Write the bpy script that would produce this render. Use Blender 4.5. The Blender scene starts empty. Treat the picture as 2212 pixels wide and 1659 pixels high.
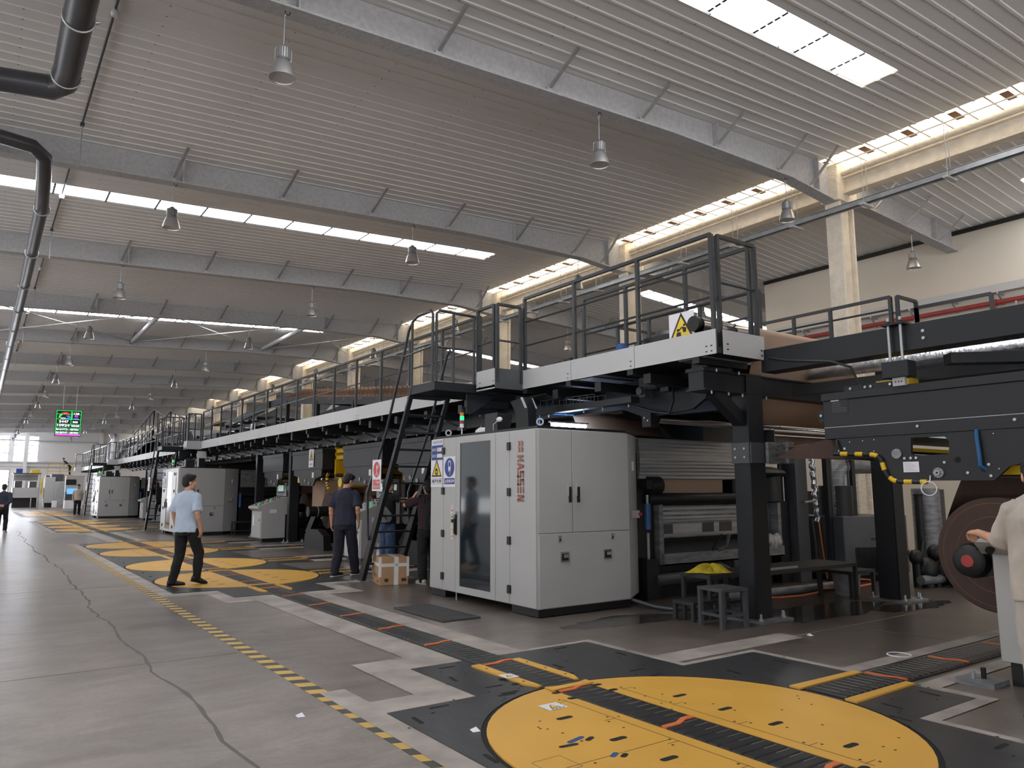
import bpy, math, random
from mathutils import Vector, Matrix
from mathutils.geometry import tessellate_polygon
R = math.radians
sc = bpy.context.scene
COL = sc.collection
rnd = random.Random(7)
# ---------------------------------------------------------------- camera
cd = bpy.data.cameras.new('camera'); cam = bpy.data.objects.new('camera', cd); COL.objects.link(cam)
F_PX = 1620.0
cd.sensor_width = 36.0; cd.lens = 36.0 * F_PX / 2212.0; cd.clip_start = 0.05; cd.clip_end = 400
_p, _y, _r = R(8.0), R(35.3), R(0.13)
_fw = Vector((math.sin(_y) * math.cos(_p), math.cos(_y) * math.cos(_p), math.sin(_p)))
_rt = Vector((math.cos(_y), -math.sin(_y), 0)); _up = _rt.cross(_fw)
_rt, _up = _rt * math.cos(_r) - _up * math.sin(_r), _rt * math.sin(_r) + _up * math.cos(_r)
M = Matrix((_rt, _up, -_fw)).transposed().to_4x4(); M.translation = (0, 0, 1.5)
cam.matrix_world = M; sc.camera = cam
# ---------------------------------------------------------------- world, light, exposure
w = bpy.data.worlds.new('world'); sc.world = w; w.use_nodes = True
bg = w.node_tree.nodes['Background']; bg.inputs[0].default_value = (0.96, 0.98, 1.0, 1); bg.inputs[1].default_value = 0.7
sc.view_settings.view_transform = 'Standard'; sc.view_settings.look = 'None'
sc.view_settings.exposure = 0.72; sc.view_settings.gamma = 1.0; sc.view_settings.use_curve_mapping = False
SKY_E, WIN_E, RIDGE_E = 9.0, 12.0, 2.2
sl = bpy.data.lights.new('sun', 'SUN'); sl.energy = 14.0; sl.angle = R(2); sl.color = (1.0, 0.99, 0.98); sun = bpy.data.objects.new('sun', sl); COL.objects.link(sun)
sun.rotation_euler = Vector((0.5, 0.35, 1.1)).to_track_quat('Z', 'Y').to_euler()      # high sun behind the hall: it lights the added yard outside, the roof shades the floor
# ---------------------------------------------------------------- materials
def lin(c):
    return tuple((v / 255 / 12.92 if v / 255 <= 0.04045 else ((v / 255 + 0.055) / 1.055) ** 2.4) for v in c)
def mat(name, c, rough=0.5, metal=0.0, var=0.08, scale=3.0, bump=0.0, bscale=60.0, stretch=(1, 1, 1), spec=0.5, c2=None, thr=(0.35, 0.7)):
    m = bpy.data.materials.new(name); m.use_nodes = True
    nt = m.node_tree; b = nt.nodes['Principled BSDF']; L = nt.links.new
    a = lin(c); b2 = lin(c2) if c2 else tuple(v * (1 - var * 2) for v in a); a2 = a if c2 else tuple(min(1, v * (1 + var)) for v in a)
    tc = nt.nodes.new('ShaderNodeTexCoord'); mp = nt.nodes.new('ShaderNodeMapping'); mp.inputs['Scale'].default_value = stretch
    L(tc.outputs['Object'], mp.inputs[0])
    n = nt.nodes.new('ShaderNodeTexNoise'); n.inputs['Scale'].default_value = scale; n.inputs['Detail'].default_value = 4
    L(mp.outputs[0], n.inputs['Vector'])
    r = nt.nodes.new('ShaderNodeValToRGB'); r.color_ramp.elements[0].position = thr[0]; r.color_ramp.elements[1].position = thr[1]
    r.color_ramp.elements[0].color = (*b2, 1); r.color_ramp.elements[1].color = (*a2, 1)
    L(n.outputs[0], r.inputs[0]); L(r.outputs[0], b.inputs['Base Color'])
    b.inputs['Roughness'].default_value = rough; b.inputs['Metallic'].default_value = metal
    b.inputs['Specular IOR Level'].default_value = spec
    if bump:
        n2 = nt.nodes.new('ShaderNodeTexNoise'); n2.inputs['Scale'].default_value = bscale; n2.inputs['Detail'].default_value = 3
        L(mp.outputs[0], n2.inputs['Vector'])
        bp = nt.nodes.new('ShaderNodeBump'); bp.inputs['Strength'].default_value = bump; bp.inputs['Distance'].default_value = 0.02
        L(n2.outputs[0], bp.inputs['Height']); L(bp.outputs[0], b.inputs['Normal'])
    return m
def emat(name, c, e):
    m = bpy.data.materials.new(name); m.use_nodes = True; b = m.node_tree.nodes['Principled BSDF']
    b.inputs['Base Color'].default_value = (*lin(c), 1); b.inputs['Emission Color'].default_value = (*lin(c), 1)
    b.inputs['Emission Strength'].default_value = e; b.inputs['Roughness'].default_value = 0.6
    return m
MT = {}
MT['black'] = mat('painted_charcoal_steel', (30, 32, 36), 0.45, var=0.05, spec=0.35)
MT['dark'] = mat('dark_machine_steel', (20, 21, 24), 0.5, var=0.1)
MT['pit'] = mat('oily_black', (16, 16, 18), 0.5)
MT['splice'] = mat('splicer_grey_enamel', (35, 36, 40), 0.45, var=0.04, spec=0.35)
MT['rail'] = mat('handrail_charcoal', (50, 53, 57), 0.35, var=0.05)
MT['cab'] = mat('light_grey_enamel', (176, 175, 174), 0.42, var=0.025, scale=1.2)
MT['fascia'] = mat('pale_grey_panel', (190, 190, 191), 0.5, var=0.02, scale=1)
MT['alu'] = mat('brushed_aluminium', (176, 178, 182), 0.36, 0.5, var=0.12, scale=2.5, stretch=(0.4, 1, 8))
MT['alu_dull'] = mat('dull_aluminium', (140, 142, 146), 0.5, 0.4, var=0.18, scale=4, stretch=(1, 1, 4))
MT['chrome'] = mat('polished_roller', (205, 205, 210), 0.14, 1.0, var=0.03)
MT['foil'] = mat('silver_foil_duct', (215, 216, 220), 0.3, 0.9, var=0.1, scale=9, bump=0.5, bscale=14)
MT['kraft'] = mat('kraft_paper', (170, 143, 122), 0.75, var=0.05, scale=2, stretch=(0.2, 6, 1))
MT['kraft_dk'] = mat('kraft_roll_edge', (72, 53, 45), 0.8, var=0.08, scale=5)
MT['carton'] = mat('cardboard', (178, 141, 104), 0.8, var=0.06)
MT['tape'] = mat('white_packing_tape', (225, 222, 218), 0.5)
MT['yel'] = mat('yellow_floor_enamel', (224, 171, 74), 0.38, var=0.04, scale=1.5)
MT['yelpaint'] = mat('yellow_enamel', (225, 185, 30), 0.4)
MT['plate'] = mat('black_floor_plate', (66, 66, 69), 0.34, 0.25, var=0.12, scale=3, bump=0.08, bscale=25, stretch=(3, 0.6, 1))
MT['belt'] = mat('black_conveyor_slat', (42, 41, 41), 0.42, var=0.15, scale=8)
MT['slatline'] = mat('worn_slat_edge', (170, 168, 165), 0.35, 0.7)
MT['orange'] = mat('orange_slat', (222, 118, 62), 0.5)
MT['hole'] = mat('slot_shadow_black', (10, 10, 10), 0.8)
MT['white'] = mat('white_sign', (228, 226, 232), 0.5, var=0.01)
MT['signyel'] = mat('sign_yellow', (238, 205, 50), 0.5)
MT['signblk'] = mat('sign_black', (22, 22, 22), 0.5)
MT['signblue'] = mat('sign_blue', (34, 62, 140), 0.5)
MT['signred'] = mat('sign_red', (200, 45, 42), 0.5)
MT['logo'] = mat('copper_lettering', (150, 92, 76), 0.5)
MT['beamgrey'] = mat('fireproofed_steel', (180, 179, 180), 0.9, var=0.06, scale=14, bump=0.5, bscale=26)
MT['cream'] = mat('warm_lit_fireproofing', (226, 214, 196), 0.95, var=0.05, scale=6, bump=1.0, bscale=22)  # white coating with the warm ridge light painted into its colour
MT['wall'] = mat('cream_wall_paint', (214, 205, 192), 0.85, var=0.02, scale=0.6)
MT['wallw'] = mat('white_panel_wall', (222, 220, 220), 0.8, var=0.02, scale=0.6)
MT['galv'] = mat('galvanised_steel', (178, 180, 182), 0.4, 0.6, var=0.08, scale=6)
MT['lampalu'] = mat('spun_aluminium_lamp', (190, 188, 188), 0.35, 0.8, var=0.04)
MT['lampdk'] = mat('finned_heat_sink', (120, 120, 122), 0.45, 0.6)
MT['lens'] = mat('milky_lamp_lens', (190, 185, 184), 0.5)
MT['pipe'] = mat('dark_drain_pipe', (58, 58, 62), 0.35, var=0.08)
MT['redpipe'] = mat('red_sprinkler_pipe', (158, 58, 56), 0.5)
MT['skin'] = mat('skin', (206, 156, 128), 0.6, var=0.05, scale=12)
MT['hair'] = mat('black_hair', (24, 21, 21), 0.5, var=0.3, scale=40, bump=0.6, bscale=90)
MT['blueshirt'] = mat('pale_blue_cotton', (186, 200, 218), 0.9, var=0.06, scale=6, bump=0.5, bscale=9)
MT['navy'] = mat('navy_cotton', (46, 48, 66), 0.9, var=0.12, scale=6, bump=0.6, bscale=9)
MT['navypants'] = mat('dark_navy_trousers', (36, 37, 52), 0.9, var=0.15, scale=5, bump=0.6, bscale=8)
MT['blackcloth'] = mat('black_cloth', (26, 26, 29), 0.9, var=0.15, scale=5, bump=0.5, bscale=8)
MT['maroon'] = mat('dark_maroon_cotton', (58, 34, 40), 0.9, var=0.1)
MT['jean'] = mat('blue_denim', (62, 84, 118), 0.9, var=0.15, scale=8)
MT['greyshirt'] = mat('oatmeal_cotton', (190, 180, 170), 0.9, var=0.07, scale=7, bump=0.5, bscale=9)
MT['beigepants'] = mat('pale_beige_trousers', (186, 178, 170), 0.9, var=0.06, bump=0.4, bscale=8)
MT['shoe'] = mat('black_shoe', (28, 28, 31), 0.5)
MT['sole'] = mat('pale_sole', (200, 196, 186), 0.6)
MT['bag'] = mat('silver_grey_bag', (168, 168, 170), 0.4, 0.3, var=0.15, scale=8, bump=0.5, bscale=10)
MT['eye'] = mat('eye_white', (235, 232, 228), 0.3)
MT['lip'] = mat('lip', (170, 100, 90), 0.5)
MT['glass'] = None
MT['rubber'] = mat('black_rubber_mat', (62, 61, 62), 0.75, var=0.12, scale=4)
MT['blue'] = mat('blue_enamel', (40, 88, 150), 0.4)
MT['bluecable'] = mat('blue_cable', (30, 90, 140), 0.5)
MT['bench'] = mat('grey_painted_bench', (74, 76, 80), 0.45)
MT['benchdk'] = mat('charcoal_bench', (48, 48, 50), 0.5)
MT['cloth_y'] = mat('yellow_rag', (196, 172, 40), 0.9, var=0.15, scale=10)
MT['brass'] = mat('corrugated_board', (128, 98, 80), 0.8, var=0.1)
MT['ltconc'] = mat('pale_concrete_screed', (166, 157, 150), 0.55, var=0.16, scale=2.6, bump=0.05, bscale=20)
MT['yard'] = mat('bounce_yard_concrete', (186, 187, 190), 0.8, var=0.04)
MT['crack'] = mat('floor_crack', (104, 99, 96), 0.8)
MT['wet'] = mat('wet_floor_patch', (66, 60, 56), 0.12, var=0.2, scale=2, spec=0.7)
MT['sky'] = emat('daylit_translucent_panel', (250, 252, 255), SKY_E)
MT['ridge'] = emat('daylit_ridge_panel', (255, 240, 214), RIDGE_E)
MT['win'] = emat('daylit_window_pane', (240, 245, 255), WIN_E)
MT['tube_l'] = emat('lit_tube', (205, 222, 255), 45.0)
MT['green'] = emat('lit_green', (20, 255, 90), 3.0)
MT['greenbtn'] = emat('green_button', (30, 190, 110), 0.35)
MT['amber'] = mat('amber_lens', (206, 120, 50), 0.3)
MT['redlens'] = mat('red_lens', (170, 40, 40), 0.3)
MT['screen'] = emat('lit_screen_blue', (60, 80, 220), 1.2)
MT['scr_far'] = emat('lit_monitor', (90, 150, 210), 0.9)
MT['scr_gr'] = emat('lit_panel_screen', (170, 190, 185), 0.35)
MT['ledw'] = emat('lit_white_digits', (235, 235, 255), 1.0)
MT['ledg'] = emat('lit_green_lines', (40, 220, 90), 0.8)
MT['ledr'] = emat('lit_red', (240, 50, 60), 0.9)
MT['ledm'] = emat('lit_magenta', (240, 60, 220), 0.9)
MT['ledb'] = emat('lit_blue', (60, 150, 250), 0.9)
def tinted():
    m = mat('tinted_door_glass', (30, 38, 45), 0.06, 0.0, var=0.05, spec=0.6); return m
MT['tint'] = tinted()
def clear():
    m = bpy.data.materials.new('spectacle_lens'); m.use_nodes = True; b = m.node_tree.nodes['Principled BSDF']
    b.inputs['Transmission Weight'].default_value = 1; b.inputs['Roughness'].default_value = 0.02; return m
MT['glass'] = clear()
def stripes(name, ca, cb, per, ang_axis='Y', slant=0.0, rough=0.5):
    m = mat(name, ca, rough); nt = m.node_tree; b = nt.nodes['Principled BSDF']; L = nt.links.new
    tc = nt.nodes.new('ShaderNodeTexCoord'); sp = nt.nodes.new('ShaderNodeSeparateXYZ'); L(tc.outputs['Object'], sp.inputs[0])
    def math_(op, x, y):
        n = nt.nodes.new('ShaderNodeMath'); n.operation = op
        for i, v in enumerate((x, y)):
            if isinstance(v, (int, float)): n.inputs[i].default_value = v
            else: L(v, n.inputs[i])
        return n.outputs[0]
    s = math_('ADD', math_('MULTIPLY', sp.outputs['XYZ'.index(ang_axis)], 1 / per), math_('MULTIPLY', sp.outputs[0 if ang_axis != 'X' else 2], slant / per))
    st = math_('GREATER_THAN', math_('FRACT', s, 0), 0.5)
    mx = nt.nodes.new('ShaderNodeMix'); mx.data_type = 'RGBA'; L(st, mx.inputs['Factor'])
    no = nt.nodes.new('ShaderNodeTexNoise'); no.inputs['Scale'].default_value = 9; L(tc.outputs['Object'], no.inputs['Vector'])
    mx.inputs[6].default_value = (*lin(ca), 1); mx.inputs[7].default_value = (*lin(cb), 1); L(mx.outputs[2], b.inputs['Base Color'])
    return m
MT['haz'] = stripes('black_yellow_floor_tape', (200, 164, 84), (66, 63, 60), 0.245, 'Y', 0.35)
MT['foamhaz'] = stripes('black_yellow_foam_tube', (235, 180, 30), (18, 18, 18), 0.2, 'Y', 0.0)
def floor_mat():
    m = mat('worn_concrete_floor', (150, 143, 138), 0.4, var=0.06, scale=0.5, bump=0.03, bscale=18)
    nt = m.node_tree; b = nt.nodes['Principled BSDF']; L = nt.links.new
    tc = nt.nodes.new('ShaderNodeTexCoord')
    n1 = nt.nodes.new('ShaderNodeTexNoise'); n1.inputs['Scale'].default_value = 0.35; n1.inputs['Detail'].default_value = 6; n1.inputs['Roughness'].default_value = 0.6
    mp = nt.nodes.new('ShaderNodeMapping'); mp.inputs['Scale'].default_value = (1.6, 0.5, 1); L(tc.outputs['Object'], mp.inputs[0]); L(mp.outputs[0], n1.inputs['Vector'])
    r = nt.nodes.new('ShaderNodeValToRGB'); e = r.color_ramp.elements
    e[0].position = 0.34; e[0].color = (*lin((116, 107, 101)), 1); e[1].position = 0.66; e[1].color = (*lin((152, 143, 136)), 1); L(n1.outputs[0], r.inputs[0])
    n2 = nt.nodes.new('ShaderNodeTexNoise'); n2.inputs['Scale'].default_value = 30; n2.inputs['Detail'].default_value = 5; L(tc.outputs['Object'], n2.inputs['Vector'])
    mx = nt.nodes.new('ShaderNodeMix'); mx.data_type = 'RGBA'; mx.blend_type = 'OVERLAY'; mx.inputs['Factor'].default_value = 0.3
    L(r.outputs[0], mx.inputs[6]); L(n2.outputs[1], mx.inputs[7])
    hs = nt.nodes.new('ShaderNodeHueSaturation'); hs.inputs['Saturation'].default_value = 0.95; L(mx.outputs[2], hs.inputs['Color']); 
    # shade of the machine side painted into the floor colour, and scattered scuffs
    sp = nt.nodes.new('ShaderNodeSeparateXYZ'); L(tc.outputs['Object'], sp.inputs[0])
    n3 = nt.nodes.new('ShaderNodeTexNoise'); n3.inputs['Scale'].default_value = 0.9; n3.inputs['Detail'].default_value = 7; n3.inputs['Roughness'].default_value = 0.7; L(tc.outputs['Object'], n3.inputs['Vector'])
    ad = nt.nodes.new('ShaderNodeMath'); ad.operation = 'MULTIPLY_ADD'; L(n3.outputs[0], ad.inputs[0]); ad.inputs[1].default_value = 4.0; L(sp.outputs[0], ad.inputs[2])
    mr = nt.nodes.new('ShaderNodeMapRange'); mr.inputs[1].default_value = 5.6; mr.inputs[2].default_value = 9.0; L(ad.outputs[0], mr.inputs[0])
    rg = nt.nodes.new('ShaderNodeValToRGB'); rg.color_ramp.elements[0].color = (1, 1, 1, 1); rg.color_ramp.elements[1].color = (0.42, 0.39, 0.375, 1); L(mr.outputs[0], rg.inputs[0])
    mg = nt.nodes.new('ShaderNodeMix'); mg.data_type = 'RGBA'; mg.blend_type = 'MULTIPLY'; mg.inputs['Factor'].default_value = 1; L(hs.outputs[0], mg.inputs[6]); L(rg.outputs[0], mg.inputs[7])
    n4 = nt.nodes.new('ShaderNodeTexNoise'); n4.inputs['Scale'].default_value = 1.6; n4.inputs['Detail'].default_value = 9; n4.inputs['Roughness'].default_value = 0.68; n4.inputs['Distortion'].default_value = 0.6
    m4 = nt.nodes.new('ShaderNodeMapping'); m4.inputs['Scale'].default_value = (0.7, 1.5, 1); L(tc.outputs['Object'], m4.inputs[0]); L(m4.outputs[0], n4.inputs['Vector'])
    r4 = nt.nodes.new('ShaderNodeValToRGB'); r4.color_ramp.elements[0].position = 0.35; r4.color_ramp.elements[0].color = (0.62, 0.6, 0.585, 1); r4.color_ramp.elements[1].position = 0.6; r4.color_ramp.elements[1].color = (1.04, 1.03, 1.02, 1); L(n4.outputs[0], r4.inputs[0])
    m5 = nt.nodes.new('ShaderNodeMix'); m5.data_type = 'RGBA'; m5.blend_type = 'MULTIPLY'; m5.inputs['Factor'].default_value = 0.9; L(mg.outputs[2], m5.inputs[6]); L(r4.outputs[0], m5.inputs[7])
    L(m5.outputs[2], b.inputs['Base Color'])
    rr = nt.nodes.new('ShaderNodeMapRange'); rr.inputs[3].default_value = 0.22; rr.inputs[4].default_value = 0.42; L(n1.outputs[0], rr.inputs[0]); L(rr.outputs[0], b.inputs['Roughness'])
    return m
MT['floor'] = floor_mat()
def roof_mat():
    m = mat('ribbed_roof_sheet', (226, 225, 224), 0.5, var=0.02, scale=0.3)
    nt = m.node_tree; b = nt.nodes['Principled BSDF']; L = nt.links.new
    tc = nt.nodes.new('ShaderNodeTexCoord'); sp = nt.nodes.new('ShaderNodeSeparateXYZ'); L(tc.outputs['Object'], sp.inputs[0])
    def mth(op, x, y=0.0):
        n = nt.nodes.new('ShaderNodeMath'); n.operation = op
        for i, v in enumerate((x, y)):
            if isinstance(v, (int, float)): n.inputs[i].default_value = v
            else: L(v, n.inputs[i])
        return n.outputs[0]
    fx = mth('LESS_THAN', mth('FRACT', mth('MULTIPLY', sp.outputs[0], 1 / 1.5)), 0.016)
    fy = mth('LESS_THAN', mth('FRACT', mth('MULTIPLY', sp.outputs[1], 1 / 0.25)), 0.1)
    d = mth('MULTIPLY', fx, fy)
    mx = nt.nodes.new('ShaderNodeMix'); mx.data_type = 'RGBA'; L(d, mx.inputs['Factor'])
    old = b.inputs['Base Color'].links[0].from_socket
    L(old, mx.inputs[6]); mx.inputs[7].default_value = (0.12, 0.12, 0.13, 1); L(mx.outputs[2], b.inputs['Base Color'])
    return m
MT['roof'] = roof_mat()
# ---------------------------------------------------------------- mesh builder
class MB:
    def __init__(s): s.v = []; s.f = []; s.m = []; s.mats = []
    def mi(s, k):
        if k not in s.mats: s.mats.append(k)
        return s.mats.index(k)
    def add(s, vs, fs, k):
        o = len(s.v); i = s.mi(k); s.v += [tuple(p) for p in vs]; s.f += [tuple(j + o for j in f) for f in fs]; s.m += [i] * len(fs); return s
    def box(s, x0, x1, y0, y1, z0, z1, k='black'):
        x0, x1 = min(x0, x1), max(x0, x1); y0, y1 = min(y0, y1), max(y0, y1); z0, z1 = min(z0, z1), max(z0, z1)
        vs = [(x, y, z) for x in (x0, x1) for y in (y0, y1) for z in (z0, z1)]
        return s.add(vs, [(0, 1, 3, 2), (4, 6, 7, 5), (0, 4, 5, 1), (2, 3, 7, 6), (0, 2, 6, 4), (1, 5, 7, 3)], k)
    def cbox(s, c, d, k='black'):
        return s.box(c[0] - d[0] / 2, c[0] + d[0] / 2, c[1] - d[1] / 2, c[1] + d[1] / 2, c[2] - d[2] / 2, c[2] + d[2] / 2, k)
    def bar(s, p, q, w_, h_, k='black', up=(0, 0, 1)):
        p, q = Vector(p), Vector(q); d = (q - p).normalized(); u = Vector(up)
        if abs(d.dot(u)) > 0.98: u = Vector((0, 1, 0))
        a = d.cross(u).normalized(); b = a.cross(d)
        vs = [e + a * (i * w_ / 2) + b * (j * h_ / 2) for e in (p, q) for i, j in ((-1, -1), (1, -1), (1, 1), (-1, 1))]
        return s.add(vs, [(3, 2, 1, 0), (4, 5, 6, 7), (0, 1, 5, 4), (1, 2, 6, 5), (2, 3, 7, 6), (3, 0, 4, 7)], k)
    def cyl(s, p, q, r, n=16, k='black', r2=None, caps=True):
        return s.tube([p, q], [r, r if r2 is None else r2], n, k, caps)
    def tube(s, pts, r, n=10, k='black', caps=True):
        pts = [Vector(p) for p in pts]; rs = r if isinstance(r, (list, tuple)) else [r] * len(pts)
        a = None; vs = []
        for i, p in enumerate(pts):
            d = (pts[min(i + 1, len(pts) - 1)] - pts[max(i - 1, 0)]).normalized()
            if a is None:
                u = Vector((0, 0, 1)) if abs(d.z) < 0.9 else Vector((1, 0, 0)); a = d.cross(u).normalized()
            else: a = (a - d * a.dot(d)).normalized()
            b = d.cross(a)
            vs += [p + (a * math.cos(t) + b * math.sin(t)) * rs[i] for t in (2 * math.pi * j / n for j in range(n))]
        fs = [(i * n + j, i * n + (j + 1) % n, (i + 1) * n + (j + 1) % n, (i + 1) * n + j) for i in range(len(pts) - 1) for j in range(n)]
        if caps: fs += [tuple(range(n - 1, -1, -1)), tuple(range((len(pts) - 1) * n, len(pts) * n))]
        return s.add(vs, fs, k)
    def loft(s, rings, k='black', n=16, caps=True):
        # rings: (center, rx, ry, ax, ay) elliptical sections
        vs = []
        for c, rx, ry, ax, ay in rings:
            c = Vector(c); ax = Vector(ax); ay = Vector(ay)
            vs += [c + ax * (rx * math.cos(t)) + ay * (ry * math.sin(t)) for t in (2 * math.pi * j / n for j in range(n))]
        m_ = len(rings)
        fs = [(i * n + j, i * n + (j + 1) % n, (i + 1) * n + (j + 1) % n, (i + 1) * n + j) for i in range(m_ - 1) for j in range(n)]
        if caps: fs += [tuple(range(n - 1, -1, -1)), tuple(range((m_ - 1) * n, m_ * n))]
        return s.add(vs, fs, k)
    def lathe(s, prof, o, k='black', n=20, axis=(0, 0, 1), caps=True):
        ax = Vector(axis).normalized(); u = Vector((1, 0, 0)) if abs(ax.x) < 0.9 else Vector((0, 1, 0)); a = ax.cross(u).normalized(); b = ax.cross(a); o = Vector(o)
        return s.loft([(o + ax * h, max(r, 1e-4), max(r, 1e-4), a, b) for r, h in prof], k, n, caps)
    def ell(s, c, rx, ry, rz, k='black', n=14, m_=9, rot=None):
        vs = []; c = Vector(c); rot = rot or Matrix.Identity(3)
        for i in range(m_ + 1):
            ph = math.pi * i / m_ - math.pi / 2
            for j in range(n):
                t = 2 * math.pi * j / n; q = max(math.cos(ph), 1e-3)
                vs.append(c + rot @ Vector((rx * q * math.cos(t), ry * q * math.sin(t), rz * math.sin(ph))))
        fs = [(i * n + j, i * n + (j + 1) % n, (i + 1) * n + (j + 1) % n, (i + 1) * n + j) for i in range(m_) for j in range(n)]
        fs += [tuple(range(n - 1, -1, -1)), tuple(range(m_ * n, m_ * n + n))]
        return s.add(vs, fs, k)
    def prism(s, poly, axis, a, b, k='black', holes=()):
        # poly 2D in the two other axes in xyz order, extruded on axis from a to b
        def P3(p, h): return {'x': (h, p[0], p[1]), 'y': (p[0], h, p[1]), 'z': (p[0], p[1], h)}[axis]
        loops = [list(poly)] + [list(h) for h in holes]; flat = [p for l in loops for p in l]; N = len(flat)
        if holes:
            tri = tessellate_polygon([[Vector((p[0], p[1], 0)) for p in l] for l in loops])
        else: tri = [tuple(range(N))] if N <= 4 else tessellate_polygon([[Vector((p[0], p[1], 0)) for p in flat]])
        fs = [tuple(t) for t in tri] + [tuple(N + i for i in reversed(t)) for t in tri]
        o = 0
        for l in loops:
            n = len(l); fs += [(o + i, o + (i + 1) % n, N + o + (i + 1) % n, N + o + i) for i in range(n)]; o += n
        return s.add([P3(p, a) for p in flat] + [P3(p, b) for p in flat], fs, k)
    def sheet(s, fn, nu, nv, k):
        vs = [fn(i / nu, j / nv) for i in range(nu + 1) for j in range(nv + 1)]
        return s.add(vs, [(i * (nv + 1) + j, (i + 1) * (nv + 1) + j, (i + 1) * (nv + 1) + j + 1, i * (nv + 1) + j + 1) for i in range(nu) for j in range(nv)], k)
    def torus(s, c, R_, r, k, axis=(0, 1, 0), n=16):
        ax = Vector(axis).normalized(); u = Vector((0, 0, 1)) if abs(ax.z) < 0.9 else Vector((1, 0, 0)); a = ax.cross(u).normalized(); b = ax.cross(a); c = Vector(c)
        pts = [c + (a * math.cos(t) + b * math.sin(t)) * R_ for t in (2 * math.pi * j / n for j in range(n))]
        vs = []; q = 8
        for p in pts:
            d = (p - c).normalized(); vs += [p + (d * math.cos(t) + ax * math.sin(t)) * r for t in (2 * math.pi * j / q for j in range(q))]
        return s.add(vs, [(i * q + j, i * q + (j + 1) % q, ((i + 1) % n) * q + (j + 1) % q, ((i + 1) % n) * q + j) for i in range(n) for j in range(q)], k)
    def mesh(s, name, off=(0, 0, 0), smooth=True):
        me = bpy.data.meshes.new(name); o = Vector(off)
        me.from_pydata([tuple(Vector(p) - o) for p in s.v], [], s.f)
        for k in s.mats: me.materials.append(MT[k])
        me.polygons.foreach_set('material_index', s.m); me.validate(); me.update()
        import bmesh
        bm = bmesh.new(); bm.from_mesh(me); bmesh.ops.recalc_face_normals(bm, faces=bm.faces); bm.to_mesh(me); bm.free()
        if smooth: me.shade_smooth(); me.set_sharp_from_angle(angle=R(38))
        return me
def wloc(o):
    v = Vector((0, 0, 0))
    while o: v += Vector(o.location); o = o.parent
    return v
def props(o, label=None, cat=None, group=None, kind=None):
    if label: o['label'] = label
    if cat: o['category'] = cat
    if group: o['group'] = group
    if kind: o['kind'] = kind
    return o
def thing(name, label, cat, loc=(0, 0, 0), group=None):
    o = bpy.data.objects.new(name, None); COL.objects.link(o); o.location = loc; o.empty_display_size = 0.1
    return props(o, label, cat, group)
def part(name, mb, parent, label=None, bevel=0, smooth=True):
    o = bpy.data.objects.new(name, mb.mesh(name, wloc(parent), smooth)); COL.objects.link(o); o.parent = parent
    if label: o['label'] = label
    if bevel: bv = o.modifiers.new('bevel', 'BEVEL'); bv.width = bevel; bv.segments = 2; bv.limit_method = 'ANGLE'; bv.angle_limit = R(50)
    return o
def single(name, mb, label, cat, group=None, kind=None, bevel=0, smooth=True):
    xs = [p[0] for p in mb.v]; ys = [p[1] for p in mb.v]; zs = [p[2] for p in mb.v]
    loc = ((min(xs) + max(xs)) / 2, (min(ys) + max(ys)) / 2, min(zs))
    o = bpy.data.objects.new(name, mb.mesh(name, loc, smooth)); COL.objects.link(o); o.location = loc
    if bevel: bv = o.modifiers.new('bevel', 'BEVEL'); bv.width = bevel; bv.segments = 2; bv.limit_method = 'ANGLE'; bv.angle_limit = R(50)
    return props(o, label, cat, group, kind)
def struct(name, mb, label=None, cat=None, parent=None, smooth=True):
    o = bpy.data.objects.new(name, mb.mesh(name, (0, 0, 0), smooth)); COL.objects.link(o); o['kind'] = 'structure'
    if parent: o.parent = parent
    return props(o, label, cat)
def ordn(i): return ['first', 'second', 'third', 'fourth', 'fifth', 'sixth', 'seventh', 'eighth', 'ninth', 'tenth', 'eleventh', 'twelfth', 'thirteenth', 'fourteenth', 'fifteenth', 'sixteenth', 'seventeenth', 'eighteenth', 'nineteenth', 'twentieth'][i]
_tc = {}
def text(mb, s, o, xd, yd, k, h=None, width=None, center=False, bold=0.0, depth=0.0015):
    """letters as mesh: o = lower left corner, xd / yd = reading and up directions"""
    key = (s, bold)
    if key not in _tc:
        cu = bpy.data.curves.new('t', 'FONT'); cu.body = s; cu.size = 1; cu.resolution_u = 3; cu.offset = bold
        ob = bpy.data.objects.new('t', cu); COL.objects.link(ob)
        me = bpy.data.meshes.new_from_object(ob.evaluated_get(bpy.context.evaluated_depsgraph_get()))
        vs = [tuple(v.co) for v in me.vertices]; fs = [tuple(p.vertices) for p in me.polygons]
        bpy.data.objects.remove(ob); bpy.data.curves.remove(cu); bpy.data.meshes.remove(me); _tc[key] = (vs, fs)
    vs, fs = _tc[key]
    if not vs: return mb
    x0 = min(v[0] for v in vs); x1 = max(v[0] for v in vs); y0 = min(v[1] for v in vs); y1 = max(v[1] for v in vs)
    sy = h / (y1 - y0) if h else None; sx = width / (x1 - x0) if width else sy
    if sy is None: sy = sx
    o, xd, yd = Vector(o), Vector(xd), Vector(yd); nrm = xd.cross(yd)
    if center: o = o - xd * ((x1 - x0) * sx / 2)
    return mb.add([o + xd * ((v[0] - x0) * sx) + yd * ((v[1] - y0) * sy) + nrm * depth for v in vs], fs, k)
def flat(mb, pts, o, xd, yd, k, depth=0.001):
    """flat polygon on a sign, pts in sign metres"""
    o, xd, yd = Vector(o), Vector(xd), Vector(yd); nrm = xd.cross(yd)
    tri = tessellate_polygon([[Vector((p[0], p[1], 0)) for p in pts]]) if len(pts) > 4 else [tuple(range(len(pts)))]
    return mb.add([o + xd * p[0] + yd * p[1] + nrm * depth for p in pts], [tuple(t) for t in tri], k)
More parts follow.
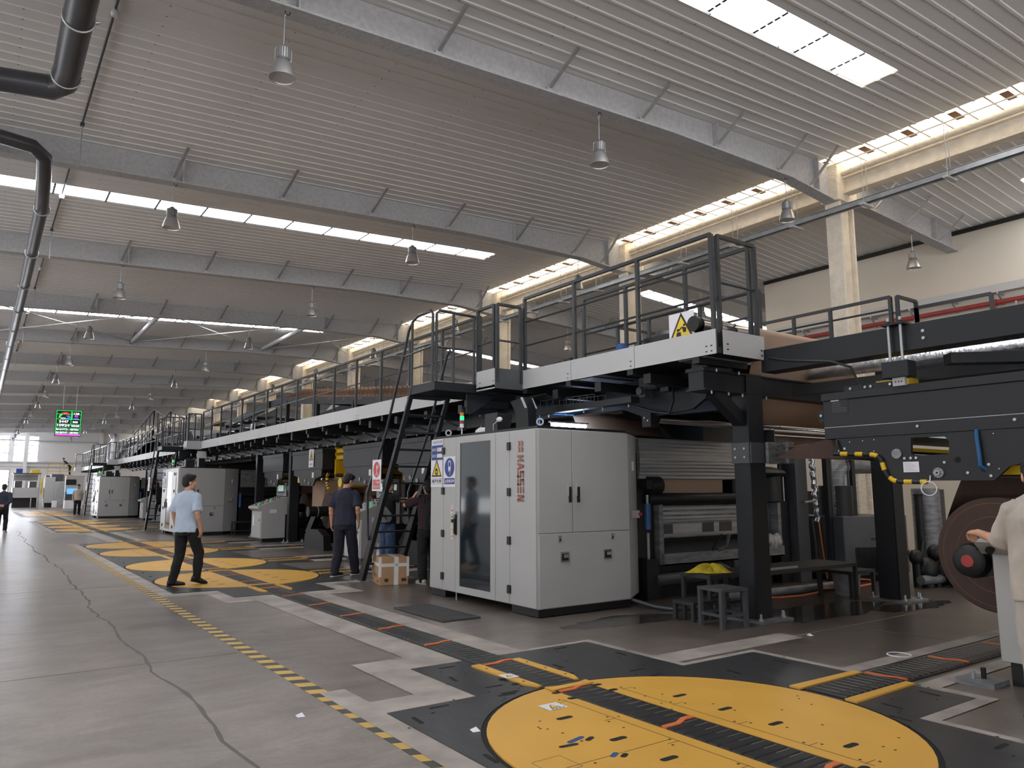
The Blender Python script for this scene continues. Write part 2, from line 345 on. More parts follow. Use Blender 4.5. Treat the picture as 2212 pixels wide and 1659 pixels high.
def circ(cx, cy, rx, ry=None, n=24, a0=0, a1=2 * math.pi):
    ry = ry or rx; e = abs(a1 - a0 - 2 * math.pi) < 1e-6; c = n if e else n + 1
    return [(cx + rx * math.cos(a0 + (a1 - a0) * i / n), cy + ry * math.sin(a0 + (a1 - a0) * i / n)) for i in range(c)]
YD, ZD, XD = Vector((0, 1, 0)), Vector((0, 0, 1)), Vector((1, 0, 0))
NY = Vector((0, -1, 0))
def warn(mb, cx, cy, r, o, xd, yd):
    """black-edged yellow warning triangle"""
    def tri(q): return [(cx - q * 0.9, cy - q * 0.55), (cx + q * 0.9, cy - q * 0.55), (cx, cy + q)]
    flat(mb, tri(r), o, xd, yd, 'signblk', 0.0014); flat(mb, tri(r * 0.76), o, xd, yd, 'signyel', 0.0022)
# ================================================================ SHELL
XL, XR, RIDGE = -12.0, 30.0, 14.0
def zr(x): return 7.44 + 0.047 * x if x <= RIDGE else 8.098 - 0.076 * (x - RIDGE)
STRIPS = [(5.42, 6.0), (16.65, 17.3), (28.95, 29.6), (40.4, 41.05), (52.3, 52.95), (64.2, 64.85), (76.1, 76.75)]
Y0, Y1 = -12.0, 90.0
# floor
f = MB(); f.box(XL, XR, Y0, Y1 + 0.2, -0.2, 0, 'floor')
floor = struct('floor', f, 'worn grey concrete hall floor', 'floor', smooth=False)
cr = MB(); pts = []; y = 1.2; x = 1.33
while y < 34:
    x += rnd.uniform(-0.035, 0.035); x += (1.36 - x) * 0.15; pts.append((x, y, rnd.uniform(0.007, 0.018))); y += rnd.uniform(0.12, 0.3)
vs = []; fs = []
for i, (x, y, q) in enumerate(pts):
    vs += [(x - q, y, 0.0012), (x + q, y, 0.0012)]
    if i: fs.append((2 * i - 2, 2 * i - 1, 2 * i + 1, 2 * i))
cr.add(vs, fs, 'crack'); part('crack', cr, floor, 'dark crack wandering along the aisle')
jt = MB()
for yy in (7.4, 13.5): jt.box(0.2, 2.1, yy, yy + 0.008, 0.0002, 0.0012, 'crack')
jt.box(6.2, 9.5, 4.85, 4.862, 0.0002, 0.0012, 'ltconc'); jt.box(8.0, 8.012, 3.6, 6.3, 0.0002, 0.0012, 'crack')
part('joint', jt, floor)
wp = MB()
for c, rx, ry, s_ in (((6.45, 6.55), 1.15, 0.3, 3), ((8.6, 5.6), 1.3, 0.45, 5), ((7.5, 6.4), 0.9, 0.4, 8), ((10.0, 5.15), 0.9, 0.25, 9)):
    q = random.Random(s_); p = [(c[0] + rx * math.cos(t) * q.uniform(0.75, 1.1), c[1] + ry * math.sin(t) * q.uniform(0.75, 1.1), 0.0016 + s_ * 1e-4) for t in (2 * math.pi * i / 30 for i in range(30))]
    wp.add([(c[0], c[1], 0.0016 + s_ * 1e-4)] + p, [(0, i + 1, (i + 1) % 30 + 1) for i in range(30)], 'wet')
part('wet_patch', wp, floor, 'dark wet oily patch')
yd = MB(); yd.box(-70, XL, -60, Y1 + 20, -0.2, -0.01, 'yard'); yd.box(XL, XR, -60, Y0, -0.2, -0.01, 'yard'); struct('bounce_yard', yd, 'unseen pale yard added to bounce sunlight onto the hall ceiling', 'yard', smooth=False)  # pale ground added out of view, bounces sun up to the ceiling
# pale screed bands round the pits
tb = MB(); zc = 0.0008
def band(x0, x1, y0, y1, z=None):
    global zc
    zc += 0.00006; tb.add([(x0, y0, zc), (x1, y0, zc), (x1, y1, zc), (x0, y1, zc)], [(0, 1, 2, 3)], 'ltconc')
for g in (-19.7, 0, 19.7, 39.4):
    b = g + 13.5 - 1.45; e = g + 24.45
    band(2.2, 2.46, b - 0.35, e + 0.3); band(2.2, 3.3, b - 0.35, b); band(2.85, 3.3, b - 1.35, b); band(2.85, 3.6, b - 1.4, b - 0.85); band(4.0, 4.85, b - 1.35, b - 0.9)
    band(4.55, 6.3, b - 0.3, b); band(4.55, 4.85, b - 1.2, b - 0.2); band(5.15, 7, e + 0, e + 0.3)
    for k in (1.45, 4.35, 8.2, 11.0) if g >= 0 else (): band(5.98, 8.3, b + k - 0.75, b + k - 0.25); band(5.98, 8.3, b + k + 0.25, b + k + 0.75)
band(2.2, 2.4, 1.5, 5.6); band(2.4, 3.3, 4.83, 5.15); band(2.75, 3.15, 4.9, 6.25); band(2.75, 3.62, 5.86, 6.3)
band(3.25, 3.62, 5.9, 11.1); band(3.97, 4.3, 5.9, 11.1); band(3.97, 5.14, 5.86, 5.94); band(5.04, 5.14, 4.6, 5.9); band(5.1, 6.08, 4.6, 4.68); band(5.98, 6.08, 3.6, 4.65); band(6.05, 9.5, 3.62, 3.78); band(6.05, 9.5, 2.98, 3.14)
band(5.98, 6.1, 2.6, 3.1); band(5.15, 6.1, 2.58, 2.7); band(5.13, 5.25, 1.2, 2.6)
for g in (0, 19.7, 39.4): band(3.25, 3.62, g + 24.9, g + 31); band(3.97, 4.3, g + 24.9, g + 31)
tr = struct('trim_1', tb, 'pale concrete screed bands bordering the floor pits', 'floor band')
# hazard tape
hz = MB(); hz.box(2.14, 2.27, 1.4, 24.0, 0.0005, 0.0022, 'haz')
single('hazard_tape', hz, 'long black and yellow striped tape stuck along the aisle floor', 'floor tape', smooth=False)
# roof sheets with ribs running across the hall
def roof_patch(mb, x0, x1, y0, y1):
    ys = [y0]; k = math.floor(y0 / 0.25)
    prof = [(y0, 0)]
    while k * 0.25 < y1:
        c = k * 0.25
        for dy, dz in ((-0.03, 0), (-0.018, -0.013), (0.018, -0.013), (0.03, 0)):
            if y0 < c + dy < y1: prof.append((c + dy, dz))
        k += 1
    prof.append((y1, 0)); vs = []; fs = []
    for i, (yy, dz) in enumerate(prof):
        vs += [(x0, yy, zr(x0) + dz), (x1, yy, zr(x1) + dz)]
        if i: fs.append((2 * i - 2, 2 * i - 1, 2 * i + 1, 2 * i))
    mb.add(vs, fs, 'roof')
rf = MB(); SX0, SX1, RX0, RX1, QX0, QX1 = -9.0, 11.25, 13.42, 14.75, 17.2, 26.0
edges = [Y0] + [v for s in STRIPS for v in s] + [Y1]
roof_patch(rf, SX1, RX0, Y0, Y1); roof_patch(rf, XL, SX0, Y0, Y1); roof_patch(rf, RX1, QX0, Y0, Y1); roof_patch(rf, QX1, XR, Y0, Y1)
for i in range(0, len(edges), 2):
    roof_patch(rf, SX0, SX1, edges[i], edges[i + 1]); roof_patch(rf, QX0, QX1, edges[i], edges[i + 1])
# light-tight outer skin above
rf.box(XL, XR, Y0, Y1, 8.75, 8.8, 'roof')
for a, b2 in ((XL, XL + 0.02), (XR - 0.02, XR)): rf.box(a, b2, Y0, Y1, 6.7, 8.8, 'roof')
for a in (Y0, Y1 - 0.02): rf.box(XL, XR, a, a + 0.02, 7.9, 8.8, 'roof')
ceiling = struct('ceiling', rf, 'pale grey ribbed metal roof lining', 'ceiling', smooth=False)
# skylights: transverse strips of translucent panels with dark seams
wn = 0
for side, (a, b2) in enumerate(((SX0, SX1), (QX0, QX1))):
    for i, (s0, s1) in enumerate(STRIPS):
        m_ = MB(); m_.add([(x, y, zr(x) + 0.03) for x, y in ((a, s0), (b2, s0), (b2, s1), (a, s1))], [(0, 1, 2, 3)], 'sky'); wn += 1
        o = struct('window_%d' % wn, m_, 'bright transverse roof skylight strip, %s from the front on the %s slope' % (ordn(i), ('left', 'right')[side]), 'skylight')
        sm = MB(); x = b2 - 0.95
        while x > max(a, -3):
            for j in range(5):
                yy = s0 + (s1 - s0) * (j + 0.1) / 5; sm.box(x - 0.02, x + 0.02, yy, yy + (s1 - s0) * 0.15, zr(x) - 0.005, zr(x) + 0.025, 'pipe')
            x -= 0.95
        part('panel_seam', sm, o)
m_ = MB(); m_.add([(RX0, Y0, zr(RX0) + 0.08), (RX1, Y0, zr(RX1) + 0.08), (RX1, Y1, zr(RX1) + 0.08), (RX0, Y1, zr(RX0) + 0.08)], [(0, 1, 2, 3)], 'ridge')
wn += 1; rw = struct('window_%d' % wn, m_, 'long cream translucent skylight running along the ridge', 'skylight')
sm = MB(); y = Y0 + 0.3; i = 0
while y < 60:
    sm.box(RX0, RX1, y, y + 0.025, 8.09, 8.105, 'beamgrey')
    if i % 2: sm.box(13.62, 14.0, y + 0.12, y + 0.26, 8.11, 8.12, 'brass')
    y += 0.42; i += 1
sm.box(13.66, 13.68, Y0, 60, 7.99, 8.01, 'beamgrey')
part('rib', sm, rw)
# walls
wl = MB(); wl.box(19.0, 19.25, Y0, 13.6, 0, 7.67, 'wall'); wl.box(18.96, 19.0, Y0, 13.6, 7.6, 7.7, 'signblk')
struct('wall_right', wl, 'cream painted side wall behind the machine line', 'wall', smooth=False)
wl = MB(); wl.box(19.25, XR, 13.4, 13.6, 0, 7.6, 'wall')
struct('wall_return', wl, 'short cream return wall', 'wall', smooth=False)
wl = MB(); wl.box(29.7, XR, 13.6, Y1, 0, 6.9, 'wall')
struct('wall_side', wl, 'far cream side wall of the wide bay', 'wall', smooth=False)
# end wall with three tall windows and an open doorway
ew = MB(); WX = [(-6.6, -4.6), (-3.0, -1.0), (1.0 - 0.9, 2.1), (3.3, 5.2), (6.5, 8.4)]
WX = [(-3.2, -2.3), (-2.0, -1.1), (-0.9, 0.0), (0.3, 1.15), (1.5, 2.35), (2.75, 3.6), (3.98, 4.83)]
cuts = sorted(WX)
ew.box(XL, XR, Y1, Y1 + 0.3, 6.9, 8.6, 'wallw'); ew.box(XL, XR, Y1, Y1 + 0.3, 3.6, 4.4, 'wallw')
xs = [XL] + [v for c in cuts for v in c] + [XR]
for i in range(0, len(xs), 2): ew.box(xs[i], xs[i + 1], Y1, Y1 + 0.3, 4.4, 6.9, 'wallw')
ew.box(XL, -6.5, Y1, Y1 + 0.3, 0, 3.6, 'wallw'); ew.box(2.6, XR, Y1, Y1 + 0.3, 0, 3.6, 'wallw')
struct('wall_end', ew, 'white panelled end wall far down the hall', 'wall', smooth=False)
for i, (a, b2) in enumerate(cuts):
    m_ = MB(); m_.box(a, b2, Y1 + 0.12, Y1 + 0.16, 4.4, 6.9, 'win'); wn += 1
    o = struct('window_%d' % wn, m_, 'tall bright end wall window, %s from the left' % ordn(i), 'window')
    fr = MB()
    for z in (5.15, 5.95, 6.5): fr.box(a, b2, Y1 + 0.02, Y1 + 0.11, z, z + 0.09, 'galv')
    for x in (a, b2 - 0.04): fr.box(x, x + 0.04, Y1 + 0.05, Y1 + 0.11, 4.4, 6.9, 'galv')
    part('window_frame', fr, o)
dd = MB(); dd.box(-6.5, 2.6, Y1 + 0.1, Y1 + 0.16, 0, 3.6, 'win')
do = struct('door_1', dd, 'wide glazed loading door glowing with daylight in the end wall', 'door')
fr = MB()
for x in (-6.5, -4.6, -2.7, -0.8, 1.0, 2.5): fr.box(x, x + 0.1, Y1 + 0.02, Y1 + 0.09, 0, 3.6, 'galv')
for z in (1.2, 2.3, 3.5): fr.box(-6.5, 2.6, Y1 + 0.02, Y1 + 0.09, z, z + 0.1, 'galv')
part('door_frame', fr, do)
gr = MB()
for z, h in ((6.42, 0.12), (4.22, 0.14), (3.85, 0.05)): gr.box(XL, XR, Y1 - 0.15, Y1 - 0.03, z, z + h, 'galv')
single('wall_rail', gr, 'grey horizontal pipe rails fixed across the white end wall', 'rail', smooth=False)
for i, x in enumerate((3.78, 10.4)):
    c = MB(); c.box(x - 0.16, x + 0.16, Y1 - 0.5, Y1 - 0.16, 0, 7.6, 'wallw'); single('wall_column', c, 'white steel column standing against the end wall, %s' % ('beside the windows', 'behind the machine stairs')[i], 'column', smooth=False)
# ---------------------------------------------------------------- portal frames
RY = [8.17 + 6.13 * k for k in range(14)]
def dep(x):
    if x <= 9: return 0.46
    if x <= 12.3: return 0.46 + (x - 9) / 3.3 * 0.12
    if x <= 14: return 0.58 + (x - 12.3) / 1.7 * 0.24
    if x <= 15: return 0.82 - (x - 14) * 0.2
    return 0.62 - min(1, (x - 15) / 4) * 0.1
place = ['over the nearest cabinet'] + ['%s from the front' % ordn(k) for k in range(1, 14)]
for k, y in enumerate(RY):
    xr = 18.95 if k == 0 else 29.6
    XS = [XL + 0.3, 0, 5, 9, 12.3, 13.75]
    XS2 = [13.75, 15, 17, 18.9] if k == 0 else [13.75, 15, 17, 19, 29.6]
    b_ = MB()
    for S in (XS, XS2):
        low = [(x, zr(x) - dep(x)) for x in S]; top = [(x, zr(x) - 0.015) for x in reversed(S)]
        b_.prism(low + top, 'y', y - 0.012, y + 0.012, 'beamgrey')
        for (xa, za), (xb, zb) in zip(low[:-1], low[1:]):
            b_.add([(xx, yy, zz + dz) for xx, zz in ((xa, za), (xb, zb)) for yy in (y - 0.125, y + 0.125) for dz in (-0.03, 0)], [(0, 1, 3, 2), (4, 6, 7, 5), (0, 4, 5, 1), (2, 3, 7, 6), (0, 2, 6, 4), (1, 5, 7, 3)], 'beamgrey')
    for x in (10.15, 13.2, 17.9) + ((2.66, -3) if k else (2.66,)):
        b_.box(x - 0.012, x + 0.012, y - 0.12, y + 0.12, zr(x) - dep(x), zr(x) - 0.02, 'beamgrey')
    o = thing('roof_beam', 'grey tapered steel roof beam spanning the hall, %s' % place[k], 'beam', (RIDGE, y, 7.3), 'roof beams of the hall')
    part('girder', b_, o)
    for x in ([2.47, 4.54, 6.41, 8.3, 10.14, 11.96, 12.97, 15.3, 16.6, 18.1] if k == 0 else [-1.2, 2.5, 4.5, 6.4, 8.3, 10.2, 12.0, 13.0, 15.4, 17, 18.5]):
        s_ = MB(); zb = zr(x) - dep(x); s_.bar((x, y - 0.06, zb + 0.04), (x + 0.12, y - 0.62, zr(x) + 0.01), 0.05, 0.035, 'galv')
        s_.box(x - 0.04, x + 0.04, y - 0.1, y - 0.02, zb - 0.02, zb + 0.07, 'beamgrey'); part('fly_brace', s_, o)
# columns along the ridge line, fireproofing tinted cream for the warm ridge light
for k, y in enumerate(RY[:9]):
    c = MB(); zt = zr(14) - dep(14)
    c.box(13.8, 13.86, y - 0.17, y + 0.17, 0, zt, 'cream'); c.box(14.24, 14.3, y - 0.17, y + 0.17, 0, zt, 'cream'); c.box(13.86, 14.24, y - 0.08, y + 0.08, 0, zt, 'cream')
    c.box(13.7, 14.4, y - 0.2, y + 0.2, zt, zr(14) - 0.02, 'cream')
    single('ridge_column', c, 'warm-lit rough fireproofed ridge column, %s from the front' % ordn(k), 'column', 'ridge columns', bevel=0.02, smooth=False)
for k in range(9):
    a = -6.0 if k == 0 else RY[k - 1] + 0.2; b2 = RY[k] - 0.2
    c = MB(); c.box(13.98, 14.02, a, b2, 7.45, 7.78, 'cream'); c.box(13.88, 14.12, a, b2, 7.43, 7.46, 'cream'); c.box(13.88, 14.12, a, b2, 7.75, 7.78, 'cream')
    o = thing('ridge_beam', 'warm-lit steel beam with top pipe along the ridge, %s bay from the front' % ordn(k), 'beam', (14, a, 7.4), 'ridge beams'); part('girder', c, o)
    c = MB(); c.cyl((13.9, a, 7.86), (13.9, b2, 7.86), 0.065, 12, 'cream'); part('pipe', c, o)
# cable tray under the ridge with pairs of hanger rods
c = MB(); c.box(13.64, 13.66, -6, 62, 7.0, 7.1, 'galv'); c.box(13.78, 13.8, -6, 62, 7.0, 7.1, 'galv'); c.box(13.64, 13.8, -6, 62, 7.09, 7.11, 'galv')
o = thing('cable_tray', 'galvanised cable tray hung along the ridge columns', 'cable tray', (13.7, 0, 7)); part('channel', c, o)
y = -5.0
while y < 40:
    h = MB(); h.cyl((13.6, y, 6.98), (13.6, y, 8.05), 0.007, 6, 'galv'); h.cyl((13.84, y + 0.05, 6.98), (13.84, y + 0.05, 8.05), 0.007, 6, 'galv'); h.box(13.55, 13.92, y - 0.02, y + 0.07, 6.95, 6.99, 'fascia'); y += 1.55; part('hanger', h, o)
# wall tray and red sprinkler main on the right wall
c = MB(); c.box(18.7, 18.9, -6, 13.3, 5.95, 6.13, 'fascia'); 
o = thing('wall_trunking', 'white cable trunking carried on brackets along the cream wall', 'trunking', (18.8, 0, 5.9)); part('trunking', c, o)
for i in range(11):
    y = 3.2 + i * 1.0; b_ = MB(); b_.box(18.68, 19.0, y - 0.02, y + 0.02, 5.9, 5.95, 'galv'); b_.bar((18.72, y, 5.9), (18.98, y, 5.68), 0.03, 0.03, 'galv'); part('bracket', b_, o)
c = MB(); c.cyl((18.85, -6, 5.74), (18.85, 13.3, 5.74), 0.055, 12, 'redpipe')
for y in (5.2, 7.35, 9.6): c.cyl((18.85, y - 0.06, 5.74), (18.85, y + 0.06, 5.74), 0.075, 12, 'redpipe')
c.cyl((18.85, 7.35, 5.74), (18.85, 7.35, 4.9), 0.045, 10, 'redpipe'); c.cyl((18.85, 6.5, 5.74), (18.8, 6.5, 5.5), 0.04, 10, 'redpipe')
o = thing('sprinkler_main', 'red sprinkler pipe running along the cream wall below white trunking', 'pipe', (18.85, 0, 5.7)); part('pipe', c, o)
for y in (6.9, 9.15, 11.2): q = MB(); q.cyl((18.85, y, 5.74), (18.82, y, 5.5), 0.03, 8, 'galv'); q.ell((18.8, y, 5.5), 0.07, 0.09, 0.06, 'galv'); part('valve', q, o)
# drain pipes on the left
c = MB(); PZ = 6.7
c.tube([(0.5, -3, PZ), (0.52, 10.2, PZ), (0.515, 10.65, PZ - 0.01), (0.4, 10.85, PZ - 0.03), (-0.2, 11.0, PZ - 0.04), (-4, 11.1, PZ - 0.06)], 0.155, 18, 'pipe')
o = thing('drain_pipe', 'thick dark roof drain pipe with an elbow at the upper left', 'pipe', (0.5, 8, PZ)); part('pipe', c, o)
for y in (5.0, 9.05, 10.5): q = MB(); q.torus((0.52, y, PZ), 0.162, 0.012, 'galv', (0, 1, 0), 24); q.cyl((0.68, y, PZ), (0.72, y, PZ + 0.02), 0.02, 8, 'galv'); q.cyl((0.52, y, PZ + 0.16), (0.52, y, zr(0.5)), 0.008, 6, 'galv'); part('pipe_clamp', q, o)
c = MB(); c.tube([(-4, 13.2, 6.85), (-0.1, 13.25, 6.82), (0.3, 13.3, 6.8), (0.47, 13.5, 6.74), (0.5, 13.9, 6.62), (0.53, 14.6, 6.55), (0.56, 15.4, 6.52), (0.57, 20, 6.5), (0.58, 70, 6.45)], [0.11] * 9, 14, 'pipe')
o = thing('drain_pipe', 'narrower dark drain pipe running away down the left of the roof', 'pipe', (0.55, 20, 6.5)); part('pipe', c, o)
for i in range(10): y = 15.4 + i * 3.05; q = MB(); q.torus((0.57, y, 6.5), 0.118, 0.014, 'galv', (0, 1, 0), 20); q.cyl((0.57, y, 6.62), (0.57, y, zr(0.6)), 0.008, 6, 'galv'); part('pipe_clamp', q, o)
c = MB(); c.cyl((-0.62, 4, 6.1), (-0.5, 7.75, 6.1), 0.13, 14, 'pipe')
for y in (5.8, 7.0, 7.6): c.torus((-0.55, y, 6.1), 0.14, 0.012, 'galv', (0, 1, 0), 20)
single('drain_pipe', c, 'short dark pipe with clamps at the very left edge of the roof', 'pipe')
# conduits with smoke detectors hung under the roof
for k in range(5):
    y = RY[k] + (0 if k else 0); a = RY[k] - 5.2 if k == 0 else RY[k - 1] + 0.3; b2 = RY[k] + 5.5 if k == 0 else RY[k] - 0.6
for k in range(5):
    a = RY[k] + 0.3; b2 = RY[k + 1] - 0.8; z = zr(0.95) - 0.03
    if k == 0: a = 3
    q = MB(); q.cyl((0.95, a, z), (0.95, b2, z), 0.016, 8, 'pipe'); q.cyl((0.95, b2, z), (0.95, b2, 6.75), 0.012, 8, 'galv'); q.box(0.92, 0.98, b2 - 0.03, b2 + 0.03, z - 0.05, z, 'pipe')
    o = thing('conduit', 'thin conduit under the left roof, %s bay from the front' % ordn(k), 'conduit', (0.95, a, z), 'roof conduits'); part('tube', q, o)
    ym = (a + b2) / 2 if k else 9.9; q = MB(); q.lathe([(0.0, -0.1), (0.035, -0.1), (0.05, -0.07), (0.05, -0.04), (0.03, -0.015), (0.03, 0)], (0.95, ym, z), 'fascia', 14); part('smoke_detector', q, o)
# cross bracing bay
for i, (xa, xb) in enumerate(((-0.5, 4.6), (4.6, 9.7), (9.7, 13.6))):
    q = MB(); ya, yb = RY[3] + 0.1, RY[4] - 0.1
    q.cyl((xa, ya, zr(xa) - 0.3), (xb, yb, zr(xb) - 0.3), 0.018, 8, 'galv'); q.cyl((xa, yb, zr(xa) - 0.32), (xb, ya, zr(xb) - 0.32), 0.018, 8, 'galv')
    single('cross_bracing', q, 'crossed thin steel rods bracing the fourth roof bay, %s from the left' % ordn(i), 'bracing')
for i, x in enumerate((4.6, 9.7)):
    q = MB(); q.cyl((x, RY[3] + 0.05, zr(x) - 0.3), (x, RY[4] - 0.05, zr(x) - 0.3), 0.08, 12, 'beamgrey'); single('tie_tube', q, 'grey tie tube between the fourth and fifth roof beams, %s' % ('left one', 'right one')[i], 'tube')
# ---------------------------------------------------------------- high bay lamps
def lamp_bits():
    a = MB(); a.cyl((0, 0, 0.4), (0, 0, 0.78), 0.007, 8, 'galv'); a.torus((0, 0, 0.79), 0.022, 0.006, 'galv', (1, 0, 0), 12); a.torus((0.03, 0, 0.84), 0.03, 0.006, 'signblk', (0, 1, 0), 12)
    h = MB(); h.lathe([(0, 0.4), (0.035, 0.4), (0.05, 0.37), (0.082, 0.36), (0.082, 0.22), (0.06, 0.2), (0, 0.2)], (0, 0, 0), 'lampdk', 20)
    for i in range(22):
        t = 2 * math.pi * i / 22; h.bar((0.08 * math.cos(t), 0.08 * math.sin(t), 0.23), (0.08 * math.cos(t), 0.08 * math.sin(t), 0.355), 0.006, 0.03, 'lampalu', up=(math.cos(t), math.sin(t), 0))
    r_ = MB(); r_.lathe([(0.072, 0.215), (0.09, 0.2), (0.112, 0.15), (0.14, 0.06), (0.152, 0.0), (0.146, 0.0), (0.13, 0.06), (0.1, 0.15), (0.07, 0.2)], (0, 0, 0), 'lampalu', 28)
    l_ = MB(); l_.lathe([(0.0, 0.02), (0.144, 0.015), (0.144, 0.022), (0.0, 0.03)], (0, 0, 0), 'lens', 24)
    return a, h, r_, l_
lbits = [(n, m_.mesh(n)) for n, m_ in zip(('hanging_rod', 'heat_sink', 'reflector', 'lens'), lamp_bits())]
rows = [(2.52, 'left row'), (7.43, 'middle row'), (12.2, 'row beside the ridge columns'), (16.9, 'row by the right wall')]
for j, (x, rn) in enumerate(rows):
    for k, y in enumerate(RY):
        if j == 3 and k > 5: continue
        if j == 2 and k > 8: continue
        zb = zr(x) - dep(x) - 0.03
        o = thing('high_bay_lamp', 'unlit high bay lamp under the %s roof beam, %s' % (ordn(k), rn), 'lamp', (x, y - 0.02, zb - 0.85 + (0 if j != 1 else -0.02)), 'high bay lamps')
        for n, me in lbits:
            c = bpy.data.objects.new(n, me); COL.objects.link(c); c.parent = o
# ================================================================ FLOOR MACHINERY
CXC = 3.8                      # centre of the floor conveyor
DISCS = [(3.38, 'nearest')] + [(13.5 + d + g, t) for g, t in ((0, 'second'), (19.7, 'third'), (39.4, 'fourth')) for d in (0, 2.95, 6.75, 9.65)]
RD = 1.32
def arc(cx, cy, r, a0, a1, n=28): return [(cx + r * math.cos(a0 + (a1 - a0) * i / n), cy + r * math.sin(a0 + (a1 - a0) * i / n)) for i in range(n + 1)]
def slot(mb, x, y, z, l=0.11, w_=0.028, ang=0.0, k='hole'):
    p = circ(l / 2, 0, w_ / 2, n=6, a0=-math.pi / 2, a1=math.pi / 2) + circ(-l / 2, 0, w_ / 2, n=6, a0=math.pi / 2, a1=math.pi * 1.5)
    c, s_ = math.cos(ang), math.sin(ang)
    mb.add([(x + a * c - b * s_, y + a * s_ + b * c, z) for a, b in p], [tuple(range(len(p)))], k)
def dots(mb, pts, z, r=0.012, k='hole'):
    for x, y in pts: mb.add([(a, b, z) for a, b in circ(x, y, r, n=10)], [tuple(range(10))], k)
ZT = 0.014
def disc(yc, label, near):
    cx = 3.81
    root = thing('turntable', label, 'turntable', (cx, yc, 0), 'yellow floor turntables')
    g = 0.175; h = math.sqrt(RD * RD - g * g); a = math.asin(g / RD)
    for sgn in (-1, 1):
        if sgn < 0: poly = arc(cx, yc, RD, math.pi / 2 + a, 1.5 * math.pi - a)
        else: poly = arc(cx, yc, RD, -math.pi / 2 + a, math.pi / 2 - a)
        m_ = MB(); m_.prism(poly, 'z', 0.003, ZT, 'yel')
        if near:
            sx = -0.54 if sgn < 0 else 0.48
            for dy in ((0.65, 0.14, -0.27, -0.72) if sgn < 0 else (0.58, 0.17, -0.23, -0.74)): slot(m_, cx + sx, yc + dy, ZT + 0.0012, 0.085, 0.045)
            for dy in (1.16, 0.98, -0.98, -1.16): slot(m_, cx + sgn * 0.2, yc + dy, ZT + 0.0012, 0.03, 0.05)
            for i in range(16):
                t = rnd.uniform(-1.3, 1.3) + (math.pi if sgn < 0 else 0); q = rnd.uniform(0.4, 1.2); dots(m_, [(cx + q * math.cos(t), yc + q * math.sin(t))], ZT + 0.0012, 0.009)
            for yy in (0.95, 0.45, -0.1, -0.6, -0.95):
                x0 = cx + sgn * 0.27; m_.box(x0, x0 + sgn * 0.1, yc + yy, yc + yy + 0.003, ZT + 0.0004, ZT + 0.001, 'hole'); dots(m_, [(x0 + sgn * 0.03, yc + yy + 0.05), (x0 + sgn * 0.09, yc + yy - 0.03)], ZT + 0.0012, 0.01)
            m_.box(cx + sgn * 0.275, cx + sgn * 0.279, yc - 1.0, yc + 1.0, ZT + 0.0004, ZT + 0.001, 'hole')
            if sgn < 0:
                m_.box(cx - 1.1, cx - 0.3, yc - 0.05, yc - 0.047, ZT + 0.0004, ZT + 0.001, 'hole')
                for px, py, l, ang, k in ((3.05, 3.655, 0.12, 0.25, 'blue'), (2.95, 3.60, 0.1, -0.1, 'signblk'), (3.13, 3.62, 0.05, 0.4, 'signblk'), (3.06, 3.33, 0.05, 0.5, 'blue'), (3.1, 3.29, 0.04, 0.5, 'signblk')): slot(m_, px, py, ZT + 0.0015, l, 0.035, ang, k)
                for q in range(4): m_.box(2.6 + (q % 2) * 0.01 + (0.2 if q == 3 else 0), 2.8 if q != 2 else 2.61, 3.3 + q % 2 * 0.2, 3.303 + (q % 2) * 0.2, ZT + .0005, ZT + .001, 'crack') if q < 2 else m_.box(2.6 + (q - 2) * 0.2, 2.603 + (q - 2) * 0.2, 3.3, 3.5, ZT + .0005, ZT + .001, 'crack')
        else:
            for dy in (0.6, 0.1, -0.35, -0.8): slot(m_, cx + sgn * 0.5, yc + dy, ZT + 0.0012, 0.08, 0.04)
        part('plate_half', m_, root)
    # curved throat plates at both ends of the slot
    for sgn in (-1, 1):
        m_ = MB(); c = yc + sgn * (RD - 0.02)
        m_.prism([(cx - 0.2, c), (cx - 0.1, c - sgn * 0.03), (cx + 0.1, c - sgn * 0.03), (cx + 0.2, c), (cx + 0.2, c - sgn * 0.1), (cx - 0.2, c - sgn * 0.1)], 'z', 0.018, 0.028, 'yel'); part('throat_plate', m_, root)
    if near:
        m_ = MB(); o = Vector((3.29, 4.21, ZT + 0.001)); flat(m_, [(0, 0), (0.16, 0), (0.16, 0.14), (0, 0.14)], o, XD, YD, 'white'); warn(m_, 0.08, 0.06, 0.05, o, XD, YD)
        for i in range(4): flat(m_, [(0.03 + i * 0.03, 0.008), (0.05 + i * 0.03, 0.008), (0.05 + i * 0.03, 0.022), (0.03 + i * 0.03, 0.022)], o, XD, YD, 'signblk', 0.0012)
        part('warning_sticker', m_, root)
    r_ = MB(); pts = arc(cx, yc, RD + 0.018, 0, 2 * math.pi, 72); vs = []
    for x, y in pts[:-1]:
        d = Vector((x - cx, y - yc, 0)).normalized(); vs += [(x - d.x * 0.016, y - d.y * 0.016, 0.004), (x + d.x * 0.016, y + d.y * 0.016, 0.004)]
    n = 72; r_.add(vs, [(2 * i, 2 * i + 1, (2 * i + 3) % (2 * n), (2 * i + 2) % (2 * n)) for i in range(n)], 'hole'); part('rim_gap', r_, root)
words = ['first', 'second', 'third', 'fourth']
for i, (yc, t) in enumerate(DISCS):
    if i == 0: lb = 'large yellow steel turntable set in the floor in the right foreground'
    else: lb = 'yellow floor turntable, %s one of the %s group down the line' % (words[(i - 1) % 4], ('near-side', 'middle', 'farthest')[(i - 1) // 4])
    disc(yc, lb, i == 0)
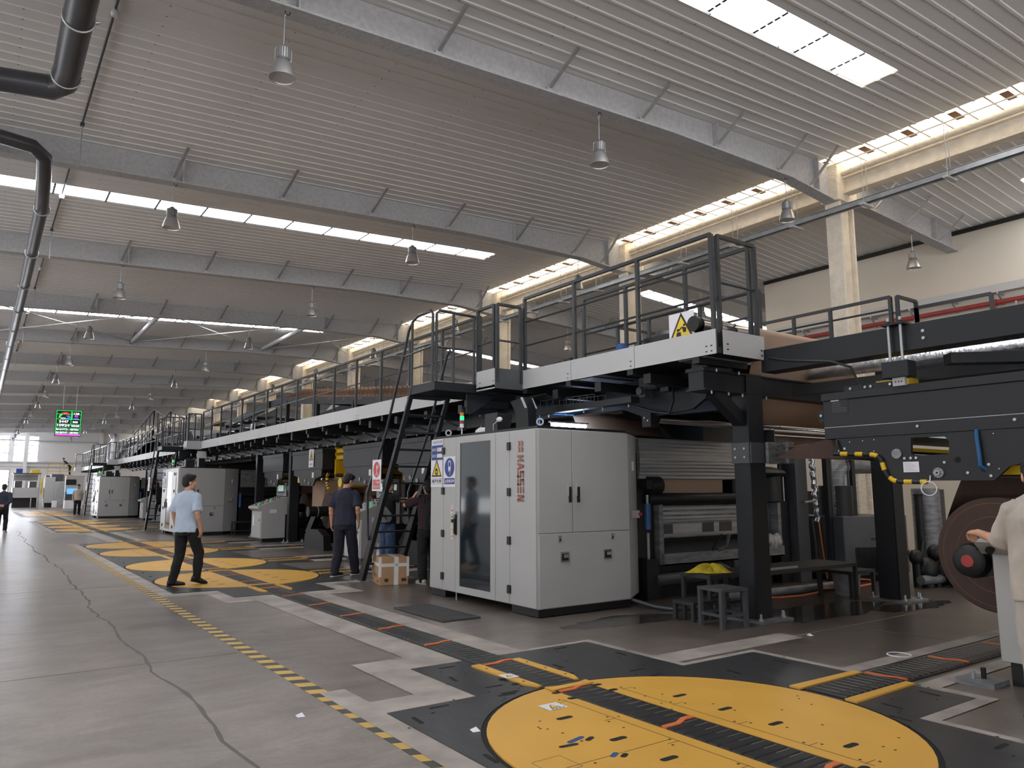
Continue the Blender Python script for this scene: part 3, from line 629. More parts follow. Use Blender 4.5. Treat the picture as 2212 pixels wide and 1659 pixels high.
# black floor plates
ZP = 0.009
def plate(poly, label, slots=(), ring=None):
    m_ = MB(); m_.prism(poly, 'z', 0.001, ZP, 'plate')
    for x, y, a in slots: slot(m_, x, y, ZP + 0.0012, 0.13, 0.032, a)
    for x, y, a in slots: dots(m_, [(x + 0.17, y + 0.09), (x - 0.12, y - 0.11)], ZP + 0.0012, 0.011)
    single('floor_plate', m_, label, 'floor plate', 'black floor plates', smooth=False)
cx, cy, rr = 3.81, 3.38, RD + 0.035
aL = math.acos(-0.19 / rr)
plate([(2.38, 1.3), (3.62, 1.3)] + arc(cx, cy, rr, -aL, -2 * math.pi + aL, 40) + [(3.62, 4.83), (2.38, 4.83)], 'black steel floor plate left of the large yellow turntable', [(3.35, 4.77, 0), (2.74, 4.75, 0), (2.47, 4.56, 1.5), (2.47, 3.7, 1.5), (3.3, 4.73, 0)])
plate([(3.1, 4.83), (3.62, 4.83), (3.62, 5.86), (3.1, 5.86)], 'small black floor plate left of the conveyor beyond the large turntable', [(3.37, 5.72, 0), (3.21, 5.35, 1.4), (3.35, 4.98, 0)])
plate([(3.97, 4.83), (5.04, 4.83), (5.04, 5.86), (3.97, 5.86)], 'black floor plate right of the conveyor beyond the large turntable', [(4.63, 5.76, 0), (4.93, 5.25, 1.5), (4.16, 5.21, 1.5)])
aU = math.acos(0.16 / rr); aR = math.asin(0.17 / rr)
plate([(3.97, 4.83)] + arc(cx, cy, rr, aU, aR, 22) + [(5.98, cy + 0.17), (5.98, 4.6), (5.04, 4.6), (5.04, 4.83)], 'black floor plate behind the large turntable on the far right side', [(4.61, 4.72, 0), (4.61, 4.51, 0), (5.84, 4.2, 1.5), (5.2, 4.2, 1.5)])
plate(arc(cx, cy, rr, -aR, -aU, 22) + [(3.97, 1.3), (5.16, 1.3), (5.16, 2.69), (5.98, 2.69), (5.98, cy - 0.17)], 'black floor plate at the lower right edge of the large turntable', [(5.83, 2.94, 1.5), (5.29, 2.93, 1.5), (5.06, 2.75, 1.5), (5.0, 2.13, 0)])
gn = ('near-side', 'middle', 'farthest')
for gi, g in enumerate((0, 19.7, 39.4)):
    ys = [13.5 + d + g for d in (0, 2.95, 6.75, 9.65)]; cuts = [ys[0] - 1.45, (ys[0] + ys[1]) / 2, (ys[1] + ys[2]) / 2, (ys[2] + ys[3]) / 2, ys[3] + 1.45]
    for i, yc in enumerate(ys):
        lo, hi = cuts[i], cuts[i + 1]; q = 'the %s turntable in the %s group' % (words[i], gn[gi])
        rL = min(rr, yc - lo - 0.02, hi - yc - 0.02) if i in (0, 1, 2, 3) else rr
        rL = max(rL, RD + 0.01)
        def side(sg):
            t0 = math.acos(0.19 / rL) if sg > 0 else math.acos(-0.19 / rL)
            A = arc(3.81, yc, rL, t0, -t0, 24) if sg > 0 else arc(3.81, yc, rL, t0, 2 * math.pi - t0, 24)
            A = [(x, min(max(y, lo + 0.002), hi - 0.002)) for x, y in A]
            xe = 5.2 if sg > 0 else 2.46; xi = 3.81 + sg * 0.19
            return [(xi, hi)] + A + [(xi, lo), (xe, lo), (xe, hi)]
        plate(side(-1), 'black floor plate left of %s' % q, [(2.6, yc + 1.1, 1.5), (2.6, yc - 1.1, 1.5)] if gi == 0 else [])
        plate(side(1), 'black floor plate right of %s' % q)
        plate([(5.21, yc - 0.7), (5.98, yc - 0.7), (5.98, yc - 0.17), (5.21, yc - 0.17)], 'small front floor plate right of %s' % q)
        plate([(5.21, yc + 0.17), (5.98, yc + 0.17), (5.98, yc + 0.7), (5.21, yc + 0.7)], 'small rear floor plate right of %s' % q)
    y0 = ys[0] - 1.45
    plate([(3.08, y0 - 0.92), (3.62, y0 - 0.92), (3.62, y0 - 0.005), (3.08, y0 - 0.005)], 'small black floor plate left of the conveyor in front of the %s turntable group' % gn[gi])
    plate([(3.99, y0 - 0.92), (4.58, y0 - 0.92), (4.58, y0 - 0.005), (3.99, y0 - 0.005)], 'small black floor plate right of the conveyor in front of the %s turntable group' % gn[gi])
# conveyors
def slat_run(mb, a, b, ax, c, fine):
    p = 0.0855 if fine else 0.13; n = int((b - a) / p)
    for i in range(n):
        s0 = a + i * p; s1 = s0 + p * 0.86; zz = 0.0195
        if ax == 'y':
            mb.add([(c - 0.155, s0, 0.012), (c + 0.155, s0, 0.012), (c + 0.155, s1, 0.012), (c - 0.155, s1, 0.012), (c - 0.15, s0 + 0.01, zz), (c + 0.15, s0 + 0.01, zz), (c + 0.15, s1, zz), (c - 0.15, s1, zz)], [(0, 1, 5, 4), (1, 2, 6, 5), (2, 3, 7, 6), (3, 0, 4, 7), (4, 5, 6, 7)], 'belt')
            if fine: mb.box(c + 0.02, c + 0.14, s1 - 0.006, s1 - 0.001, zz, zz + 0.0015, 'slatline')
        else:
            mb.add([(s0, c - 0.155, 0.012), (s1, c - 0.155, 0.012), (s1, c + 0.155, 0.012), (s0, c + 0.155, 0.012), (s0 + 0.01, c - 0.15, zz), (s1, c - 0.15, zz), (s1, c + 0.15, zz), (s0 + 0.01, c + 0.15, zz)], [(0, 1, 5, 4), (1, 2, 6, 5), (2, 3, 7, 6), (3, 0, 4, 7), (4, 5, 6, 7)], 'belt')
            if fine: mb.box(s1 - 0.006, s1 - 0.001, c - 0.06, c + 0.14, zz, zz + 0.0015, 'slatline')
def orange(par, x, y, ax):
    m_ = MB(); a = 0.157
    P = [(-a, 0.0), (-0.03, 0.0), (0.07, 0.045), (a, 0.045)]; w_ = 0.04
    vs = []
    for u, v in P:
        for e in (-w_ / 2, w_ / 2):
            vs += [(x + u, y + v + e, z) for z in (0.012, 0.025)] if ax == 'y' else [(x + v + e, y - u, z) for z in (0.012, 0.025)]
    fs = []
    for i in range(3): o = i * 4; fs += [(o, o + 1, o + 5, o + 4), (o + 2, o + 6, o + 7, o + 3), (o + 1, o + 3, o + 7, o + 5), (o, o + 4, o + 6, o + 2)]
    fs += [(0, 2, 3, 1), (12, 13, 15, 14)]
    m_.add(vs, fs, 'orange'); part('orange_slat', m_, par, 'orange slat')
cv = thing('slat_conveyor', 'long black slat conveyor sunk in the floor along the aisle', 'conveyor', (CXC, 3, 0))
m_ = MB(); m_.box(CXC - 0.18, CXC + 0.18, 1.0, 52, 0.0003, 0.012, 'belt'); slat_run(m_, 1.2, 26, 'y', CXC, True); slat_run(m_, 26, 51, 'y', CXC, False); part('slat_belt', m_, cv, smooth=False)
y = 2.47
while y < 24: orange(cv, CXC, y, 'y'); y += 1.033 if y < 12.5 else 1.05
def guides(par, y0, y1):
    for sg in (-1, 1):
        m_ = MB(); m_.prism([(CXC + sg * 0.165, y0), (CXC + sg * 0.2, y0 - 0.0), (CXC + sg * 0.25, y0 + 0.12), (CXC + sg * 0.25, y1), (CXC + sg * 0.165, y1)], 'z', 0.003, 0.022, 'yel')
        for t in (0.2, 0.5, 0.8): dots(m_, [(CXC + sg * 0.21, y0 + (y1 - y0) * t)], 0.0232, 0.012)
        if y0 < 6:
            for t in (0.22, 0.42): slot(m_, CXC + sg * 0.27, y0 + (y1 - y0) * t, 0.0115, 0.03, 0.05)
        part('yellow_guide', m_, par, 'yellow guide strip')
guides(cv, 4.75, 5.62)
if True:
    m_ = MB(); o = Vector((3.6, 5.06, 0.024)); flat(m_, [(-0.07, 0), (0.05, 0), (0.05, 0.13), (-0.07, 0.13)], o, XD, YD, 'white'); warn(m_, -0.01, 0.06, 0.04, o, XD, YD); part('warning_sticker', m_, cv)
for g in (0, 19.7, 39.4): guides(cv, 13.5 - 2.1 + g, 13.5 - 1.4 + g); guides(cv, 13.5 + 11.1 + g, 13.5 + 11.9 + g); guides(cv, 13.5 + 4.28 + g, 13.5 + 5.42 + g)
for i, (yc, t) in enumerate(DISCS[:9]):
    lb = 'black slat feed conveyor running from the large turntable towards the paper roll' if i == 0 else 'black slat feed conveyor running right from the %s turntable of the %s group' % (words[(i - 1) % 4], gn[(i - 1) // 4])
    c = thing('feed_conveyor', lb, 'conveyor', (6.5, yc, 0), 'cross feed conveyors'); m_ = MB()
    m_.box(5.2, 9.6, yc - 0.175, yc + 0.175, 0.0003, 0.012, 'belt'); slat_run(m_, 5.22, 9.5, 'x', yc, i == 0); part('slat_belt', m_, c, smooth=False)
    for x in (6.02, 7.05, 8.1): orange(c, x, yc, 'x')
    for sg in (-1, 1):
        m_ = MB(); m_.prism([(5.16, yc + sg * 0.18), (5.16, yc + sg * 0.27), (6.0, yc + sg * 0.25), (6.0, yc + sg * 0.18)], 'z', 0.003, 0.022, 'yel'); part('yellow_guide', m_, c, 'yellow guide strip')
# loose bits on the floor
m_ = MB(); m_.box(4.45, 4.97, 7.66, 8.9, 0.001, 0.02, 'rubber'); single('floor_mat', m_, 'thin black rubber mat on the floor in front of the nearest cabinet', 'mat', bevel=0.006)
for i, (x, y, lb) in enumerate(((2.63, 4.14, 'scrap of white paper on the black plate left of the turntable'), (1.86, 5.1, 'scrap of white paper on the aisle floor beside the striped tape'), (7.1, 4.75, 'torn white paper scrap on the floor right of the black column'))):
    z = 0.011 if i == 0 else 0.003; m_ = MB(); m_.add([(x, y, z), (x + 0.05, y - 0.01, z), (x + 0.04, y + 0.03, z + 0.02), (x, y + 0.04, z + 0.006)], [(0, 1, 2, 3)], 'white'); single('paper_scrap', m_, lb, 'paper')
m_ = MB(); m_.torus((6.95, 3.75, 0.008), 0.1, 0.006, 'white', (0, 0, 1), 20); single('white_ring', m_, 'thin white plastic ring lying beside the feed conveyor', 'ring')
# ================================================================ CABINETS, LADDERS, CATWALK
def eye_bolt(m_, x, y, z): m_.torus((x, y, z + 0.055), 0.038, 0.011, 'fascia', (0.6, 0.8, 0), 18); m_.cyl((x, y, z), (x, y, z + 0.02), 0.018, 10, 'fascia')
def sign_resp(m_, o):
    # responsibility board
    P = lambda a, b, c, d: [(a, b), (c, b), (c, d), (a, d)]
    flat(m_, P(0, 0, 0.33, 0.3), o, NY, ZD, 'white'); flat(m_, P(0.01, 0.0, 0.33, 0.215), o, NY, ZD, 'signblue', 0.0014)
    for y in (0.125, 0.035): flat(m_, P(0.165, y, 0.325, y + 0.055), o, NY, ZD, 'white', 0.002)
    text(m_, '设备责任牌', o + NY * 0.03 + ZD * 0.235, NY, ZD, 'signblue', width=0.28, h=0.05, depth=0.002)
    text(m_, '设备名称', o + NY * 0.015 + ZD * 0.13, NY, ZD, 'white', width=0.13, h=0.045, depth=0.0024); text(m_, '设备负责人', o + NY * 0.015 + ZD * 0.04, NY, ZD, 'white', width=0.14, h=0.045, depth=0.0024)
    text(m_, '7.5m', o + NY * 0.17 + ZD * 0.14, NY, ZD, 'signred', h=0.03, width=0.07, depth=0.003)
def sign_noise(m_, o):
    flat(m_, [(0, 0), (0.34, 0), (0.34, 0.43), (0, 0.43)], o, NY, ZD, 'white'); warn(m_, 0.17, 0.24, 0.165, o, NY, ZD)
    flat(m_, circ(0.165, 0.22, 0.045, 0.04, 8), o, NY, ZD, 'signblk', 0.003); flat(m_, circ(0.165, 0.22, 0.022, 0.018, 8), o, NY, ZD, 'signyel', 0.0034)
    flat(m_, [(0.14, 0.25), (0.15, 0.285), (0.175, 0.26), (0.2, 0.27), (0.19, 0.24)], o, NY, ZD, 'signblk', 0.003)
    for s_ in (-1, 1): flat(m_, [(0.17 + s_ * 0.035, 0.165), (0.17 + s_ * 0.045, 0.17), (0.17 - s_ * 0.035, 0.195), (0.17 - s_ * 0.04, 0.19)], o, NY, ZD, 'signblk', 0.003)
    flat(m_, [(0.02, 0.045), (0.325, 0.045), (0.325, 0.125), (0.02, 0.125)], o, NY, ZD, 'signblk', 0.0014); flat(m_, [(0.024, 0.049), (0.321, 0.049), (0.321, 0.121), (0.024, 0.121)], o, NY, ZD, 'white', 0.002)
    text(m_, '噪声有害', o + NY * 0.04 + ZD * 0.058, NY, ZD, 'signblk', width=0.265, h=0.055, depth=0.003, bold=0.02)
def sign_ear(m_, o):
    flat(m_, [(0, 0), (0.33, 0), (0.33, 0.43), (0, 0.43)], o, NY, ZD, 'white'); flat(m_, circ(0.165, 0.275, 0.135), o, NY, ZD, 'signblue', 0.0014)
    flat(m_, circ(0.165, 0.33, 0.04, 0.045), o, NY, ZD, 'white', 0.002); flat(m_, circ(0.165, 0.325, 0.028, 0.034), o, NY, ZD, 'signblue', 0.0026)
    flat(m_, circ(0.165, 0.265, 0.035, 0.04), o, NY, ZD, 'white', 0.002); flat(m_, [(0.13, 0.33), (0.14, 0.33), (0.15, 0.21), (0.14, 0.21)], o, NY, ZD, 'white', 0.0026)
    flat(m_, [(0.185, 0.26), (0.192, 0.26), (0.185, 0.17), (0.165, 0.16), (0.17, 0.167), (0.178, 0.175)], o, NY, ZD, 'white', 0.002)
    flat(m_, [(0.02, 0.04), (0.31, 0.04), (0.31, 0.125), (0.02, 0.125)], o, NY, ZD, 'signblue', 0.0014); text(m_, '必须带耳塞', o + NY * 0.035 + ZD * 0.057, NY, ZD, 'white', width=0.26, h=0.05, depth=0.002, bold=0.015)
def logo(m_, y, z):
    # wave mark and vertical lettering reading downward
    o = Vector((5.48 - 0.004, y, z)); xd, yd = -ZD, NY           # reading down the face, letter tops to the right
    for j in range(2):
        for i in range(2):
            a = i * 0.075; b = 0.012 + j * 0.062
            flat(m_, [(a, b), (a + 0.03, b + 0.02), (a + 0.065, b + 0.005), (a + 0.065, b + 0.04), (a + 0.03, b + 0.055), (a, b + 0.035)], o, xd, yd, 'logo', 0.0015)
    t = 0.026; H = 0.135
    def st(a, p): flat(m_, [(a + u, v) for u, v in p], o, xd, yd, 'logo', 0.0015)
    a = 0.175; L_ = 0.083; gp = 0.097
    st(a, [(0, 0), (t, 0), (t, H), (0, H)]); st(a, [(L_ - t, 0), (L_, 0), (L_, H), (L_ - t, H)]); st(a, [(t, H), (L_ / 2, H * 0.45), (L_ / 2, H * 0.15), (t * 0.8, H * 0.72)]); st(a, [(L_ - t, H), (L_ / 2, H * 0.45), (L_ / 2, H * 0.15), (L_ - t * 0.8, H * 0.72)]); a += gp
    st(a, [(-0.004, 0), (t, 0), (L_ / 2 + t * 0.3, H), (L_ / 2 - t * 0.7, H)]); st(a, [(L_ + 0.004, 0), (L_ - t, 0), (L_ / 2 - t * 0.1, H), (L_ / 2 + t * 0.7, H)]); st(a, [(t + 0.005, 0.035), (L_ - t - 0.005, 0.035), (L_ - t - 0.01, 0.058), (t + 0.01, 0.058)]); a += gp
    for q in range(2):
        st(a, [(0, 0), (L_, 0), (L_, t), (0, t)]); st(a, [(0, H), (L_, H), (L_, H - t), (0, H - t)]); st(a, [(0, H / 2 - t / 2), (L_, H / 2 - t / 2), (L_, H / 2 + t / 2), (0, H / 2 + t / 2)]); st(a, [(0, H / 2), (t, H / 2), (t, H - 0.004), (0, H - 0.004)]); st(a, [(L_ - t, 0), (L_, 0), (L_, H / 2), (L_ - t, H / 2)]); a += gp
    for v in (0, H / 2 - t / 2, H - t): st(a, [(0, v), (L_ - 0.006, v), (L_ - 0.006, v + t), (0, v + t)])
    a += gp
    st(a, [(0, 0), (t, 0), (t, H), (0, H)]); st(a, [(L_ - t, 0), (L_, 0), (L_, H), (L_ - t, H)]); st(a, [(t * 0.6, H), (t * 1.5, H), (L_ - t * 0.6, 0), (L_ - t * 1.5, 0)])
def cabinet(g, label, full):
    X0, X1 = 5.48, 6.97; ya, yb = 7.22 + g, 9.78 + g; zt = 2.235; zb = 0.1
    root = thing('control_cabinet', label, 'cabinet', (6.2, 8.4 + g, 0), 'grey control cabinets')
    # body with a chamfered far corner
    m_ = MB(); m_.prism([(X0, ya), (X1, ya), (7.52, 7.62 + g), (7.52, yb), (X0, yb)], 'z', zb, zt, 'cab'); part('body', m_, root, bevel=0.008)
    m_ = MB(); m_.prism([(X0 + 0.03, ya + 0.03), (X1 - 0.02, ya + 0.03), (7.46, 7.66 + g), (7.46, yb - 0.05), (X0 + 0.03, yb - 0.05)], 'z', zt, zt + 0.035, 'black'); eye_bolt(m_, 5.62, ya + 0.12, zt + 0.035); eye_bolt(m_, 5.62, yb - 0.22, zt + 0.035); eye_bolt(m_, 7.3, yb - 0.5, zt + 0.035); part('roof_rim', m_, root)
    m_ = MB(); m_.box(X0 + 0.02, 6.99, ya + 0.02, 7.78 + g, 0.01, zb, 'dark'); m_.box(X0 + 0.02, 6.9, 9.4 + g, yb - 0.02, 0.01, zb, 'dark'); m_.box(6.6, 7.45, 7.7 + g, yb - 0.05, 0.0, zb, 'dark')
    m_.cyl((5.5, 9.1 + g, 0), (5.5, 9.1 + g, zb), 0.009, 8, 'galv')
    for x in (5.7, 6.2, 6.7): m_.cyl((x, ya + 0.1, 0), (x, ya + 0.1, 0.02), 0.03, 10, 'galv')
    part('plinth', m_, root)
    def panel(y0, y1, name, z0=zb + 0.012, z1=zt - 0.01):
        q = MB(); q.box(X0 - 0.022, X0, y0 + g, y1 + g, z0, z1, 'cab'); return part(name, q, root, bevel=0.004)
    panel(9.412, 9.776, 'side_panel'); panel(7.226, 7.765, 'corner_panel')
    # glazed door
    d = MB(); y0, y1 = 8.085 + g, 9.06 + g; dz0, dz1 = zb + 0.012, zt - 0.01; gy0, gy1, gz0, gz1 = 8.2 + g, 8.965 + g, 0.2, 2.14
    d.prism([(y0, dz0), (y1, dz0), (y1, dz1), (y0, dz1)], 'x', X0 - 0.022, X0, 'cab', holes=[[(gy0, gz0), (gy1, gz0), (gy1, gz1), (gy0, gz1)]]); dr = part('door', d, root)
    q = MB(); q.box(X0 - 0.012, X0 - 0.004, gy0, gy1, gz0, gz1, 'tint'); part('door_glass', q, dr, 'dark tinted glass')
    q = MB(); q.box(X0 - 0.06, X0 - 0.022, 9.045 + g, 9.07 + g, 0.9, 1.1, 'signblk'); q.box(X0 - 0.04, X0 - 0.022, 9.03 + g, 9.08 + g, 0.88, 1.16, 'signblk'); part('door_handle', q, dr)
    q = MB(); q.box(X0 - 0.06, X0 - 0.02, 9.02 + g, 9.085 + g, 1.16, 1.2, 'galv'); q.cyl((X0 - 0.05, 9.05 + g, 1.13), (X0 - 0.05, 9.14 + g, 1.13), 0.012, 8, 'galv'); q.box(X0 - 0.05, X0 - 0.02, 9.11 + g, 9.15 + g, 1.05, 1.09, 'signblk'); part('padlock_hasp', q, dr)
    panel(9.066, 9.406, 'narrow_panel'); panel(7.772, 8.079, 'hinge_panel')
    for yy, zs in ((9.41, (2.05, 1.48, 0.885, 0.3)), (7.77, (2.04, 1.467, 0.872, 0.284))):
        for z in zs: q = MB(); q.box(X0 - 0.045, X0 - 0.02, yy - 0.032 + g, yy + 0.032 + g, z - 0.05, z + 0.05, 'signblk'); part('hinge', q, root, bevel=0.004)
    # front doors (facing the camera end)
    def fdoor(x0, x1, z0, z1, name):
        q = MB(); q.box(x0, x1, ya - 0.02, ya, z0, z1, 'cab'); return part(name, q, root, bevel=0.004)
    d1 = fdoor(5.488, 6.004, 0.98, zt - 0.01, 'cupboard_door'); d2 = fdoor(6.012, 6.962, 0.98, zt - 0.01, 'cupboard_door'); d3 = fdoor(5.488, 6.962, 0.11, 0.97, 'drop_panel')
    for d_, x in ((d1, 5.955), (d2, 6.088)):
        q = MB(); q.box(x - 0.02, x + 0.02, ya - 0.035, ya - 0.02, 1.42, 1.58, 'cab'); q.box(x - 0.013, x + 0.013, ya - 0.055, ya - 0.03, 1.34, 1.53, 'signblk'); part('swing_handle', q, d_)
    for x in (5.8, 6.655): q = MB(); q.box(x - 0.02, x + 0.02, ya - 0.03, ya - 0.02, 0.87, 0.945, 'alu_dull'); q.box(x - 0.009, x + 0.009, ya - 0.033, ya - 0.03, 0.885, 0.91, 'signblk'); part('latch', q, d3)
    for x in (5.875, 6.57): q = MB(); q.box(x - 0.065, x + 0.065, ya - 0.028, ya - 0.02, 0.63, 0.75, 'alu_dull'); q.box(x - 0.05, x + 0.05, ya - 0.03, ya - 0.028, 0.65, 0.73, 'black'); q.box(x - 0.02, x + 0.05, ya - 0.036, ya - 0.03, 0.68, 0.72, 'galv'); part('flush_pull', q, d3)
    q = MB(); q.box(7.1, 7.25, 7.3 + g, 7.34 + g, 1.12, 1.22, 'galv'); q.cyl((7.25, 7.3 + g, 1.17), (7.25, 7.27 + g, 1.17), 0.02, 10, 'redlens'); part('switch_box', q, root)
    q = MB(); q.box(7.2, 7.27, 7.41 + g, 7.43 + g, 1.75, 1.87, 'white'); part('notice_sticker', q, root)
    # signs
    for fn, nm, y, z in ((sign_resp, 'responsibility_sign', 9.765, 1.925), (sign_noise, 'noise_sign', 9.775, 1.535), (sign_ear, 'ear_protection_sign', 9.405, 1.535)):
        q = MB(); fn(q, Vector((X0 - 0.026, y + g, z))); part(nm, q, root)
    q = MB(); logo(q, 7.593 + g, 2.095); q.v = [(x - 0.023, y, z) for x, y, z in q.v]; part('lettering', q, root, 'copper coloured vertical lettering with wave mark')
    q = MB()
    for i in range(5):
        o = Vector((X0 - 0.026, 9.185 + g, 1.2 - i * 0.095)); flat(q, [(0, 0), (0.065, 0), (0.065, 0.085), (0, 0.085)], o, NY, ZD, 'white')
        if i: warn(q, 0.032, 0.045, 0.034, o, NY, ZD); flat(q, [(0.008, 0.004), (0.057, 0.004), (0.057, 0.018), (0.008, 0.018)], o, NY, ZD, 'signyel', 0.0014)
        else: flat(q, circ(0.032, 0.052, 0.024), o, NY, ZD, 'signred', 0.0014); flat(q, circ(0.032, 0.052, 0.016), o, NY, ZD, 'white', 0.002); flat(q, [(0.008, 0.004), (0.057, 0.004), (0.057, 0.02), (0.008, 0.02)], o, NY, ZD, 'signred', 0.0014)
    part('hazard_stickers', q, root)
    # signal tower on the roof
    q = MB(); q.cyl((5.66, 9.25 + g, zt), (5.66, 9.25 + g, zt + 0.16), 0.012, 10, 'fascia'); tw = part('signal_tower', q, root)
    for i, (k, n_) in enumerate((('white', 'lens_white'), ('redlens', 'lens_red'), ('green', 'lens_green'), ('amber', 'lens_amber'), ('signblk', 'cap'))):
        z = zt + 0.15 + i * 0.055; q = MB(); q.cyl((5.66, 9.25 + g, z), (5.66, 9.25 + g, z + 0.053), 0.03, 14, k); part(n_, q, tw)
    # box on a stalk standing on the roof
    return root
names3 = ['nearest', 'second', 'third']
for i, g in enumerate((0, 19.7, 39.4)): cabinet(g, ('large light grey control cabinet with tinted door nearest the camera', 'light grey control cabinet behind the pale blue shirted man', 'farthest light grey control cabinet beside the distant ladder')[i], i == 0)
# ladders ------------------------------------------------------------
def ladder(g, label):
    root = thing('access_ladder', label, 'ladder', (5.65, 11.9 + g, 0), 'black access ladders')
    xa, xb = 5.33, 5.98; foot = 11.86 + g; top = 10.2 + g; zt = 3.06
    for x, f_ in ((xa, foot), (xb, foot)):
        m_ = MB(); m_.prism([(f_ - 0.09, 0.012), (f_ + 0.1, 0.012), (top + 0.02, zt - 0.12), (top + 0.02, zt - 0.02), (top - 0.08, zt - 0.02)], 'x', x - 0.035, x + 0.035, 'black'); part('stringer', m_, root, bevel=0.004)
        m_ = MB(); m_.box(x - 0.07, x + 0.09, f_ - 0.1, f_ + 0.14, 0.0, 0.012, 'galv'); part('foot_plate', m_, root)
    for i in range(11):
        z = 0.3 + i * 0.262; y = foot - (foot - top) * (z / zt); m_ = MB(); m_.box(xa + 0.03, xb - 0.03, y - 0.07, y + 0.11, z - 0.02, z + 0.006, 'black'); part('tread', m_, root)
    m_ = MB(); m_.box(5.3, 6.45, 9.43 + g, 10.28 + g, 2.93, zt, 'black'); m_.box(5.3, 6.45, 9.43 + g, 10.28 + g, zt, zt + 0.012, 'galv'); m_.prism([(5.98, 2.93), (6.45, 2.93), (5.98, 2.62), (5.9, 2.62), (5.9, 2.93)], 'y', 9.5 + g, 9.54 + g, 'black'); part('landing', m_, root, bevel=0.006)
    r = 0.021
    for x, full in ((xa - 0.05, 1), (xb + 0.03, 0)):
        m_ = MB(); zh = 4.12
        if full:
            m_.tube([(x, 11.55 + g, 0.75), (x, 11.6 + g, 1.45), (x, 10.95 + g, 2.4), (x, 10.36 + g, 3.6), (x, 10.22 + g, 3.93), (x, 10.08 + g, 4.06), (x, 9.9 + g, zh), (x, 9.52 + g, zh), (x, 9.46 + g, 4.06), (x, 9.46 + g, zt)], r, 10, 'rail')
            m_.cyl((x, 10.1 + g, zt), (x, 10.1 + g, 4.05), r, 10, 'rail'); m_.cyl((x, 10.35 + g, 3.55), (x, 9.46 + g, 3.58), r * 0.8, 8, 'rail'); m_.cyl((x, 11.55 + g, 0.75), (x, 11.5 + g, 0.7), r, 8, 'rail')
        else:
            m_.tube([(x, 11.5 + g, 0.75), (x, 11.55 + g, 1.45), (x, 10.9 + g, 2.4), (x, 10.3 + g, 3.62), (x, 10.2 + g, 3.7), (x, 10.12 + g, 3.62), (x, 10.12 + g, zt)], r, 10, 'rail')
        part('handrail', m_, root)
    m_ = MB(); y = 9.44 + g; m_.tube([(xa, y, zt), (xa, y, 4.06), (xa + 0.05, y, 4.12), (6.0, y, 4.1)], r, 10, 'rail'); m_.cyl((xa, y, 3.57), (6.0, y, 3.57), r * 0.8, 8, 'rail'); m_.cyl((5.62, y, zt), (5.62, y, 4.1), r, 10, 'rail'); m_.cyl((5.98, y, zt), (5.98, y, 4.1), r, 10, 'rail'); part('end_handrail', m_, root)
    # safety sign hung on the handrail
    m_ = MB(); o = Vector((xa - 0.08, 11.36 + g, 1.48)); m_.box(xa - 0.08, xa - 0.075, 11.04 + g, 11.36 + g, 1.48, 1.98, 'white'); flat(m_, circ(0.16, 0.34, 0.12, 0.125), o, NY, ZD, 'signred'); flat(m_, [(0.03, 0.03), (0.29, 0.03), (0.29, 0.18), (0.03, 0.18)], o, NY, ZD, 'signred')
    flat(m_, circ(0.17, 0.4, 0.018), o, NY, ZD, 'white', 0.0016)
    for p in ([(0.15, 0.38), (0.19, 0.38), (0.18, 0.31), (0.15, 0.31)], [(0.18, 0.37), (0.23, 0.39), (0.23, 0.38), (0.19, 0.35)], [(0.15, 0.31), (0.17, 0.31), (0.13, 0.24), (0.11, 0.25)], [(0.16, 0.31), (0.18, 0.31), (0.2, 0.25), (0.18, 0.24)], [(0.1, 0.22), (0.11, 0.22), (0.24, 0.44), (0.23, 0.44)]): flat(m_, p, o, NY, ZD, 'white', 0.0016)
    text(m_, '上下楼梯', o + NY * 0.045 + ZD * 0.11, NY, ZD, 'white', width=0.23, h=0.055, depth=0.0016); text(m_, '抓好扶手', o + NY * 0.045 + ZD * 0.042, NY, ZD, 'white', width=0.23, h=0.055, depth=0.0016)
    part('safety_sign', m_, root)
for i, g in enumerate((0, 19.7, 39.4)): ladder(g, ('steep black steel ladder beside the nearest grey cabinet', 'steep black steel ladder behind the second grey cabinet', 'farthest black steel ladder behind the distant cabinet')[i])
# catwalks -------------------------------------------------------------
XF = 6.5; ZF0, ZF1, ZD_ = 2.97, 3.245, 3.05
def railing(root, x, ys, ztop, zmid, r=0.02, zb=ZD_, ends=True):
    for y in ys: q = MB(); q.box(x - 0.022, x + 0.022, y - 0.022, y + 0.022, zb, ztop, 'rail'); part('rail_post', q, root)
    q = MB(); q.bar((x, ys[0], ztop), (x, ys[-1], ztop), 0.04, 0.04, 'rail'); part('top_rail', q, root)
    for z in zmid: q = MB(); q.cyl((x, ys[0], z), (x, ys[-1], z), r * 0.75, 8, 'rail'); part('mid_rail', q, root)
def railing_x(root, y, xs, ztop, zmid, zb=ZD_):
    for x in xs: q = MB(); q.box(x - 0.022, x + 0.022, y - 0.022, y + 0.022, zb, ztop, 'rail'); part('rail_post', q, root)
    q = MB(); q.bar((xs[0], y, ztop), (xs[-1], y, ztop), 0.04, 0.04, 'rail'); part('top_rail', q, root)
    for z in zmid: q = MB(); q.cyl((xs[0], y, z), (xs[-1], y, z), 0.015, 8, 'rail'); part('mid_rail', q, root)
def screws(mb, y, x=XF - 0.002):
    for z in (3.0, 3.06): mb.box(x - 0.004, x, y - 0.012, y + 0.012, z, z + 0.012, 'signblk')
cw = thing('catwalk', 'nearest overhead catwalk end with pale fascia and tall black handrails', 'catwalk', (6.9, 7, 2.9))
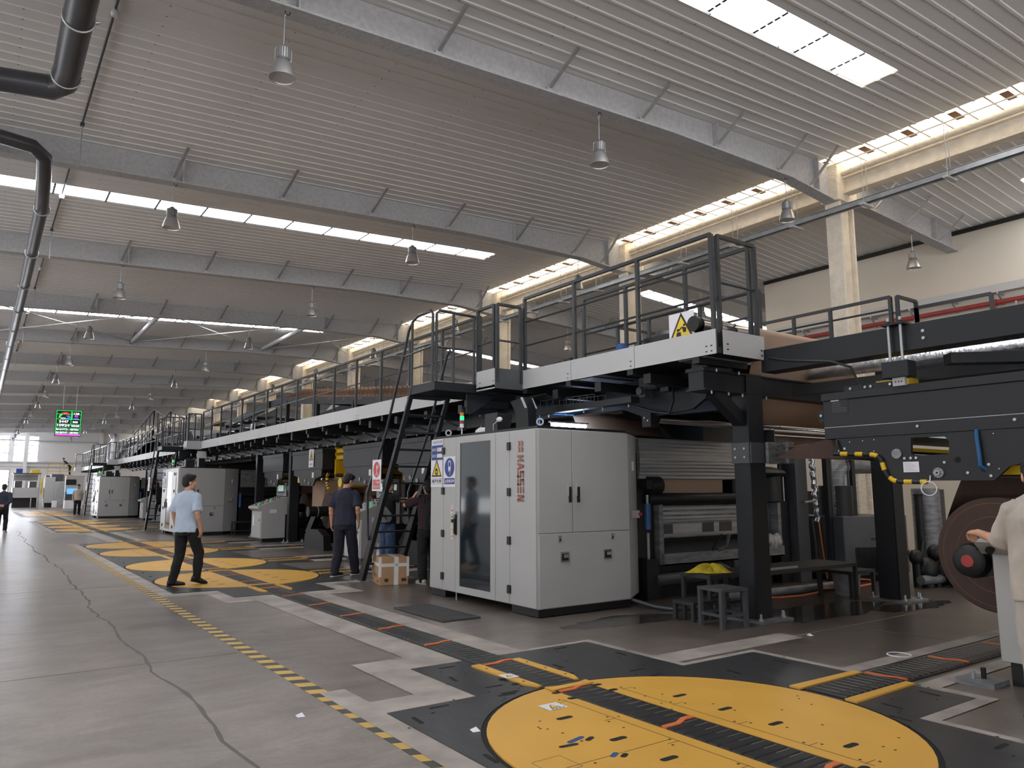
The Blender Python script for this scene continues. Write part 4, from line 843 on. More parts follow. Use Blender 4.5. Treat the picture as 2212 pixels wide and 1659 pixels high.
for a, b2 in ((5.3, 6.55), (6.56, 7.77), (7.78, 8.9)):
    q = MB(); q.box(XF - 0.012, XF, a, b2, ZF0, ZF1, 'fascia'); screws(q, a + 0.06, XF - 0.012); screws(q, a + 0.13, XF - 0.012) if a < 5.5 else None; part('fascia_panel', q, cw)
q = MB(); q.box(6.6, 7.32, 5.28, 5.292, ZF0, ZF1, 'fascia')
for x, z in ((6.65, 3.02), (6.65, 3.08), (7.25, 3.01), (7.25, 3.07)): q.box(x, x + 0.03, 5.275, 5.28, z, z + 0.015, 'signblk')
part('end_fascia', q, cw)
q = MB(); q.box(XF, 7.35, 5.3, 9.5, 2.98, ZD_, 'dark')
for y in (5.55, 6.6, 7.8, 8.8): q.box(XF, 7.35, y, y + 0.1, 2.9, 2.98, 'dark')
q.box(6.55, 7.3, 5.5, 5.9, 2.965, 2.975, 'alu_dull'); q.box(6.55, 7.3, 7.4, 7.9, 2.965, 2.975, 'alu_dull'); part('deck', q, cw)
q = MB(); q.box(6.0, 6.012, 8.91, 9.4, ZF0 - 0.02, ZF1, 'fascia'); q.box(6.0, XF, 8.89, 8.902, ZF0 - 0.02, ZF1, 'bench'); q.box(6.0, XF, 8.9, 9.43, ZF0, 3.0, 'dark'); screws(q, 8.95, 6.0); screws(q, 9.3, 6.0); part('bracket_box', q, cw)
railing(cw, XF + 0.02, [5.34, 6.5, 7.72, 8.87], 4.34, [3.98, 3.62])
railing_x(cw, 5.34, [6.62, 7.28], 4.34, [3.8]); railing(cw, 7.28, [5.42, 6.4, 7.5, 8.4], 4.34, [3.8, 3.5])
railing_x(cw, 8.9, [6.04, 6.46], 4.2, [3.66]); railing(cw, 6.04, [8.98, 9.42], 4.2, [3.66])
# warning board clipped on the catwalk edge
q = MB(); q.box(6.52, 6.525, 5.62, 6.0, 3.16, 3.53, 'white'); o = Vector((6.518, 6.0, 3.16)); warn(q, 0.19, 0.17, 0.2, o, NY, ZD)
for p in ([(0.11, 0.08), (0.19, 0.08), (0.18, 0.14), (0.12, 0.14)], circ(0.14, 0.165, 0.018, n=10), [(0.2, 0.2), (0.27, 0.18), (0.26, 0.13), (0.22, 0.13)], [(0.15, 0.15), (0.21, 0.19), (0.2, 0.2), (0.14, 0.165)], circ(0.235, 0.215, 0.016, n=10)): flat(q, p, o, NY, ZD, 'signblk', 0.004)
part('warning_board', q, cw)
# long far catwalks
for i, (g, y1) in enumerate(((0, 28.55), (19.7, 48.25), (39.4, 66))):
    c = thing('catwalk', 'overhead catwalk with long pale fascia and black handrails, %s one after the nearest end' % ordn(i), 'catwalk', (6.9, 10 + g, 2.9), 'overhead catwalks')
    ya = 10.3 + g; q = MB(); n = 8
    for k in range(n):
        a = ya + (y1 - ya) * k / n; b2 = ya + (y1 - ya) * (k + 1) / n - 0.01; p_ = MB(); p_.box(XF - 0.012, XF, a, b2, ZF0, ZF1, 'fascia'); screws(p_, a + 0.06, XF - 0.012); screws(p_, b2 - 0.06, XF - 0.012); part('fascia_panel', p_, c)
    p_ = MB(); p_.box(6.0, 6.012, y1 + 0.02, y1 + 0.5, ZF0 - 0.02, ZF1, 'fascia'); p_.box(6.0, XF, y1 - 0.01, y1 + 0.002, ZF0 - 0.02, ZF1, 'fascia'); p_.box(6.0, XF, y1, y1 + 0.55, ZF0, 3.0, 'dark'); part('bracket_box', p_, c)
    p_ = MB(); p_.box(XF, 7.35, ya - 0.9, y1, 2.98, ZD_, 'dark')
    for k in range(17): a = ya + 0.2 + k * 1.06; p_.box(XF + 0.02, 7.4, a, a + 0.08, 2.86, 2.98, 'dark')
    part('deck', p_, c)
    ys = [ya - 0.2 + (y1 - ya + 0.2) * k / 15 for k in range(16)]
    railing(c, XF + 0.02, ys, 4.3, [3.75]); railing_x(c, y1 + 0.02, [6.04, 6.46], 4.22, [3.66]); railing(c, 6.04, [y1 + 0.1, y1 + 0.5], 4.22, [3.66])
# ================================================================ NEAREST MACHINE
def bolt(mb, x, y, z, r=0.014, k='galv'): mb.cyl((x, y, z), (x - 0.012, y, z), r, 8, k)
def boltz(mb, x, y, z, k='galv'): mb.cyl((x, y, z), (x, y, z - 0.035), 0.01, 8, k)
def column(x0, x1, y0, y1, ztop, label, flange=False):
    o = thing('machine_column', label, 'column', ((x0 + x1) / 2, (y0 + y1) / 2, 0), 'black machine columns')
    q = MB(); q.box(x0, x1, y0, y1, 0.02, ztop, 'black'); q.box(x0 - 0.02, x1 + 0.02, y0 - 0.025, y0 - 0.012, 0.02, ztop, 'black'); q.box(x0 + 0.05, x0 + 0.08, y0 - 0.012, y0, 0.02, ztop, 'dark'); part('upright', q, o, bevel=0.006)
    q = MB(); q.box(x0 - 0.1, x1 + 0.22, y0 - 0.16, y1 + 0.12, 0, 0.025, 'alu_dull')
    for x, y in ((x0 - 0.05, y0 - 0.1), (x1 + 0.12, y0 - 0.1), (x1 + 0.17, y0 - 0.05), (x0 - 0.05, y1 + 0.06)): q.cyl((x, y, 0.02), (x, y, 0.1), 0.013, 8, 'galv'); q.cyl((x, y, 0.025), (x, y, 0.05), 0.024, 6, 'galv')
    part('base_plate', q, o)
    if flange:
        q = MB(); q.box(x0 - 0.014, x0, y0 - 0.03, y1 + 0.02, 1.8, 2.04, 'bench'); q.box(x0 - 0.014, x1 + 0.02, y0 - 0.042, y0 - 0.026, 1.8, 2.04, 'bench')
        for y in (y0 + 0.05, y1 - 0.04):
            for z in (1.87, 1.97): bolt(q, x0 - 0.014, y, z)
        part('clamp_plate', q, o)
    return o
column(7.37, 7.62, 5.6, 5.82, 2.86, 'thick black steel column standing behind the small grey stool', True)
column(10.2, 10.42, 5.44, 5.72, 2.86, 'thick black steel column on the right standing before the dryer unit')
# bearing arm on the column
o = thing('bearing_unit', 'grey round-ended bearing plate with gearbox bolted to the black column', 'bearing', (7.75, 5.55, 1.8))
q = MB(); q.prism([(7.6, 1.79), (7.75, 1.79)] + circ(7.86, 1.93, 0.11, n=14, a0=-1.3, a1=1.9) + [(7.72, 2.05), (7.6, 2.05)], 'y', 5.5, 5.54, 'alu_dull')
for i in range(9): t = i * 0.7; q.cyl((7.84 + 0.085 * math.cos(t), 5.5, 1.93 + 0.085 * math.sin(t)), (7.84 + 0.085 * math.cos(t), 5.494, 1.93 + 0.085 * math.sin(t)), 0.009, 8, 'dark')
part('plate', q, o, bevel=0.004)
q = MB(); q.box(7.93, 8.06, 5.46, 5.68, 1.8, 2.06, 'alu_dull'); part('gearbox', q, o, bevel=0.008)
q = MB(); q.box(7.7, 7.8, 5.55, 5.65, 2.05, 2.2, 'dark'); q.cyl((7.82, 5.58, 2.05), (7.82, 5.58, 2.22), 0.018, 8, 'galv'); q.cyl((7.9, 5.56, 1.72), (7.9, 5.56, 1.8), 0.02, 8, 'signblk'); part('actuator', q, o)
def roller(x0, x1, y, z, r, k, label, ends=True, cat='roller'):
    q = MB(); q.cyl((x0, y, z), (x1, y, z), r, 24, k); o = thing('roller', label, cat, (x0, y, z)); part('barrel', q, o)
    q = MB(); q.cyl((x0 - 0.07, y, z), (x0, y, z), r * 0.55, 14, 'dark'); q.cyl((x1, y, z), (x1 + 0.07, y, z), r * 0.55, 14, 'dark'); part('journal', q, o)
roller(8.12, 10.0, 5.57, 1.95, 0.075, 'chrome', 'short polished roller held by the grey gearbox beside the black column')
roller(7.6, 10.0, 5.9, 2.24, 0.05, 'chrome', 'long polished roller crossing behind the black column under brown paper')
roller(7.4, 10.0, 7.08, 2.44, 0.065, 'chrome', 'polished roller hanging from the dark tapered side plate')
roller(6.6, 9.9, 5.62, 3.36, 0.085, 'chrome', 'polished roller on the catwalk end turning the brown paper web')
# brown paper webs
def websheet(label, pts, x0, x1, k='kraft'):
    q = MB(); n = len(pts); vs = [(x, y, z) for y, z in pts for x in (x0, x1)]; q.add(vs, [(2 * i, 2 * i + 1, 2 * i + 3, 2 * i + 2) for i in range(n - 1)], k)
    o = single('paper_web', q, label, 'paper', 'brown paper webs'); m_ = o.modifiers.new('thick', 'SOLIDIFY'); m_.thickness = 0.002; return o
ta = [5.62 - 0.09 * math.sin(t) for t in (0, 0.4, 0.8, 1.2, 1.57)]; tz = [3.36 + 0.09 * math.cos(t) for t in (0, 0.4, 0.8, 1.2, 1.57)]
websheet('brown paper web hanging down behind the black column from the catwalk roller', [(6.9, 3.5)] + list(zip(ta, tz)) + [(5.6, 3.0), (5.84, 2.3)], 7.5, 9.72)
websheet('brown paper web sloping down to the splice head behind the yellow striped tube', [(5.95, 2.18), (5.64, 1.98), (5.2, 2.02), (4.3, 1.79)], 7.9, 9.72)
q = MB(); q.prism([(5.05, 1.95), (4.5, 2.05), (4.0, 1.8), (5.28, 1.84)], 'x', 7.42, 7.44, 'kraft_dk'); single('paper_flap', q, 'brown triangular paper flap beside the yellow and black striped tube', 'paper')
websheet('sunlit tan paper web sloping above the nearest cabinet', [(9.0, 2.76), (8.88, 2.6), (8.8, 2.45), (8.77, 2.36)], 7.45, 9.3)
# catwalk carrying beams
o = thing('machine_beam', 'black cross beam carrying the catwalk end on the columns', 'beam', (6.7, 5.7, 2.6), 'machine beams')
q = MB(); q.box(6.62, 10.5, 5.6, 5.82, 2.63, 2.83, 'black'); q.box(6.6, 10.5, 5.57, 5.85, 2.83, 2.85, 'black'); q.box(6.6, 10.5, 5.57, 5.85, 2.61, 2.63, 'black'); part('girder', q, o)
q = MB(); q.box(6.68, 6.72, 5.6, 5.82, 2.85, 2.96, 'black'); q.box(6.6, 6.8, 5.58, 5.84, 2.85, 2.87, 'black'); q.box(7.1, 7.14, 5.6, 5.82, 2.85, 2.96, 'black')
for x in (6.75, 7.05, 7.3, 7.45, 7.6, 7.75): boltz(q, x, 5.6, 2.61)
for x in (6.8, 7.2): boltz(q, x, 5.56, 2.86)
part('bracket', q, o)
q = MB(); q.bar((6.88, 5.7, 2.62), (7.36, 5.7, 2.3), 0.14, 0.14, 'black'); part('brace', q, o)
q = MB(); q.prism([(8.05, 2.99), (7.6, 2.6), (7.2, 2.46), (6.95, 2.46), (6.35, 2.5), (5.95, 2.72), (5.9, 2.99)], 'x', 7.28, 7.34, 'black'); sp = single('side_plate', q, 'dark tapered side plate hanging under the catwalk end', 'plate')
q = MB(); q.box(7.2, 7.36, 7.0, 7.16, 2.32, 2.5, 'dark'); bolt(q, 7.2, 7.05, 2.4); bolt(q, 7.2, 7.11, 2.44); single('bearing_block', q, 'small dark bearing block under the tapered side plate', 'bearing')
o = thing('drive_motor', 'grey drive motor fixed beneath the catwalk edge', 'motor', (7.2, 6.9, 2.7))
q = MB(); q.cyl((7.15, 7.05, 2.87), (7.15, 6.8, 2.87), 0.075, 18, 'bench'); q.box(7.08, 7.22, 6.98, 7.08, 2.7, 2.96, 'bench'); q.cyl((7.08, 7.03, 2.78), (7.02, 7.03, 2.78), 0.055, 14, 'bench'); part('gear_case', q, o, bevel=0.005)
q = MB(); q.cyl((7.15, 6.78, 2.87), (7.15, 6.5, 2.87), 0.09, 18, 'dark'); q.box(7.1, 7.2, 6.58, 6.72, 2.74, 2.8, 'dark'); part('motor', q, o)
q = MB(); q.tube([(7.15, 6.55, 2.8), (7.1, 6.5, 2.6), (7.12, 6.6, 2.45), (7.18, 6.9, 2.5), (7.2, 7.3, 2.62), (7.22, 7.8, 2.66)], 0.015, 8, 'signblk'); part('cable', q, o)
for i in range(14):                                                    # nuts and studs glinting under the deck
    pass
o = thing('cable_basket', 'black wire cable basket slung under the catwalk', 'cable basket', (7, 8, 2.7))
q = MB()
for z in (2.68, 2.78): 
    for x in (6.75, 6.95): q.cyl((x, 7.6, z), (x, 8.8, z + 0.02), 0.006, 6, 'bench')
for i in range(9): y = 7.6 + i * 0.15; q.tube([(6.75, y, 2.78), (6.75, y, 2.68), (6.95, y, 2.68), (6.95, y, 2.78)], 0.005, 6, 'bench')
part('wire_frame', q, o)
q = MB()
for i in range(6): a = 8.9 + i * 0.1; q.tube([(6.6 + i * 0.05, a, 2.62), (6.55 + i * 0.05, a - 0.1, 2.85), (6.65 + i * 0.05, a - 0.35, 2.88), (6.8 + i * 0.05, a - 0.5, 2.74)], 0.009, 6, 'dark')
part('cable_loops', q, o)
o = thing('service_beam', 'dark long service beam under the catwalk behind the ladder', 'beam', (6.9, 8, 2.5), 'machine beams')
q = MB(); q.box(6.75, 6.9, 6.9, 9.3, 2.6, 2.68, 'dark'); q.box(7.4, 7.6, 5.9, 10.2, 2.62, 2.9, 'dark'); q.box(8.6, 8.8, 5.9, 10.2, 2.62, 2.9, 'dark'); q.box(10.1, 10.3, 5.9, 10.2, 2.62, 2.9, 'dark')
for y in (6.4, 7.3, 8.2, 9.1): q.box(6.6, 10.3, y, y + 0.12, 2.78, 2.9, 'dark')
for y in (7.1, 7.6, 8.0, 8.4, 8.8, 9.2): boltz(q, 6.9, y, 2.6)
part('girders', q, o)
# bits on the cabinet roof
o = thing('operator_pedestal', 'dark pedestal with sloping pale screen above the nearest cabinet', 'pedestal', (6.3, 8.6, 2.27))
q = MB(); q.prism([(8.42, 2.27), (8.72, 2.27), (8.75, 2.6), (8.88, 2.77), (8.55, 2.8), (8.45, 2.63)], 'x', 6.25, 6.4, 'black'); part('body', q, o, bevel=0.005)
q = MB(); q.prism([(8.46, 2.64), (8.475, 2.635), (8.58, 2.79), (8.565, 2.8)], 'x', 6.22, 6.43, 'fascia'); part('screen', q, o)
q = MB(); q.prism([(5.35 + 0.25, 2.27), (5.8, 2.27), (5.85, 2.5), (5.6, 2.52)], 'y', 8.25, 8.55, 'dark'); o2 = thing('camera_box', 'small dark box with white fitting on the nearest cabinet roof', 'box', (5.7, 8.4, 2.27)); part('box', q, o2)
q = MB(); q.ell((5.6, 8.2, 2.42), 0.03, 0.06, 0.035, 'white'); q.tube([(5.6, 8.25, 2.4), (5.58, 8.32, 2.36), (5.6, 8.34, 2.28)], 0.005, 6, 'white'); part('fitting', q, o2)
q = MB(); q.loft([((5.75, 8.85, 2.27), 0.07, 0.16, (1, 0, 0), (0, 1, 0)), ((5.75, 8.84, 2.33), 0.07, 0.15, (1, 0, 0), (0, 1, 0)), ((5.75, 8.83, 2.36), 0.04, 0.1, (1, 0, 0), (0, 1, 0))], 'white', 12); single('plastic_bag', q, 'crumpled white plastic bag lying on the nearest cabinet roof', 'bag')
q = MB(); q.box(5.85, 6.0, 9.0, 9.35, 2.27, 2.31, 'yelpaint'); single('yellow_bar', q, 'yellow bar lying behind the signal tower on the nearest cabinet', 'bar')
o = thing('tube_lamp', 'glowing white tube lamp above the nearest cabinet', 'lamp', (6.9, 8.6, 2.35)); q = MB(); q.cyl((6.8, 8.6, 2.44), (7.45, 8.6, 2.44), 0.024, 12, 'tube_l'); part('tube', q, o)
q = MB(); q.box(6.76, 7.49, 8.57, 8.63, 2.466, 2.49, 'galv'); part('housing', q, o)
q = MB(); q.tube([(6.8, 8.9, 2.28), (6.8, 8.9, 2.6), (6.85, 8.88, 2.63), (7.6, 8.8, 2.63)], 0.014, 8, 'bluecable'); single('air_pipe', q, 'thin blue air pipe rising behind the cabinet tube lamp', 'pipe')
# single facer behind the cabinet
o = thing('single_facer', 'dark corrugating machine with silver hoods behind the nearest cabinet', 'machine', (9, 8.3, 0))
q = MB(); nr = 11; vs = []; 
for i in range(nr + 1):
    z = 2.21 - 0.57 * i / nr; yy = 7.62 - 0.03 * math.sin(math.pi * i / nr); dz = 0.018
    vs += [(yy, z), (yy - 0.006, z - 0.012), (yy - 0.004, z - 0.04)] if i < nr else [(yy, z)]
q.add([(x, y, z) for y, z in vs for x in (7.56, 9.72)], [(2 * i, 2 * i + 1, 2 * i + 3, 2 * i + 2) for i in range(len(vs) - 1)], 'alu'); q.box(7.56, 9.72, 7.63, 7.9, 1.64, 2.22, 'alu_dull'); part('upper_hood', q, o)
q = MB(); q.box(7.85, 9.4, 7.66, 7.68, 1.4, 1.66, 'kraft'); part('paper', q, o, 'brown paper strip')
q = MB(); q.cyl((7.7, 7.62, 1.36), (10.7, 7.62, 1.36), 0.085, 24, 'black'); part('press_roll', q, o)
q = MB(); q.box(7.9, 10.66, 7.72, 7.8, 0.8, 1.26, 'alu_dull')
for z, h, dy in ((1.2, 0.035, 0.02), (1.13, 0.04, 0.03), (1.07, 0.03, 0.02), (1.03, 0.025, 0.03)): q.box(7.95, 10.55, 7.72 - dy, 7.72, z, z + h, 'alu')
q.box(7.95, 10.55, 7.7, 7.72, 0.82, 1.0, 'alu'); q.box(7.88, 7.96, 7.55, 7.8, 0.45, 1.28, 'alu_dull'); q.box(10.6, 10.68, 7.55, 7.8, 0.5, 1.28, 'alu_dull'); part('lower_hood', q, o)
q = MB()
for a, b2 in ((8.0, 8.3), (8.95, 9.2), (9.34, 9.62), (10.15, 10.5)): q.box(a, b2, 7.69, 7.7, 0.86, 1.0, 'bench')
part('cover_plates', q, o)
q = MB(); q.box(7.92, 10.66, 7.5, 7.54, 0.44, 0.6, 'alu_dull'); q.box(7.92, 10.66, 7.5, 7.85, 0.44, 0.46, 'alu_dull'); q.prism([(7.54, 0.6), (7.82, 0.72), (7.82, 0.5), (7.54, 0.5)], 'x', 7.95, 10.6, 'bench'); part('glue_tray', q, o)
q = MB(); q.tube([(9.3, 7.5, 0.82), (9.25, 7.5, 0.65), (9.05, 7.52, 0.6)], 0.03, 10, 'bench'); q.tube([(9.15, 7.5, 0.82), (8.95, 7.52, 0.62)], 0.02, 8, 'dark'); q.cyl((9.45, 7.5, 0.44), (9.45, 7.5, 0.26), 0.05, 12, 'bench'); q.tube([(9.0, 7.45, 0.4), (9.2, 7.45, 0.33), (9.3, 7.45, 0.2)], 0.04, 10, 'bench'); part('hoses', q, o)
q = MB(); q.cyl((7.75, 7.55, 0.25), (10.7, 7.55, 0.25), 0.09, 18, 'bench'); q.box(7.8, 10.6, 7.7, 7.74, 0.0, 0.42, 'dark'); part('lower_pipe', q, o)
q = MB(); q.box(7.54, 7.86, 7.64, 9.8, 0.0, 2.0, 'pit'); q.box(7.56, 7.8, 7.5, 7.66, 0.0, 0.55, 'dark'); q.box(7.6, 7.72, 7.5, 7.64, 1.5, 1.62, 'dark'); q.cyl((7.7, 7.62, 1.55), (7.95, 7.62, 1.55), 0.13, 18, 'dark'); part('side_frame', q, o)
q = MB(); q.cyl((7.6, 7.5, 0.95), (7.6, 7.5, 1.3), 0.045, 12, 'blue'); q.cyl((7.6, 7.5, 1.3), (7.6, 7.5, 1.42), 0.018, 8, 'galv'); q.cyl((7.6, 7.5, 0.9), (7.6, 7.5, 0.55), 0.02, 8, 'galv'); part('blue_cylinder', q, o, 'blue pneumatic cylinder')
q = MB(); q.box(10.7, 10.98, 7.6, 9.8, 0.0, 1.3, 'pit'); q.box(9.75, 10.9, 7.75, 9.8, 1.25, 1.8, 'pit'); q.ell((10.45, 7.7, 1.75), 0.5, 0.3, 0.11, 'dark', 20, 8); q.cyl((10.5, 7.7, 1.3), (10.5, 7.7, 1.75), 0.26, 20, 'dark'); q.cyl((10.75, 7.6, 1.3), (10.75, 7.6, 1.7), 0.015, 8, 'galv'); q.cyl((10.85, 7.6, 1.3), (10.85, 7.6, 1.7), 0.015, 8, 'galv'); part('drive_end', q, o)
q = MB(); q.box(7.86, 10.7, 7.95, 8.6, 0.0, 2.2, 'pit'); q.box(9.4, 10.7, 8.0, 9.8, 0.0, 2.6, 'pit'); q.box(7.86, 9.4, 9.2, 9.8, 0, 2.6, 'pit'); part('core', q, o)
q = MB()
for i in range(7): t = i / 6; q.ell((10.0 + 0.55 * t, 7.56, 0.62 + rnd.uniform(0, 0.05)), 0.1, 0.09, rnd.uniform(0.08, 0.16), 'bag', 8, 6)
part('rag_heap', q, o, 'crumpled pale grey rags')
# grey upright with foil wrapped hose
o = thing('grey_upright', 'grey vertical duct box standing right of the corrugating machine', 'duct', (11.1, 7.5, 0)); q = MB(); q.box(10.99, 11.3, 7.45, 7.8, 0, 2.05, 'bench'); q.box(10.2, 11.0, 7.55, 7.8, 1.93, 2.05, 'bench'); part('duct', q, o, bevel=0.01)
o = thing('foil_hose', 'silver foil wrapped hose hanging beside the grey duct box', 'hose', (11.38, 7.45, 0.9)); q = MB(); pts = [(11.36, 7.4, 2.0)]
for i in range(26): pts.append((11.37 + 0.02 * math.sin(i * 1.7) + i * 0.004, 7.4 + 0.01 * math.cos(i * 2.3), 2.0 - i * 0.042))
q.tube(pts, [0.045] * 27, 12, 'foil'); q.tube([(11.42, 7.38, 1.3), (11.3, 7.36, 1.3), (11.1, 7.38, 1.28)], 0.018, 8, 'galv'); part('foil', q, o)
q = MB(); q.tube([(11.3, 7.4, 1.0), (11.33, 7.38, 0.6), (11.36, 7.4, 0.05)], 0.02, 8, 'signblk'); part('cable', q, o); q = MB(); q.tube([(11.46, 7.38, 0.95), (11.5, 7.36, 0.5), (11.58, 7.36, 0.03)], 0.014, 8, 'orange'); part('orange_hose', q, o, 'orange hose')
# guard door with wire mesh
o = thing('guard_door', 'black framed wire mesh guard door between the duct box and dryer unit', 'guard door', (11.3, 7.2, 0))
q = MB()
for x in (11.5, 12.25): q.box(x - 0.05, x + 0.05, 7.18, 7.26, 0, 2.1, 'black')
part('post', q, o); q = MB(); q.box(11.6, 12.15, 7.2, 7.23, 0.2, 0.24, 'bench'); q.box(11.6, 12.15, 7.2, 7.23, 2.0, 2.04, 'bench'); q.box(11.6, 11.64, 7.2, 7.23, 0.2, 2.04, 'bench'); q.box(12.11, 12.15, 7.2, 7.23, 0.2, 2.04, 'bench'); part('door_frame', q, o)
q = MB()
for i in range(22): x = 11.64 + i * 0.0215; q.cyl((x, 7.215, 0.22), (x, 7.215, 2.02), 0.0025, 4, 'galv')
for i in range(14): z = 0.3 + i * 0.125; q.cyl((11.62, 7.21, z), (12.13, 7.21, z), 0.003, 4, 'galv')
part('wire_mesh', q, o); q = MB(); q.tube([(11.66, 7.2, 1.05), (11.66, 7.15, 1.07), (11.66, 7.15, 1.2), (11.66, 7.2, 1.22)], 0.012, 8, 'signblk'); part('pull_handle', q, o)
# things behind the mesh door
o = thing('pump_stand', 'dark pump stand with yellow guard behind the wire mesh door', 'pump', (13, 9, 0)); q = MB(); q.box(12.9, 14.2, 9.0, 9.8, 0.0, 1.45, 'dark'); part('frame', q, o)
q = MB(); q.box(13.6, 14.1, 8.7, 8.95, 0.0, 0.75, 'yelpaint'); q.box(13.0, 13.2, 8.8, 8.95, 0.9, 1.1, 'yelpaint'); part('yellow_guard', q, o, 'yellow guard panel')
for i in range(2):
    q = MB(); q.box(14.3 + i * 0.9, 15.1 + i * 0.9, 10.6, 11.2, 0, 1.75 + 0.1 * i, 'carton'); q.box(14.3 + i * 0.9, 15.1 + i * 0.9, 10.598, 10.6, 1.2, 1.28, 'tape'); single('cardboard_stack', q, ('tall cardboard stack behind the wire mesh door, left one', 'tall cardboard stack behind the wire mesh door, right one')[i], 'box', 'cardboard stacks', smooth=False)
# dryer unit
o = thing('dryer_unit', 'grey floor standing dryer unit with small lit screen behind the right black column', 'dryer', (12.4, 7, 0))
q = MB(); q.prism([(11.55, 7.0), (12.6, 6.6), (13.05, 6.75), (13.1, 7.8), (11.6, 8.0)], 'z', 0.1, 1.05, 'bench'); q.prism([(11.58, 7.03), (12.58, 6.64), (13.0, 6.8), (13.05, 7.75), (11.65, 7.95)], 'z', 0.0, 0.1, 'dark'); part('housing', q, o, bevel=0.012)
ax = Vector((1.05, -0.4, 0)).normalized(); nn = Vector((-0.4, -1.05, 0)).normalized()
q = MB(); p0 = Vector((11.55, 7.0, 0)) + ax * 0.2 + nn * 0.004
q.add([p0 + ZD * 0.15, p0 + ax * 0.85 + ZD * 0.15, p0 + ax * 0.85 + ZD * 0.55, p0 + ZD * 0.55], [(0, 1, 2, 3)], 'dark')
for i in range(30): a = p0 + ax * (0.03 * i) + nn * 0.004; q.bar(a + ZD * 0.15, a + ZD * 0.55, 0.006, 0.006, 'pit')
p1 = Vector((11.55, 7.0, 0)) + ax * 0.5 + nn * 0.004; q.add([p1 + ZD * 0.66, p1 + ax * 0.22 + ZD * 0.66, p1 + ax * 0.22 + ZD * 0.7, p1 + ZD * 0.7], [(0, 1, 2, 3)], 'pit'); part('grille', q, o)
ax2 = Vector((0.45, 0.15, 0)).normalized(); n2 = Vector((0.15, -0.45, 0)).normalized(); q = MB(); p2 = Vector((12.6, 6.6, 0)) + ax2 * 0.09 + n2 * 0.004
q.add([p2 + ZD * 0.68, p2 + ax2 * 0.27 + ZD * 0.68, p2 + ax2 * 0.27 + ZD * 0.9, p2 + ZD * 0.9], [(0, 1, 2, 3)], 'signblue'); q.add([p2 + n2 * 0.003 + ax2 * 0.06 + ZD * 0.77, p2 + n2 * 0.003 + ax2 * 0.15 + ZD * 0.77, p2 + n2 * 0.003 + ax2 * 0.15 + ZD * 0.84, p2 + n2 * 0.003 + ax2 * 0.06 + ZD * 0.84], [(0, 1, 2, 3)], 'screen'); part('control_screen', q, o, 'blue control screen'); q = MB(); c_ = p2 + ax2 * 0.2 + ZD * 0.42; q.cbox(c_, (0.07, 0.04, 0.09), 'signblk'); part('latch', q, o)
q = MB(); q.cyl((11.95, 7.35, 1.05), (11.95, 7.35, 1.55), 0.27, 24, 'black'); q.tube([(11.95, 7.35, 1.5), (11.97, 7.35, 1.75), (12.1, 7.35, 1.86), (12.4, 7.35, 1.9), (13.6, 7.4, 1.92)], [0.15, 0.15, 0.15, 0.15, 0.14], 16, 'alu_dull'); part('exhaust_drum', q, o)
# steam pipes and handwheels
o = thing('steam_pipes', 'silver lagged steam pipes with black handwheels right of the dryer unit', 'pipe', (13.4, 7.2, 0))
q = MB(); q.cyl((13.3, 7.3, 1.0), (13.3, 7.3, 1.62), 0.11, 16, 'foil'); q.box(13.2, 13.4, 7.2, 7.4, 1.62, 1.8, 'bench'); part('riser', q, o)
for z in (1.2, 1.48): q = MB(); q.torus((13.48, 7.2, z), 0.085, 0.014, 'signblk', (0.8, -0.4, 0), 20); q.bar((13.48, 7.2, z - 0.08), (13.48, 7.2, z + 0.08), 0.014, 0.014, 'signblk'); q.cyl((13.3, 7.3, z), (13.48, 7.2, z), 0.014, 8, 'galv'); part('handwheel', q, o)
o = thing('steam_tanks', 'tall steel cylinder tanks standing behind the brown paper roll', 'tank', (15.4, 7.5, 0))
q = MB(); q.cyl((15.3, 7.5, 0.0), (15.3, 7.5, 1.5), 0.25, 24, 'alu_dull'); part('tank', q, o); q = MB(); q.cyl((14.9, 7.45, 0.0), (14.9, 7.45, 1.36), 0.075, 16, 'black'); q.ell((14.9, 7.45, 1.38), 0.09, 0.09, 0.05, 'black'); q.bar((14.55, 7.3, 0.2), (14.95, 7.4, 0.65), 0.03, 0.03, 'black'); q.cyl((15.7, 7.55, 0), (15.7, 7.55, 1.48), 0.2, 18, 'bench'); part('side_tube', q, o)
o = thing('valve_cluster', 'cluster of black valves and flanges on the floor beside the dryer unit', 'valve', (12.3, 5.9, 0))
q = MB(); 
for x, y, z, r in ((12.1, 6.0, 0.25, 0.2), (12.45, 5.9, 0.2, 0.22), (12.3, 5.95, 0.5, 0.14), (11.9, 6.05, 0.45, 0.12), (12.7, 5.9, 0.35, 0.16)): q.ell((x, y, z), r, r * 0.8, r, 'pit', 14, 8); q.cyl((x, y, z), (x, y, 0), r * 0.5, 10, 'pit')
q.cyl((11.8, 5.95, 0.12), (13.2, 5.75, 0.12), 0.07, 12, 'alu_dull'); q.torus((12.45, 5.7, 0.25), 0.2, 0.05, 'pit', (0, 1, 0), 20); part('body', q, o)
